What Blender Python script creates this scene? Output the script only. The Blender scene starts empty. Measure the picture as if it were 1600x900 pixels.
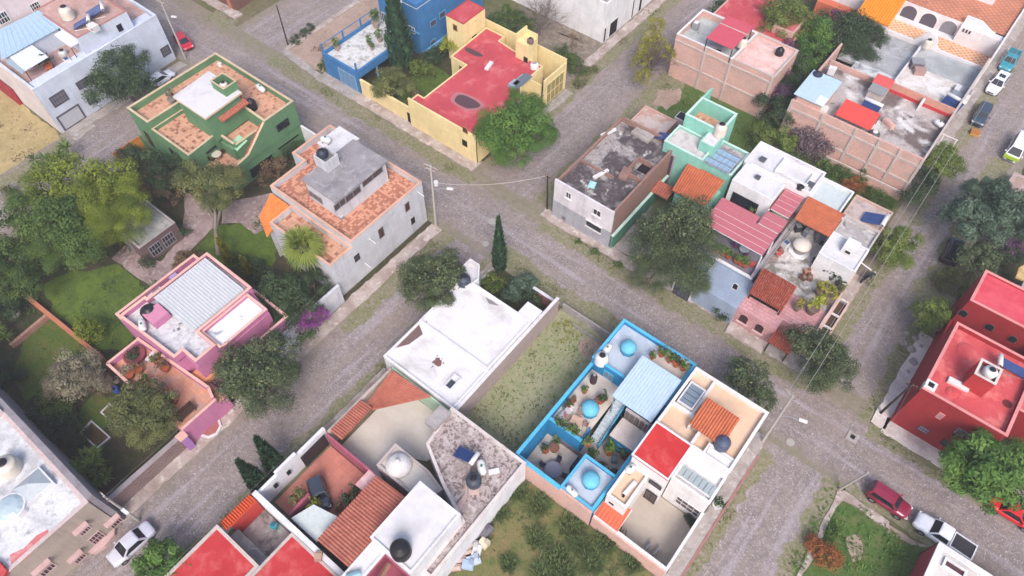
import bpy, math, random
import numpy as np
rnd = random.Random(7); nr = np.random.default_rng(7)
R = math.radians
sc = bpy.context.scene
col = sc.collection
# ---------------- camera, sky, sun, exposure ----------------
CH, PITCH, YAW, FPX = 68.0, R(34.6), R(38.5), 1130.0
cam = bpy.data.cameras.new('camera'); co = bpy.data.objects.new('camera', cam); col.objects.link(co)
cam.sensor_width = 36; cam.lens = 36*FPX/1600; cam.clip_start = .5; cam.clip_end = 3000
co.location = (0, 0, CH); co.rotation_euler = (PITCH, 0, YAW); sc.camera = co
w = bpy.data.worlds.new('World'); sc.world = w; w.use_nodes = True
wn = w.node_tree.nodes; bg = wn['Background']; sky = wn.new('ShaderNodeTexSky'); sky.sky_type = 'NISHITA'
SUN_EL, SUN_AZ = R(47), R(138)      # azimuth measured from +Y clockwise
sky.sun_disc = False; sky.sun_elevation = SUN_EL; sky.sun_rotation = SUN_AZ; sky.air_density = 1.0; sky.dust_density = 4.0; sky.ozone_density = 1.0
w.node_tree.links.new(sky.outputs[0], bg.inputs[0]); bg.inputs[1].default_value = .15
sl = bpy.data.lights.new('sun', 'SUN'); sl.energy = 1.5; sl.angle = R(24); sl.color = (1, .955, .94)
so = bpy.data.objects.new('sun', sl); col.objects.link(so); so.location = (30, -20, 90)
so.rotation_euler = (math.pi/2-SUN_EL, 0, math.pi-SUN_AZ)
sc.view_settings.view_transform = 'Standard'; sc.view_settings.look = 'None'; sc.view_settings.exposure = .76; sc.view_settings.gamma = 1
sc.cycles.use_denoising = True
sc.cycles.max_bounces = 6

# ---------------- placing: photo pixel + height -> world point ----------------
def P(p, z=0.0):
    u = (p[0]-800)/FPX; v = -(p[1]-450)/FPX
    d = (u, v*math.cos(PITCH)+math.sin(PITCH), v*math.sin(PITCH)-math.cos(PITCH))
    t = (CH-z)/-d[2]; X, Y = t*d[0], t*d[1]
    return (X*math.cos(YAW)-Y*math.sin(YAW), X*math.sin(YAW)+Y*math.cos(YAW), z)
def ray_plane(p, a, b):
    """pixel ray against the vertical plane through a-b -> (u along a-b, z)"""
    q = P(p, 0); dx, dy = b[0]-a[0], b[1]-a[1]; L = math.hypot(dx, dy); nx, ny = -dy/L, dx/L
    den = q[0]*nx+q[1]*ny; s = (a[0]*nx+a[1]*ny)/den
    return ((q[0]*s-a[0])*dx/L+(q[1]*s-a[1])*dy/L, CH*(1-s))
def T(x0, y0, s): return lambda x, y: (x0+x/s, y0+y/s)
def Q(c, r): return T(400*c, 225*r, 4)
def rc(z, *pts):
    q = [P(p, z) for p in pts]; xs = [a[0] for a in q]; ys = [a[1] for a in q]
    return (min(xs), max(xs), min(ys), max(ys))
def rp(r): return [(r[0], r[2]), (r[1], r[2]), (r[1], r[3]), (r[0], r[3])]
def ppx(z, *pts): return [P(p, z)[:2] for p in pts]

# ---------------- mesh builder ----------------
def ccw(p):
    a = sum(p[i][0]*p[(i+1) % len(p)][1]-p[(i+1) % len(p)][0]*p[i][1] for i in range(len(p)))
    return list(p) if a > 0 else list(p)[::-1]
def inset(p, t):
    p = ccw(p); n = len(p); out = []
    for i in range(n):
        a, b, c = p[i-1], p[i], p[(i+1) % n]
        d1 = (b[0]-a[0], b[1]-a[1]); d2 = (c[0]-b[0], c[1]-b[1])
        l1 = math.hypot(*d1) or 1; l2 = math.hypot(*d2) or 1
        n1 = (-d1[1]/l1, d1[0]/l1); n2 = (-d2[1]/l2, d2[0]/l2)
        k = 1+n1[0]*n2[0]+n1[1]*n2[1]; k = max(k, .3)
        out.append((b[0]+t*(n1[0]+n2[0])/k, b[1]+t*(n1[1]+n2[1])/k))
    return out
class MB:
    def __init__(s): s.v = []; s.f = []; s.smooth = False
    def add(s, vs, fs):
        o = len(s.v); s.v += [tuple(x) for x in vs]; s.f += [tuple(i+o for i in f) for f in fs]; return s
    def prism(s, p, z0, z1, top=True, bottom=True):
        p = ccw(p); n = len(p)
        s.add([(x, y, z0) for x, y in p]+[(x, y, z1) for x, y in p],
              [(i, (i+1) % n, n+(i+1) % n, n+i) for i in range(n)]+([tuple(range(n, 2*n))] if top else [])+([tuple(range(n-1, -1, -1))] if bottom else []))
        return s
    def box(s, x0, x1, y0, y1, z0, z1): return s.prism([(x0, y0), (x1, y0), (x1, y1), (x0, y1)], z0, z1)
    def cbox(s, c, d, rz=0, ry=0):
        hx, hy, hz = d[0]/2, d[1]/2, d[2]/2; vs = []
        for dz in (-hz, hz):
            for dx, dy in ((-hx, -hy), (hx, -hy), (hx, hy), (-hx, hy)):
                x = dx*math.cos(ry)+dz*math.sin(ry); z = -dx*math.sin(ry)+dz*math.cos(ry)
                vs.append((c[0]+x*math.cos(rz)-dy*math.sin(rz), c[1]+x*math.sin(rz)+dy*math.cos(rz), c[2]+z))
        return s.add(vs, [(3, 2, 1, 0), (4, 5, 6, 7), (0, 1, 5, 4), (1, 2, 6, 5), (2, 3, 7, 6), (3, 0, 4, 7)])
    def ring(s, p, t, z0, z1):
        p = ccw(p); q = inset(p, t); n = len(p)
        vs = [(x, y, z0) for x, y in p]+[(x, y, z1) for x, y in p]+[(x, y, z0) for x, y in q]+[(x, y, z1) for x, y in q]
        fs = []
        for i in range(n):
            j = (i+1) % n
            fs += [(i, j, n+j, n+i), (2*n+j, 2*n+i, 3*n+i, 3*n+j), (n+i, n+j, 3*n+j, 3*n+i), (j, i, 2*n+i, 2*n+j)]
        return s.add(vs, fs)
    def tube(s, pts, rad, n=6):
        rads = rad if isinstance(rad, (list, tuple)) else [rad]*len(pts); vs = []; fs = []
        for i, p in enumerate(pts):
            a = pts[max(i-1, 0)]; b = pts[min(i+1, len(pts)-1)]
            d = np.array(b, float)-np.array(a, float); d /= (np.linalg.norm(d) or 1)
            h = np.array((0, 0, 1.)) if abs(d[2]) < .9 else np.array((1., 0, 0))
            u = np.cross(d, h); u /= np.linalg.norm(u); v = np.cross(d, u)
            for k in range(n):
                a_ = 2*math.pi*k/n; vs.append(tuple(np.array(p)+rads[i]*(math.cos(a_)*u+math.sin(a_)*v)))
        for i in range(len(pts)-1):
            for k in range(n): fs.append((i*n+k, i*n+(k+1) % n, (i+1)*n+(k+1) % n, (i+1)*n+k))
        fs += [tuple(range(n)), tuple(range(len(pts)*n-1, (len(pts)-1)*n-1, -1))]
        return s.add(vs, fs)
    def lathe(s, x, y, prof, n=20, cap=True):
        vs = []; fs = []; m = len(prof)
        for r, z in prof:
            for k in range(n): a = 2*math.pi*k/n; vs.append((x+r*math.cos(a), y+r*math.sin(a), z))
        for i in range(m-1):
            for k in range(n): fs.append((i*n+k, i*n+(k+1) % n, (i+1)*n+(k+1) % n, (i+1)*n+k))
        if cap: fs += [tuple(range(n-1, -1, -1)), tuple(range((m-1)*n, m*n))]
        return s.add(vs, fs)
    def slab(s, a, b, c, d, t):
        q = [a, b, c, d]; vs = q+[(x, y, z-t) for x, y, z in q]
        return s.add(vs, [(0, 1, 2, 3), (7, 6, 5, 4)]+[((i+1) % 4, i, 4+i, 4+(i+1) % 4) for i in range(4)])
    def build(s, name, m, parent=None, smooth=None):
        v = np.array(s.v, float)
        if parent is not None: org = np.array(parent_world(parent))
        else: org = np.array(((v[:, 0].min()+v[:, 0].max())/2, (v[:, 1].min()+v[:, 1].max())/2, v[:, 2].min()))
        me = bpy.data.meshes.new(name); me.from_pydata((v-org).tolist(), [], s.f); me.update()
        if smooth or (smooth is None and s.smooth):
            for p in me.polygons: p.use_smooth = True
        me.materials.append(m)
        o = bpy.data.objects.new(name, me); col.objects.link(o)
        if parent is not None: o.parent = parent
        else: o.location = org
        return o
def parent_world(o):
    x = np.zeros(3)
    while o is not None: x += np.array(o.location); o = o.parent
    return x
def tag(o, label=None, cat=None, group=None, kind=None):
    if label: o['label'] = label
    if cat: o['category'] = cat
    if group: o['group'] = group
    if kind: o['kind'] = kind
    return o
def thing(name, label, cat, loc, group=None):
    o = bpy.data.objects.new(name, None); o.empty_display_size = .3; col.objects.link(o); o.location = loc
    return tag(o, label, cat, group)
def dup(root, loc, rz=0, label=None, scale=None, mats=None):
    def cp(o, par):
        c = o.copy(); col.objects.link(c)
        if par is not None: c.parent = par
        for ch in list(o.children): cp(ch, c)
        return c
    r = cp(root, None); r.location = loc; r.rotation_euler = (0, 0, rz)
    if scale: r.scale = (scale,)*3 if not isinstance(scale, tuple) else scale
    if label: r['label'] = label
    if mats:
        st = [r]
        while st:
            o = st.pop(); st += list(o.children)
            if o.type == 'MESH' and o.data.materials[0] in mats:
                o.data = o.data.copy(); o.data.materials[0] = mats[o.data.materials[0]]
    return r

# ---------------- materials ----------------
def lin(c, k=.9):
    return tuple(k*((x/255)/12.92 if x <= 10.3 else (((x/255)+.055)/1.055)**2.4) for x in c)+(1,)
class NT:
    def __init__(s, name):
        s.m = bpy.data.materials.new(name); s.m.use_nodes = True; s.t = s.m.node_tree; s.n = s.t.nodes; s.b = s.n['Principled BSDF']
        g = s.n.new('ShaderNodeNewGeometry'); s.pos = g.outputs['Position']; s.geo = g
    def l(s, a, b): s.t.links.new(a, b)
    def mapv(s, sc_, vec=None, rz=0):
        m = s.n.new('ShaderNodeMapping'); m.inputs['Scale'].default_value = sc_; m.inputs['Rotation'].default_value = (0, 0, rz); s.l(vec or s.pos, m.inputs[0]); return m.outputs[0]
    def noise(s, scale, detail=4, rough=.6, vec=None, dist=0):
        n = s.n.new('ShaderNodeTexNoise'); n.inputs['Scale'].default_value = scale; n.inputs['Detail'].default_value = detail; n.inputs['Roughness'].default_value = rough
        n.inputs['Distortion'].default_value = dist; s.l(vec or s.pos, n.inputs['Vector']); return n.outputs['Fac']
    def ramp(s, fac, a, b):
        r = s.n.new('ShaderNodeMapRange'); r.inputs[1].default_value = a; r.inputs[2].default_value = b; r.clamp = True; s.l(fac, r.inputs[0]); return r.outputs[0]
    def mix(s, fac, a, b):
        m = s.n.new('ShaderNodeMix'); m.data_type = 'RGBA'
        for sock, val in ((m.inputs[0], fac), (m.inputs[6], a), (m.inputs[7], b)):
            if isinstance(val, (tuple, float, int)): sock.default_value = val
            else: s.l(val, sock)
        return m.outputs[2]
    def mul(s, a, b, op='MULTIPLY'):
        m = s.n.new('ShaderNodeMath'); m.operation = op
        for i, val in enumerate((a, b)):
            if isinstance(val, (float, int)): m.inputs[i].default_value = val
            else: s.l(val, m.inputs[i])
        return m.outputs[0]
    def scale(s, c, f):
        m = s.n.new('ShaderNodeVectorMath'); m.operation = 'SCALE'
        if isinstance(c, tuple): m.inputs[0].default_value = c[:3]
        else: s.l(c, m.inputs[0])
        if isinstance(f, (int, float)): m.inputs['Scale'].default_value = f
        else: s.l(f, m.inputs['Scale'])
        return m.outputs[0]
    def bump(s, h, strength=.3, dist=.05):
        b = s.n.new('ShaderNodeBump'); b.inputs['Strength'].default_value = strength; b.inputs['Distance'].default_value = dist; s.l(h, b.inputs['Height']); s.l(b.outputs[0], s.b.inputs['Normal'])
    def done(s, c, rough=.85, spec=.25, metal=0):
        if isinstance(c, tuple): s.b.inputs['Base Color'].default_value = c
        else: s.l(c, s.b.inputs['Base Color'])
        s.b.inputs['Roughness'].default_value = rough; s.b.inputs['Specular IOR Level'].default_value = spec; s.b.inputs['Metallic'].default_value = metal
        return s.m
MC = {}
def paint(rgb, dirt=(120, 110, 105), amt=.35, k=.9):
    """weathered painted render: uneven tone, rain streaks down the wall, a few stains"""
    key = ('p', rgb, dirt, amt, k)
    if key in MC: return MC[key]
    s = NT('paint'); c = lin(rgb, k)
    n1 = s.noise(.5, 6); n2 = s.noise(1, 5, .7, s.mapv((1.6, 1.6, .16))); n3 = s.noise(9, 3)
    a = s.mix(s.ramp(n1, .3, .7), tuple(x*.84 for x in c[:3])+(1,), tuple(min(.9, x*1.08) for x in c[:3])+(1,))
    a = s.mix(s.mul(s.ramp(n2, .5, .74), amt), a, lin(dirt)); a = s.mix(s.mul(s.ramp(s.noise(.9, 7, .7, None, .4), .6, .7), amt*.8), a, lin(dirt))
    a = s.scale(a, s.ramp(n3, -1.2, .75)); s.bump(n3, .15, .02)
    MC[key] = s.done(a, .85, .2); return MC[key]
def plain(rgb, rough=.6, spec=.3, metal=0, k=.8, var=.15):
    key = ('pl', rgb, rough, metal)
    if key in MC: return MC[key]
    s = NT('surface'); c = lin(rgb, k); n = s.noise(2.5, 4)
    MC[key] = s.done(s.mix(s.ramp(n, .3, .7), tuple(x*(1-var) for x in c[:3])+(1,), c), rough, spec, metal); return MC[key]
def blotch(base, layers, bump=.2, fine=.18, seed=0, name='weathered_slab'):
    """roof slab or paving with ragged stains: layers of (rgb, noise scale, threshold, edge)"""
    s = NT(name); a = lin(base, .76); off = seed*13.7
    mp = s.n.new('ShaderNodeMapping'); mp.inputs['Location'].default_value = (off, off*.7, 0); s.l(s.pos, mp.inputs[0]); v = mp.outputs[0]
    for i, (rgb, scale, th, ed) in enumerate(layers):
        n = s.noise(scale, 7, .62, v if i % 2 == 0 else s.mapv((1, 1, 1), v, .6+i), .4)
        a = s.mix(s.ramp(n, th-ed, th+ed), a, lin(rgb, .76))
    f = s.noise(5, 6, .7, v); a = s.scale(a, s.mul(s.mul(s.ramp(f, .25, .75), 2*fine), 1-fine, 'ADD'))
    s.bump(f, bump, .04); return s.done(a, .9, .15)
def tiled(c1, c2, mortar, size, rot=0, stain=None, th=.56, stain_scale=.9, seed=0, mort=.03, per_tile=False):
    s = NT('tile_floor'); b = s.n.new('ShaderNodeTexBrick'); b.inputs['Scale'].default_value = 1; b.offset = 0
    b.inputs['Brick Width'].default_value = size; b.inputs['Row Height'].default_value = size; b.inputs['Mortar Size'].default_value = mort
    b.inputs['Color1'].default_value = lin(c1, .78); b.inputs['Color2'].default_value = lin(c2, .78); b.inputs['Mortar'].default_value = lin(mortar, .78)
    mp = s.n.new('ShaderNodeMapping'); mp.inputs['Rotation'].default_value = (0, 0, rot); mp.inputs['Location'].default_value = (seed*3.1, seed*1.7, 0); s.l(s.pos, mp.inputs[0]); s.l(mp.outputs[0], b.inputs[0])
    a = b.outputs[0]
    if stain:
        n = s.noise(stain_scale, 7, .6, mp.outputs[0], .5)
        if per_tile:
            b2 = s.n.new('ShaderNodeTexBrick'); b2.inputs['Scale'].default_value = 1; b2.offset = 0; b2.inputs['Brick Width'].default_value = size; b2.inputs['Row Height'].default_value = size; b2.inputs['Mortar Size'].default_value = .005
            b2.inputs['Color1'].default_value = (0, 0, 0, 1); b2.inputs['Color2'].default_value = (1, 1, 1, 1); b2.inputs['Mortar'].default_value = (.4, .4, .4, 1); s.l(mp.outputs[0], b2.inputs[0]); bw = s.n.new('ShaderNodeRGBToBW'); s.l(b2.outputs[0], bw.inputs[0])
            n = s.mul(s.mul(n, .62), s.mul(bw.outputs[0], .38), 'ADD')
        a = s.mix(s.mul(s.ramp(n, th-.03, th+.04), .8), a, lin(stain, .78))
    f = s.noise(.4, 5, .6, mp.outputs[0]); a = s.scale(a, s.mul(s.mul(s.ramp(f, .25, .75), .3), .82, 'ADD'))
    return s.done(a, .8, .25)
def brick(c1, c2, mortar, bw=.3, rh=.09, ms=.014, stain=(150, 140, 135), amt=.4):
    s = NT('brick'); sep = s.n.new('ShaderNodeSeparateXYZ'); s.l(s.pos, sep.inputs[0]); cb = s.n.new('ShaderNodeCombineXYZ')
    nz = s.n.new('ShaderNodeSeparateXYZ'); s.l(s.geo.outputs['True Normal'], nz.inputs[0]); up = s.mul(s.mul(nz.outputs[2], nz.outputs[2]), .5, 'GREATER_THAN'); side = s.mul(1.0, up, 'SUBTRACT')
    s.l(s.mul(sep.outputs[0], s.mul(sep.outputs[1], side), 'ADD'), cb.inputs[0]); s.l(s.mul(s.mul(sep.outputs[2], side), s.mul(sep.outputs[1], up), 'ADD'), cb.inputs[1])
    b = s.n.new('ShaderNodeTexBrick'); b.inputs['Scale'].default_value = 1; b.inputs['Brick Width'].default_value = bw; b.inputs['Row Height'].default_value = rh; b.inputs['Mortar Size'].default_value = ms
    b.inputs['Color1'].default_value = lin(c1); b.inputs['Color2'].default_value = lin(c2); b.inputs['Mortar'].default_value = lin(mortar); s.l(cb.outputs[0], b.inputs[0])
    a = s.mix(s.mul(s.ramp(s.noise(.45, 6), .42, .7), amt), b.outputs[0], lin(stain)); a = s.mix(s.mul(s.ramp(s.noise(3, 5), .5, .75), .35), a, lin(c2))
    s.bump(b.outputs[1], -.3, .02); return s.done(a, .9, .15)
def clay(c1, c2, c3=(120, 70, 55), lich=.5):
    s = NT('clay_tile'); rpi = s.geo.outputs['Random Per Island']
    a = s.mix(s.ramp(s.noise(1.1, 5, .7), .3, .7), lin(c1, .78), lin(c2, .78)); a = s.mix(s.mul(s.ramp(s.noise(3.6, 4, .7), .5, .72), lich), a, lin(c3, .78))
    a = s.mix(s.mul(s.ramp(s.noise(7, 3), .45, .75), .35), a, lin(c2, .78)); return s.done(a, .85, .2)
def leafm(c, c2, c3=None, k=.88):
    s = NT('foliage'); at = s.n.new('ShaderNodeAttribute'); at.attribute_name = 'tint'; r = s.geo.outputs['Random Per Island']
    f = s.mul(s.mul(at.outputs['Fac'], .7), s.mul(r, .3), 'ADD'); a = s.mix(f, lin(c, k), lin(c2, k))
    if c3: a = s.mix(s.ramp(r, .9, .94), a, lin(c3, k))
    s.b.inputs['Base Color'].default_value = (0, 0, 0, 1)
    s.l(a, s.b.inputs['Base Color']); s.b.inputs['Roughness'].default_value = .6; s.b.inputs['Specular IOR Level'].default_value = .25
    tr = s.n.new('ShaderNodeBsdfTranslucent'); s.l(a, tr.inputs[0]); mx = s.n.new('ShaderNodeMixShader'); mx.inputs[0].default_value = .3
    s.l(s.b.outputs[0], mx.inputs[1]); s.l(tr.outputs[0], mx.inputs[2]); s.l(mx.outputs[0], s.n['Material Output'].inputs[0]); return s.m
def ground(c1, c2, c3, c4=None, sc1=.25, fine=6, name='ground', t2=.5, t3=.55, t4=.62):
    s = NT(name); a = s.mix(s.ramp(s.noise(sc1, 7, .65, None, .5), t2-.14, t2+.14), lin(c1, .8), lin(c2, .8))
    a = s.mix(s.mul(s.ramp(s.noise(sc1*3.3, 7, .7, None, .3), t3-.08, t3+.1), .8), a, lin(c3, .8))
    if c4: a = s.mix(s.mul(s.ramp(s.noise(sc1*7, 6, .7), t4-.06, t4+.06), .8), a, lin(c4, .8))
    f = s.noise(fine, 6, .75); a = s.scale(a, s.mul(s.mul(s.ramp(f, .25, .75), .7), .62, 'ADD')); s.bump(f, .5, .08); return s.done(a, .95, .1)
def cobbles(axis=0, centre=43.0, half=4.0):
    """cobbles of a street running along x (axis 0) or y (axis 1): stones in rough courses, worn lanes, dirt and weeds towards the edges"""
    s = NT('cobblestones'); v = s.n.new('ShaderNodeTexVoronoi'); v.inputs['Scale'].default_value = 4.6; v.inputs['Randomness'].default_value = .82
    vec = s.mapv((1, 1.5, 1) if axis else (1.5, 1, 1)); s.l(vec, v.inputs['Vector'])
    ed = s.n.new('ShaderNodeTexVoronoi'); ed.feature = 'DISTANCE_TO_EDGE'; ed.inputs['Scale'].default_value = 4.6; ed.inputs['Randomness'].default_value = .82; s.l(vec, ed.inputs['Vector'])
    bw = s.n.new('ShaderNodeRGBToBW'); s.l(v.outputs['Color'], bw.inputs[0])
    a = s.mix(s.ramp(bw.outputs[0], .2, .85), lin((138, 128, 127), .82), lin((174, 164, 163), .82))
    a = s.mix(s.ramp(bw.outputs[0], .82, .95), a, lin((196, 186, 187), .84))
    mort = s.mix(s.ramp(s.noise(.35, 6, .65), .42, .6), lin((120, 110, 110), .82), lin((140, 129, 126), .84))
    a = s.mix(s.ramp(ed.outputs[0], .05, .13), mort, a)
    sep = s.n.new('ShaderNodeSeparateXYZ'); s.l(s.pos, sep.inputs[0]); dist = s.mul(s.mul(sep.outputs[0] if axis else sep.outputs[1], centre, 'SUBTRACT'), 1, 'MULTIPLY'); dist = s.mul(s.mul(dist, dist), 0.5, 'POWER')
    lane = s.noise(1, 6, .65, s.mapv((.9, .05, 1) if axis else (.05, .9, 1)), .3)       # long streaks along the street
    a = s.mix(s.mul(s.ramp(lane, .5, .64), .65), a, lin((148, 136, 128), .84)); a = s.mix(s.mul(s.ramp(lane, .48, .36), .6), a, lin((172, 163, 168), .84))
    edge = s.mul(s.mul(dist, 1/half), s.mul(s.mul(s.noise(.5, 6, .7), .9), .45, 'SUBTRACT'), 'ADD')
    a = s.mix(s.mul(s.ramp(edge, .55, 1.05), .6), a, lin((142, 128, 120), .84)); a = s.mix(s.mul(s.ramp(s.mul(edge, s.noise(1.3, 5, .7), 'MULTIPLY'), .42, .6), .6), a, lin((128, 126, 98), .82))
    a = s.mix(s.mul(s.ramp(s.noise(.13, 7, .65, None, .6), .5, .68), .6), a, lin((146, 132, 124), .84)); a = s.mix(s.mul(s.ramp(s.noise(.3, 6, .6, s.mapv((1, 1, 1), None, .8)), .6, .72), .5), a, lin((126, 110, 112), .84))
    f = s.noise(1.5, 5, .7); a = s.scale(a, s.mul(s.mul(s.ramp(f, .25, .75), .4), .8, 'ADD'))
    s.bump(ed.outputs[0], .4, .06); return s.done(a, .9, .15)

def glass(rgb=(38, 42, 52)):
    return plain(rgb, .12, .6)
# ---------------- shared materials ----------------
WHITE = paint((236, 234, 236), (150, 145, 145), .3); WHITE2 = paint((226, 224, 228), (150, 140, 140), .35)
GLASS = glass(); DARK = plain((40, 34, 38), .8, .2); DKWOOD = plain((74, 50, 42), .7); IRON = plain((52, 46, 50), .6)
GREYM = plain((150, 150, 155), .5, .4); STEEL = plain((190, 192, 198), .35, .5, .6); WHITEP = plain((232, 230, 230), .45, .4); BLACKP = plain((34, 32, 38), .4, .4)
CREAM = plain((222, 212, 200), .5, .3); CONC = blotch((168, 162, 160), [((140, 134, 132), .6, .55, .1), ((190, 186, 184), 1.3, .62, .05)])
SOLAR = plain((44, 62, 120), .2, .6); TUBEBLUE = plain((60, 82, 140), .25, .5); TERRA = plain((178, 96, 66), .8); SOIL = plain((92, 72, 60), .95)
CLAY = clay((204, 128, 108), (174, 100, 84), (132, 80, 70), .5); CLAYOR = clay((210, 122, 86), (180, 98, 70), (150, 90, 70), .45); CLAYDK = clay((168, 84, 66), (134, 62, 50), (206, 170, 150), .5)
CLAYYEL = clay((232, 150, 82), (205, 118, 62), (150, 100, 70), .4)
BRICKP = brick((216, 162, 148), (194, 138, 124), (210, 194, 186)); BRICKG = brick((176, 156, 148), (160, 138, 130), (186, 176, 172), .4, .2, .02, (150, 140, 138), .5)
PAD = blotch((176, 168, 164), [((150, 140, 134), .7, .55, .12), ((200, 194, 190), 1.6, .62, .05)], name='pavement')
WALK = blotch((192, 178, 172), [((164, 146, 138), .5, .52, .1), ((214, 204, 198), 1.2, .6, .06)], name='pavement')
# ---------------- house kit ----------------
ACC = {}
SEP = {'pilaster', 'rose_wall', 'column', 'railing_post', 'parapet', 'band', 'white_wall', 'dividing_wall', 'concrete_band'}
def acc(root, name, m):
    k = (root.name, name, m.name)
    if name in SEP: k = k+(len(ACC),)
    if k not in ACC: ACC[k] = (root, name, m, MB())
    return ACC[k][3]
def flush():
    for root, name, m, mb in ACC.values():
        if mb.f: mb.build(name, m, root)
    ACC.clear()
def house(name, label, cat, loc, group=None): return thing(name, label, cat, (loc[0], loc[1], 0), group)
def blk(root, poly, ztop, par, wall, roof, cop=None, t=.2, z0=0.0, ch=.06, roofname='roof', wallname='wall'):
    """a storey: walls, parapet of height par round a flat roof, optional coping; returns its polygon"""
    if len(poly) == 4 and not isinstance(poly[0], (tuple, list)): poly = rp(poly)
    poly = ccw(poly)
    if par > .01: acc(root, wallname, wall).ring(poly, t, z0, ztop)
    else: acc(root, wallname, wall).prism(poly, z0, ztop-.02, True, False)
    if roof:
        mb = MB(); mb.prism(inset(poly, t-.03) if par > .01 else inset(poly, -.05), ztop-par-.18, ztop-par+(0 if par > .01 else .03)); mb.build(roofname, roof, root)
    if cop: acc(root, 'coping', cop).ring(inset(poly, -.03), t+.06, ztop, ztop+ch)
    return poly
def wallseg(root, p, q, z0, z1, m, t=.18, name='wall', cop=None):
    """a straight free wall p-q"""
    dx, dy = q[0]-p[0], q[1]-p[1]; L = math.hypot(dx, dy) or 1; nx, ny = -dy/L*t/2, dx/L*t/2
    poly = [(p[0]+nx, p[1]+ny), (q[0]+nx, q[1]+ny), (q[0]-nx, q[1]-ny), (p[0]-nx, p[1]-ny)]
    mb = acc(root, name, m) if root else MB()
    mb.prism(poly, z0, z1)
    if cop and root:
        acc(root, 'coping', cop).prism(inset(poly, -.03), z1, z1+.06)
    return mb
def edge(poly_or_rect, side):
    r = poly_or_rect
    if isinstance(r[0], (tuple, list)): r = (min(q[0] for q in r), max(q[0] for q in r), min(q[1] for q in r), max(q[1] for q in r))
    return {'E': ((r[1], r[2]), (r[1], r[3])), 'W': ((r[0], r[3]), (r[0], r[2])), 'S': ((r[0], r[2]), (r[1], r[2])), 'N': ((r[1], r[3]), (r[0], r[3]))}[side]
def wallframe(a, b):
    L = math.hypot(b[0]-a[0], b[1]-a[1]); d = ((b[0]-a[0])/L, (b[1]-a[1])/L); n = (d[1], -d[0])
    if n[0]*(0-a[0])+n[1]*(0-a[1]) < 0: n = (-n[0], -n[1])
    return d, n
def wbox(mb, a, d, n, u0, u1, n0, n1, z0, z1):
    p = lambda u, k: (a[0]+d[0]*u+n[0]*k, a[1]+d[1]*u+n[1]*k)
    return mb.prism([p(u0, n0), p(u1, n0), p(u1, n1), p(u0, n1)], z0, z1)
def win(root, ab, bl, tr, kind='window', frame=None, pane=None, bars=0, sill=None, arch=False, fw=.08, hood=None, uz=None, hd=(.7, .12)):
    """window or door on the wall line ab; bl / tr are two opposite corners as seen (or uz = u0,u1,z0,z1 in metres)"""
    a, b = ab; d, n = wallframe(a, b)
    if bl and abs(d[0]) > .9 and bl[0] < tr[0] and bl[1] > tr[1]: bl, tr = (bl[0], tr[1]), (tr[0], bl[1])   # walls running down-right: use the other two corners
    if uz: u0, u1, z0, z1 = uz
    else:
        u0, z0 = ray_plane(bl, a, b); u1, z1 = ray_plane(tr, a, b)
    u0, u1 = min(u0, u1), max(u0, u1); z0, z1 = min(z0, z1), max(z0, z1)
    if bl and kind == 'window' and u1-u0 > .5 and z1-z0 < 1.0: z0, z1 = z0-(1.0-z1+z0)*.7, z1+(1.0-z1+z0)*.3
    if bl and kind in ('door', 'garage_door', 'gate'): z0 = min(z0, .05)
    z0 = max(z0, .03)
    frame = frame or IRON; pane = pane or GLASS
    f = MB(); pm = MB()
    if arch:
        k = 10; zc = z1-(u1-u0)/2*.8; p = lambda u, kk, z: (a[0]+d[0]*u+n[0]*kk, a[1]+d[1]*u+n[1]*kk, z)
        prof = [(u0, z0), (u1, z0)]+[((u0+u1)/2+(u1-u0)/2*math.cos(t*math.pi/k), zc+(z1-zc)*math.sin(t*math.pi/k)) for t in range(k+1)]
        m = len(prof); f.add([p(u, 0.0, z) for u, z in prof]+[p(u, .06, z) for u, z in prof]+[p((u-(u0+u1)/2)*.84+(u0+u1)/2, .06, (z-z0)*.9+z0+.05) for u, z in prof],
              [(i, (i+1) % m, m+(i+1) % m, m+i) for i in range(m)]+[(m+i, m+(i+1) % m, 2*m+(i+1) % m, 2*m+i) for i in range(m)])
        pm.add([p((u-(u0+u1)/2)*.86+(u0+u1)/2, .03, (z-z0)*.91+z0+.045) for u, z in prof], [tuple(range(m))])
    else:
        wbox(f, a, d, n, u0, u0+fw, .002, .07, z0, z1); wbox(f, a, d, n, u1-fw, u1, .002, .07, z0, z1)
        wbox(f, a, d, n, u0+fw, u1-fw, .002, .07, z1-fw, z1); wbox(f, a, d, n, u0+fw, u1-fw, .002, .07, z0, z0+fw)
        wbox(pm, a, d, n, u0+fw-.01, u1-fw+.01, .001, .03, z0+fw-.01, z1-fw+.01)
        for i in range(bars):
            u = u0+(u1-u0)*(i+1)/(bars+1); wbox(f, a, d, n, u-.03, u+.03, .03, .068, z0+fw, z1-fw)
        if bars > 2: zz = (z0+z1)/2; wbox(f, a, d, n, u0+fw, u1-fw, .031, .066, zz-.03, zz+.03)
    o = f.build(kind, frame, root); pm.build('pane' if kind == 'window' else 'panel', pane, o)
    if sill: s = MB(); wbox(s, a, d, n, u0-.12, u1+.12, .002, .22, z0-.12, z0-.002); s.build('sill', sill, o)
    if hood: s = MB(); wbox(s, a, d, n, u0-.15, u1+.15, .002, hd[0], z1+.02, z1+.02+hd[1]); s.build('hood', hood, o)
    return o
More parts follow.
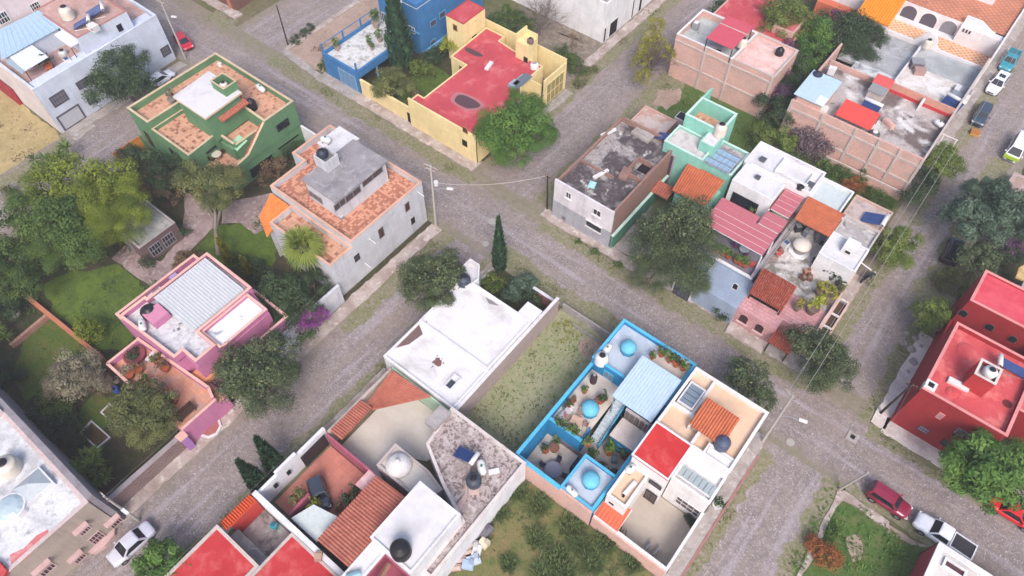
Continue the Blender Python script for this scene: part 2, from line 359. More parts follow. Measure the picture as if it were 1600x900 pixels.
def tiles(parent, name, a, b, c, d, m, pitch=.28, amp=.1, label=None, course=.42):
    """pantile sheet: columns follow a->d (slope), a-b is the upper edge; each column an island so tiles vary"""
    a, b, c, d = [np.array(x, float) for x in (a, b, c, d)]
    W = max(np.linalg.norm(b-a), np.linalg.norm(c-d)); S = max(np.linalg.norm(d-a), np.linalg.norm(c-b)); nu = max(2, int(W/pitch)); nv = max(1, int(S/course)); mb = MB()
    nrm = np.cross(b-a, d-a)
    if np.linalg.norm(nrm) < 1e-6: nrm = np.cross(c-d, a-d)
    nrm = nrm/np.linalg.norm(nrm); nrm = nrm if nrm[2] > 0 else -nrm
    prof = [(0, 0), (.12, .55), (.3, 1), (.5, .9), (.65, .35), (.8, 0), (1, 0)]
    for i in range(nu):
        vs = []; fs = []; m_ = len(prof); jit = rnd.uniform(-.012, .012)
        for j in range(nv):
            for e in (0, 1):
                t = (j+e)/nv; lift = .035*e+jit
                for x, h in prof:
                    u = (i+x)/nu; p = (a*(1-u)+b*u)*(1-t)+(d*(1-u)+c*u)*t+nrm*(h*amp+lift); vs.append(tuple(p))
        for r_ in range(2*nv-1):
            for k in range(m_-1): fs.append((r_*m_+k, r_*m_+k+1, (r_+1)*m_+k+1, (r_+1)*m_+k))
        mb.add(vs, fs)
    dn = nrm*.09
    mb.add([tuple(x) for x in (a, b, c, d)]+[tuple(x-dn) for x in (a, b, c, d)], [(7, 6, 5, 4)]+[(i, (i+1) % 4, 4+(i+1) % 4, 4+i) for i in range(4)])
    o = mb.build(name, m, parent); 
    if label: o['label'] = label
    return o
def sheet(parent, name, a, b, c, d, m, pitch=.35, amp=.035, ribs=True):
    """profiled metal sheet, ribs run a->d"""
    a, b, c, d = [np.array(x, float) for x in (a, b, c, d)]; mb = MB(); nrm = np.cross(b-a, d-a); nrm /= np.linalg.norm(nrm); nrm = nrm if nrm[2] > 0 else -nrm
    n = max(2, int(np.linalg.norm(b-a)/pitch)); prof = [(0, 0), (.6, 0), (.7, 1), (.9, 1)]; vs = []
    us = [((i+x)/n, h) for i in range(n) for x, h in prof]+[(1, 0)]
    for t in (0, 1):
        for u, h in us: vs.append(tuple((a*(1-u)+b*u)*(1-t)+(d*(1-u)+c*u)*t+nrm*h*amp))
    k = len(us); fs = [(i, i+1, k+i+1, k+i) for i in range(k-1)]; mb.add(vs, fs)
    dn = nrm*.05; mb.add([tuple(x) for x in (a, b, c, d)]+[tuple(x-dn) for x in (a, b, c, d)], [(7, 6, 5, 4)]+[(i, (i+1) % 4, 4+(i+1) % 4, 4+i) for i in range(4)])
    return mb.build(name, m, parent)
def z3(p, z): return P(p, z)
def rmetal(rgb, rough=.45): return plain(rgb, rough, .4)

# ---------------- things that stand on roofs and in yards ----------------
def tank(label, p, z, r, h, m=None, lid=None, kind='tall', group='rooftop water tanks'):
    m = m or BLACKP; x, y = P(p, z+h*.5)[:2]; root = thing('water_tank', label, 'water tank', (x, y, z), group)
    b = MB(); prof = [(r*.94, z)]
    nb = 5
    for i in range(nb):
        za = z+h*.72*(i/nb); zb = z+h*.72*((i+1)/nb); prof += [(r*.95, za+.02), (r, za+(zb-za)*.3), (r, za+(zb-za)*.8), (r*.95, zb)]
    prof += [(r*.97, z+h*.74), (r*.8, z+h*.87), (r*.42, z+h*.96), (r*.4, z+h)]
    b.lathe(x, y, prof, 24); b.smooth = False; b.build('body', m, root, smooth=True)
    l = MB(); l.lathe(x, y, [(r*.44, z+h), (r*.46, z+h+.05), (r*.36, z+h+.12), (.05, z+h+.14)], 16); l.build('lid', lid or BLACKP, root)
    return root
def gas(label, p, z, L, r, rz, m=None):
    x, y = P(p, z+r)[:2]; root = thing('gas_tank', label, 'gas tank', (x, y, z), 'stationary gas tanks')
    b = MB(); prof = [(.02, -L/2), (r*.6, -L/2+r*.15), (r*.92, -L/2+r*.5), (r, -L/2+r), (r, L/2-r), (r*.92, L/2-r*.5), (r*.6, L/2-r*.15), (.02, L/2)]
    n = 16; vs = []; fs = []
    for rr, t in prof:
        for k in range(n):
            a = 2*math.pi*k/n; lx, ly, lz = t, rr*math.cos(a), rr*math.sin(a)
            vs.append((x+lx*math.cos(rz)-ly*math.sin(rz), y+lx*math.sin(rz)+ly*math.cos(rz), z+r+.12+lz))
    for i in range(len(prof)-1):
        for k in range(n): fs.append((i*n+k, i*n+(k+1) % n, (i+1)*n+(k+1) % n, (i+1)*n+k))
    b.add(vs, fs); b.build('body', m or WHITEP, root, smooth=True)
    v = MB(); v.lathe(x, y, [(r*.3, z+2*r+.08), (r*.3, z+2*r+.2), (r*.1, z+2*r+.22)], 10); v.build('valve_cap', plain((60, 130, 110)), root)
    for s_ in (-1, 1):
        f = MB(); f.cbox((x+math.cos(rz)*s_*L*.3, y+math.sin(rz)*s_*L*.3, z+.09), (.1, 2*r*.8, .18), rz); f.build('foot', GREYM, root)
    return root
def solar(label, p, z, L, W, rz, tankm=None):
    """evacuated-tube water heater: tilted blue tubes below a horizontal white tank; +x local is uphill"""
    x, y = P(p, z+.5)[:2]; root = thing('solar_water_heater', label, 'solar heater', (x, y, z), 'solar water heaters')
    c, s = math.cos(rz), math.sin(rz); tr = lambda u, v, h: (x+u*c-v*s, y+u*s+v*c, z+h)
    n = max(6, int(W/.11)); t = MB(); t.add([tr(-L/2, -W/2, .2), tr(L/2, -W/2, .95), tr(L/2, W/2, .95), tr(-L/2, W/2, .2)], [(0, 1, 2, 3)]); t.build('reflector', SOLAR, root)
    t = MB()
    for i in range(n):
        v = -W/2+W*(i+.5)/n; t.tube([tr(-L/2, v, .26), tr(L/2, v, 1.0)], W/n*.38, 6)
    t.build('tube_row', TUBEBLUE, root)
    b = MB(); b.tube([tr(L/2+.15, -W/2-.12, 1.1), tr(L/2+.15, -W/2-.08, 1.1), tr(L/2+.15, W/2+.08, 1.1), tr(L/2+.15, W/2+.12, 1.1)], [.15, .23, .23, .15], 12); b.build('tank', tankm or WHITEP, root, smooth=True)
    f = MB()
    for v in (-W/2, W/2):
        f.tube([tr(-L/2, v, 0), tr(-L/2, v, .22)], .025, 5); f.tube([tr(L/2+.15, v, 0), tr(L/2+.15, v, .95)], .025, 5); f.tube([tr(-L/2, v, .06), tr(L/2+.15, v, .06)], .02, 5)
    f.build('stand', STEEL, root); return root
def boxy(name, label, cat, p, z, dims, rz, m, parts=(), group=None):
    """a small item made of boxes: parts = (name, dx, dy, dz, sx, sy, sz, material)"""
    x, y = P(p, z+dims[2]*.6)[:2]; root = thing(name, label, cat, (x, y, z), group); c, s = math.cos(rz), math.sin(rz)
    b = MB(); b.cbox((x, y, z+dims[2]/2), dims, rz); b.build('body', m, root)
    for nm, dx, dy, dz, sx, sy, sz, mm in parts:
        q = MB(); q.cbox((x+dx*c-dy*s, y+dx*s+dy*c, z+dz), (sx, sy, sz), rz); q.build(nm, mm, root)
    return root
def washer(label, p, z, rz): return boxy('washing_machine', label, 'washing machine', p, z, (.68, .66, .95), rz, WHITEP, [('lid', .04, 0, .965, .5, .52, .03, plain((70, 90, 130), .3)), ('control_panel', -.28, 0, 1.0, .12, .62, .1, GREYM)], 'washing machines outdoors')
def aircon(label, p, z, rz): return boxy('air_conditioner', label, 'air conditioner', p, z, (.85, .35, .62), rz, WHITEP, [('grille', .12, -.178, .3, .44, .012, .44, BLACKP), ('foot', -.3, 0, -.03, .08, .3, .06, GREYM), ('foot', .3, 0, -.03, .08, .3, .06, GREYM)])
def table(label, p, z, r, h=.74, m=None, sq=False, rz=0, group='terrace tables'):
    x, y = P(p, z+h)[:2]; root = thing('table', label, 'table', (x, y, z), group)
    b = MB()
    if sq: b.cbox((x, y, z+h-.03), (r*2, r*1.6, .06), rz)
    else: b.lathe(x, y, [(r, z+h-.06), (r, z+h)], 24)
    b.build('tabletop', m or GREYM, root)
    for k in range(4):
        l = MB(); a = rz+math.pi/4+k*math.pi/2; l.tube([(x+r*.75*math.cos(a), y+r*.75*math.sin(a), z), (x+r*.65*math.cos(a), y+r*.65*math.sin(a), z+h-.05)], .035, 6); l.build('leg', IRON, root)
    return root
CHAIRS = {}
def chair(label, x, y, z, rz, m, group='terrace chairs'):
    if m.name in CHAIRS: return dup(CHAIRS[m.name], (x, y, z), rz, label)
    root = thing('chair', label, 'chair', (0, 0, 0), group)
    MB().cbox((0, 0, .45), (.48, .46, .06)).build('seat', m, root); MB().cbox((-.24, 0, .7), (.05, .44, .46), 0, -.2).build('backrest', m, root)
    for sx in (-.2, .2):
        for sy in (-.2, .2): MB().tube([(sx*1.1, sy*1.1, 0), (sx, sy, .44)], .025, 5).build('leg', m, root)
    root.location = (x, y, z); root.rotation_euler = (0, 0, rz); CHAIRS[m.name] = root; return root
# ---------------- plants ----------------
BARK = plain((112, 96, 88), .95); BARKG = plain((140, 128, 122), .95)
LEAF = {
 'dark': leafm((44, 62, 44), (88, 108, 70)), 'mid': leafm((56, 84, 44), (116, 142, 66)), 'lime': leafm((80, 100, 36), (154, 166, 58)),
 'olive': leafm((74, 84, 52), (136, 140, 84)), 'blue': leafm((58, 80, 68), (112, 134, 110)), 'fresh': leafm((62, 100, 46), (116, 150, 68)),
 'gold': leafm((112, 114, 50), (178, 172, 72)), 'grey': leafm((104, 96, 84), (168, 160, 134)), 'yellow': leafm((120, 130, 36), (184, 190, 70)),
 'cypress': leafm((48, 78, 58), (84, 118, 84)), 'palm': leafm((88, 110, 50), (176, 186, 92)), 'magenta': leafm((126, 60, 128), (176, 90, 170)),
 'purple': leafm((90, 60, 90), (140, 104, 140)), 'rust': leafm((140, 84, 50), (190, 124, 76)), 'bushy': leafm((58, 74, 54), (104, 118, 80), (140, 146, 96)),
 'lightmid': leafm((78, 98, 46), (134, 150, 72)), 'dkmid': leafm((52, 76, 38), (104, 126, 62)), 'pot': leafm((54, 84, 40), (112, 140, 66)), 'potolive': leafm((90, 96, 50), (150, 150, 80)), 'brown': leafm((104, 84, 64), (150, 124, 96)),
 'tuss': leafm((80, 98, 60), (120, 136, 86)), 'greyviolet': leafm((100, 84, 92), (150, 132, 138))}
def leafmesh(name, m, C, N, S, tint, el=1.0, parent=None, org=None, fold=.25):
    n = len(C); N = N/np.maximum(np.linalg.norm(N, axis=1, keepdims=True), 1e-6)
    r = nr.normal(size=(n, 3)); U = np.cross(N, r); U /= np.maximum(np.linalg.norm(U, axis=1, keepdims=True), 1e-6); V = np.cross(N, U); S = S[:, None]
    v = np.empty((n, 4, 3)); v[:, 0] = C-U*S*el*.55; v[:, 1] = C+V*S*.42+N*S*fold*.5; v[:, 2] = C+U*S*el*.55; v[:, 3] = C-V*S*.42+N*S*fold*.5
    return quads(name, m, v, tint, parent, org)
def quads(name, m, v, tint, parent, org):
    n = len(v); org = np.array(parent_world(parent)) if parent is not None else np.array(org)
    me = bpy.data.meshes.new(name); me.vertices.add(4*n); me.loops.add(4*n); me.polygons.add(n)
    me.vertices.foreach_set('co', (v-org).reshape(-1)); me.loops.foreach_set('vertex_index', np.arange(4*n, dtype=np.int32))
    me.polygons.foreach_set('loop_start', np.arange(0, 4*n, 4, dtype=np.int32)); me.update(calc_edges=True)
    at = me.attributes.new('tint', 'FLOAT', 'POINT'); at.data.foreach_set('value', np.repeat(tint, 4).astype(np.float32)); me.materials.append(m)
    o = bpy.data.objects.new(name, me); col.objects.link(o)
    if parent is not None: o.parent = parent
    else: o.location = tuple(org)
    return o
def crown_leaves(lobes, leaf, dens, upbias=.35, clump=.42, low=-.55):
    Cs, Ns, Ss, Ts = [], [], [], []
    for (c, r, sq) in lobes:
        c = np.array(c); leaf = leaf*.78; N = int(dens*30*(r/leaf)**2*.55); small = r < 1.7; K = max(12, int(10+8*r)) if small else max(7, int(5+4.5*r**1.15))
        d = nr.normal(size=(K*3, 3)); d /= np.linalg.norm(d, axis=1, keepdims=True); d = d[d[:, 2] > low][:K]; K = len(d)
        cc = d*r*nr.uniform(.5, .9, (K, 1))*np.array((1, 1, sq)); cr = r*clump*nr.uniform(.55, 1.05, K)*(1.1 if small else 1); ct = np.clip(nr.beta(1.1, 1.1, K)*.9+.05, 0, 1)
        k = nr.choice(K, N, p=cr**2/np.sum(cr**2)); q = nr.normal(size=(N, 3)); q /= np.linalg.norm(q, axis=1, keepdims=True); q[:, 2] = np.where(q[:, 2] < -.5, -q[:, 2], q[:, 2])
        pos = cc[k]+q*(cr[k]*(nr.uniform(.2, 1.35, N) if small else nr.uniform(.5, 1.15, N)))[:, None]*np.array((1, 1, .8))
        Cs.append(c+pos); Ns.append(q*1.15+nr.normal(size=(N, 3))*.38+np.array((0, 0, upbias))); Ss.append(leaf*nr.uniform(.55, 1.25, N)); Ts.append(np.clip(ct[k]+nr.normal(size=N)*.1, 0, 1))
    return np.concatenate(Cs), np.concatenate(Ns), np.concatenate(Ss), np.concatenate(Ts)
def limb(mb, p, q, r0, r1, bend=.12):
    p = np.array(p, float); q = np.array(q, float); L = np.linalg.norm(q-p); m1 = p*.66+q*.34+nr.normal(size=3)*L*bend*.5; m2 = p*.33+q*.67+nr.normal(size=3)*L*bend*.5
    mb.tube([tuple(p), tuple(m1), tuple(m2), tuple(q)], [r0, r0*.75+r1*.25, r0*.4+r1*.6, r1], 6)
def tree(label, lobes, kind='mid', leaf=.34, dens=1.0, base=None, name='tree', cat='tree', group='street and garden trees', tr=None, bark=None, el=1.0, upbias=.35, clump=.42, zb=0.0, low=-.55):
    """lobes: (pixel x, pixel y, height of the lobe centre, radius, squash)"""
    L = []
    for l in lobes:
        p = P((l[0], l[1]), l[2]); L.append((p, l[3], l[4] if len(l) > 4 else .85))
    wsum = sum(l[1]**2 for l in L); cx = sum(l[0][0]*l[1]**2 for l in L)/wsum; cy = sum(l[0][1]*l[1]**2 for l in L)/wsum
    b = base or (cx, cy); root = thing(name, label, cat, (b[0], b[1], zb), group)
    R_ = max(l[1] for l in L); H_ = min(l[0][2] for l in L); tr = tr or .07+.05*R_; mb = MB(); fork = np.array((b[0]*.7+cx*.3, b[1]*.7+cy*.3, max(zb+.3, zb+(H_-zb)*.45)))
    mb.tube([(b[0], b[1], zb-.05), (b[0], b[1], zb+.15), tuple(fork)], [tr*1.5, tr*1.1, tr*.8], 8)
    for c, r, sq in L:
        limb(mb, fork, (c[0], c[1], c[2]), tr*.65, tr*.25)
        for _ in range(4 if r > 1.2 else 2):
            d = nr.normal(size=3); d /= np.linalg.norm(d); d[2] = abs(d[2])*.7; limb(mb, (c[0], c[1], c[2]-r*.2), np.array(c)+d*r*.75, tr*.3, .02)
    mb.build('trunk', bark or BARK, root, smooth=True)
    leafmesh('crown', LEAF[kind], *crown_leaves(L, leaf, dens, upbias, clump, low), el, root); return root
def bush(label, lobes, kind='mid', leaf=.2, dens=1.0, name='shrub', group='garden shrubs', cat='shrub', **k):
    return tree(label, lobes, kind, leaf, dens, name=name, cat=cat, group=group, tr=.05, low=-.9, **k)
def cypress(label, base, z0, H, r, kind='cypress', name='cypress_tree', n=2600, lean=(0, 0), group='narrow cypress trees'):
    root = thing(name, label, 'cypress tree', (base[0], base[1], z0), group); MB().tube([(base[0], base[1], z0), (base[0]+lean[0]*.5, base[1]+lean[1]*.5, z0+H*.5), (base[0]+lean[0], base[1]+lean[1], z0+H*.95)], [r*.3, r*.2, .02], 7).build('trunk', BARK, root)
    t = nr.uniform(0, 1, n)**1.0; a = nr.uniform(0, 2*math.pi, n); prof = np.minimum(1, (t+.06)/.16)*np.where(t > .3, (1-(t-.3)/.72)**.8, 1); rr = r*prof*nr.uniform(.72, 1.08, n)*(1+.16*np.sin(a*5+t*9))
    C = np.stack([base[0]+lean[0]*t+rr*np.cos(a), base[1]+lean[1]*t+rr*np.sin(a), z0+.25+t*(H-.2)], 1); N = np.stack([np.cos(a), np.sin(a), np.full(n, .35)], 1)+nr.normal(size=(n, 3))*.35
    v = np.empty((n, 4, 3)); U = np.stack([.35*np.cos(a), .35*np.sin(a), np.ones(n)], 1)+nr.normal(size=(n, 3))*.2; S = nr.uniform(.22, .5, (n, 1))*(.5+.5*min(1, r)); N /= np.linalg.norm(N, axis=1, keepdims=True); V = np.cross(N, U)
    v[:, 0] = C-U*S*.7; v[:, 1] = C+V*S*.34; v[:, 2] = C+U*S*.9; v[:, 3] = C-V*S*.34
    quads('crown', LEAF[kind], v, np.clip(nr.normal(.5, .2, n)+.25*np.sin(a*5+t*9), 0, 1), root, None); return root
def palm(label, base, H, top, R_=2.6, nf=34, kind='palm', name='fan_palm', tr=.32, group='palms'):
    root = thing(name, label, 'palm tree', (base[0], base[1], 0), group); mb = MB(); k = 9
    mb.tube([(base[0]*(1-t)+top[0]*t, base[1]*(1-t)+top[1]*t, H*t) for t in np.linspace(0, 1, k)], [tr*(1.25-.3*t)+(.03 if i % 2 else 0) for i, t in enumerate(np.linspace(0, 1, k))], 9); mb.build('trunk', BARKG, root)
    V = []; Tn = []
    for i in range(nf):
        a = 2*math.pi*i/nf*2.618+rnd.uniform(-.2, .2); el = rnd.choice((1.35, 1.0, .6, .3, 0, -.3, -.6, -.9)); d = np.array((math.cos(a)*math.cos(el), math.sin(a)*math.cos(el), math.sin(el))); s = np.cross(d, (0, 0, 1)); s /= np.linalg.norm(s); up = np.cross(s, d)
        st = np.array((top[0], top[1], H))+d*R_*.3; tn = rnd.uniform(.1, .9) if el > -.4 else rnd.uniform(0, .3)
        for j in range(13):
            f = (j-6)/6*1.25; dr = d*math.cos(f)+s*math.sin(f); L = R_*.66*(1-.22*abs(f))*rnd.uniform(.85, 1.1); sd = np.cross(dr, up)*.085
            tip = st+dr*L-np.array((0, 0, .35*L*(.4+abs(f)*.3))); mid = st+dr*L*.55+up*.05; V.append([st, mid+sd, tip, mid-sd]); Tn.append(np.clip(tn+rnd.uniform(-.15, .15), 0, 1))
        w_ = s*.03; b0 = np.array((top[0], top[1], H-.1)); V.append([b0-w_, b0+w_, st+w_, st-w_]); Tn.append(.9)
    quads('fronds', LEAF[kind], np.array(V), np.array(Tn), root, None)
    V = []
    for i in range(60):
        a = i*2.4; d = np.array((math.cos(a)*.5, math.sin(a)*.5, -1)); b0 = np.array((top[0], top[1], H-.2)); q = b0+d*rnd.uniform(1.0, 1.9); s = np.array((-math.sin(a), math.cos(a), 0))*.16; V.append([b0-s*.4, b0+s*.4, q+s, q-s])
    quads('dead_fronds', LEAF['brown'], np.array(V), nr.uniform(0, 1, 60), root, None); return root
def tussock(label, p, r, kind='tuss', group='grass tussocks in the scrub lot'):
    x, y = P(p, .2)[:2]; root = thing('grass_tussock', label, 'grass tussock', (x, y, 0), group); n = 420; a = nr.uniform(0, 6.28, n); e = nr.uniform(.25, 1.45, n); L = r*nr.uniform(.45, 1.05, n); o = nr.normal(size=(n, 2))*r*.3
    c = np.stack([x+o[:, 0], y+o[:, 1], np.full(n, .02)], 1); d = np.stack([np.cos(a)*np.cos(e), np.sin(a)*np.cos(e), np.sin(e)], 1)*L[:, None]; s = np.stack([-np.sin(a), np.cos(a), np.zeros(n)], 1)*.045
    v = np.empty((n, 4, 3)); v[:, 0] = c-s*.5; v[:, 1] = c+d*.6+s; v[:, 2] = c+d*np.array((1, 1, .75)); v[:, 3] = c+d*.6-s; quads('blades', LEAF[kind], v, np.clip(nr.normal(.5, .3, n), 0, 1), root, None); return root
def yucca(label, p, z, r, n=5, kind='dkmid', name='yucca_plant', group='spiky garden plants', cat='plant', pot=None):
    x, y = P(p, z)[:2]; root = thing(name, label, cat, (x, y, z), group); V = []; Tn = []; mb = MB()
    for i in range(n):
        a = 6.28*i/n+.4; rr = r*.45 if n > 1 else 0; h = r*rnd.uniform(.5, 1.3); c = np.array((x+rr*math.cos(a), y+rr*math.sin(a), z+h)); mb.tube([(x+rr*.3*math.cos(a), y+rr*.3*math.sin(a), z), tuple(c)], [.07, .05], 5)
        for j in range(26):
            b = rnd.uniform(0, 6.28); e = rnd.uniform(-.3, 1.2); d = np.array((math.cos(b)*math.cos(e), math.sin(b)*math.cos(e), math.sin(e))); s = np.cross(d, (0, 0, 1)); s /= np.linalg.norm(s)+1e-6; L = r*rnd.uniform(.5, .8); w_ = s*max(.05, r*.055)
            V.append([c, c+d*L*.5+w_, c+d*L-np.array((0, 0, .12*L)), c+d*L*.5-w_]); Tn.append(rnd.uniform(.1, .9))
    mb.build('stem', BARKG, root); quads('leaves', LEAF[kind], np.array(V), np.array(Tn), root, None); return root
def bare_tree(label, base, H, R_, name='bare_tree', m=None, n=16, group='street and garden trees', twigleaf=None):
    root = thing(name, label, 'tree', (base[0], base[1], 0), group); mb = MB(); b = np.array((base[0], base[1], 0.)); f = b+np.array((0, 0, H*.25)); mb.tube([tuple(b), tuple(f)], [.22, .16], 7); tips = []
    for i in range(n):
        a = 6.28*i/n+rnd.uniform(-.2, .2); e = rnd.uniform(.35, 1.3); q = f+np.array((math.cos(a)*math.cos(e), math.sin(a)*math.cos(e), math.sin(e)))*R_*rnd.uniform(.55, .8); limb(mb, f, q, .09, .04)
        for k in range(6):
            d = nr.normal(size=3)*.5+(q-f)/np.linalg.norm(q-f); d /= np.linalg.norm(d); q2 = q+d*R_*rnd.uniform(.25, .5); limb(mb, f*.3+q*.7 if k % 2 else q, q2, .035, .018)
            for kk in range(4):
                d2 = nr.normal(size=3)*.5+d; q3 = q2+d2*R_*.2; mb.tube([tuple(q*.4+q2*.6 if kk % 2 else q2), tuple(q3)], [.022, .012], 4); tips.append(q3)
    mb.build('branches', m or BARKG, root)
    if twigleaf:
        t = np.array(tips); t = np.repeat(t, 5, 0)+nr.normal(size=(len(t)*5, 3))*.35; leafmesh('leaves', LEAF[twigleaf], t, nr.normal(size=t.shape)+np.array((0, 0, .6)), np.full(len(t), .26), nr.uniform(0, 1, len(t)), 1, root)
    return root
POTS = {}
def potted(label, p, z, s=1.0, kind='pot', m=None, group='potted plants', tall=1.0):
    x, y = P(p, z+.4*s)[:2]; m = m or TERRA; key = (kind, m.name, tall)
    if key in POTS: return dup(POTS[key], (x, y, z), rnd.uniform(0, 6.28), label, s)
    root = thing('potted_plant', label, 'potted plant', (0, 0, 0), group); MB().lathe(0, 0, [(.17, 0), (.26, .36), (.29, .37), (.29, .44), (.23, .44), (.21, .38)], 14).build('pot', m, root)
    leafmesh('foliage', LEAF[kind], *crown_leaves([((0, 0, .5+.35*tall), .36, tall)], .17, 1.1, .4, .5, -1), 1.3, root); root.location = (x, y, z); root.scale = (s,)*3; POTS[key] = root; return root
def inpoly(x, y, poly):
    c = np.zeros(len(x), bool); n = len(poly)
    for i in range(n):
        a, b = poly[i], poly[(i+1) % n]
        if a[1] == b[1]: continue
        t = ((a[1] > y) != (b[1] > y)) & (x < (b[0]-a[0])*(y-a[1])/(b[1]-a[1])+a[0]); c ^= t
    return c
def grass(name, label, cat, polys, kinds, n, h=.25, z=0.02, clumpy=.5, w_=.05):
    """blades and low leaves scattered over areas: one object"""
    V = []; Tn = []
    for poly in polys:
        a = np.array(poly); lo, hi = a.min(0), a.max(0); m = int(n*max(.2, (hi[0]-lo[0])*(hi[1]-lo[1])/100))
        x = nr.uniform(lo[0], hi[0], m); y = nr.uniform(lo[1], hi[1], m); kk = max(3, m//60); cx, cy = nr.uniform(lo[0], hi[0], kk), nr.uniform(lo[1], hi[1], kk); k = nr.integers(0, kk, m); sel = nr.uniform(size=m) < clumpy
        x = np.where(sel, cx[k]+nr.normal(size=m)*.45, x); y = np.where(sel, cy[k]+nr.normal(size=m)*.45, y); ok = inpoly(x, y, poly); x, y, k = x[ok], y[ok], k[ok]; m = len(x); ct = nr.uniform(0, 1, kk)[k]
        an = nr.uniform(0, 6.28, m); hh = h*nr.uniform(.4, 1.3, m); b = np.stack([x, y, np.full(m, z)], 1); lean = np.stack([np.cos(an), np.sin(an), np.full(m, .9)], 1)*hh[:, None]; s = np.stack([-np.sin(an), np.cos(an), np.zeros(m)], 1)*(w_*nr.uniform(.6, 1.5, m))[:, None]
        v = np.empty((m, 4, 3)); v[:, 0] = b-s*.4; v[:, 1] = b+s*.4; v[:, 2] = b+lean*.9+s; v[:, 3] = b+lean-s; V.append(v); Tn.append(np.clip(ct*.7+nr.uniform(0, .3, m), 0, 1))
    V = np.concatenate(V); Tn = np.concatenate(Tn); o = quads(name, LEAF[kinds], V, Tn, None, V.reshape(-1, 3).mean(0)*np.array((1, 1, 0))); tag(o, label, cat, None, 'stuff'); return o

# ---------------- vehicles (built nose along +x at the origin) ----------------
TYRE = plain((34, 32, 34), .9); RIM = plain((150, 150, 156), .4, .5, .5); CARGLASS = plain((28, 34, 44), .08, .7); LAMPW = plain((226, 228, 232), .2, .6); LAMPR = plain((150, 24, 28), .3, .5)
def carpaint(rgb, metal=.0, rough=.28): 
    k = ('car', rgb)
    if k not in MC:
        s = NT('car_paint'); n = s.noise(1.5, 3); c = lin(rgb); a = s.mix(s.ramp(n, .3, .7), tuple(x*.92 for x in c[:3])+(1,), c); s.b.inputs['Coat Weight'].default_value = .5; s.b.inputs['Coat Roughness'].default_value = .08; MC[k] = s.done(a, rough, .5, metal)
    return MC[k]
def loft(mb, st, k=1.0):
    """stations (x, half width, z bottom, z top, crown)"""
    prev = None; vs = []; fs = []
    for x, hw, zb, zt in st:
        h = zt-zb; vs += [(x, -hw*.86, zb), (x, -hw, zb+h*.3), (x, -hw*.99, zb+h*.68), (x, -hw*.9, zt-h*.06), (x, -hw*.6, zt), (x, 0, zt+.025), (x, hw*.6, zt), (x, hw*.9, zt-h*.06), (x, hw*.99, zb+h*.68), (x, hw, zb+h*.3), (x, hw*.86, zb)]
    n = 11
    for i in range(len(st)-1):
        for j in range(n): fs.append((i*n+j, (i+1)*n+j, (i+1)*n+(j+1) % n, i*n+(j+1) % n))
    fs += [tuple(range(n)), tuple(range(len(st)*n-1, (len(st)-1)*n-1, -1))]; mb.add(vs, fs); return mb
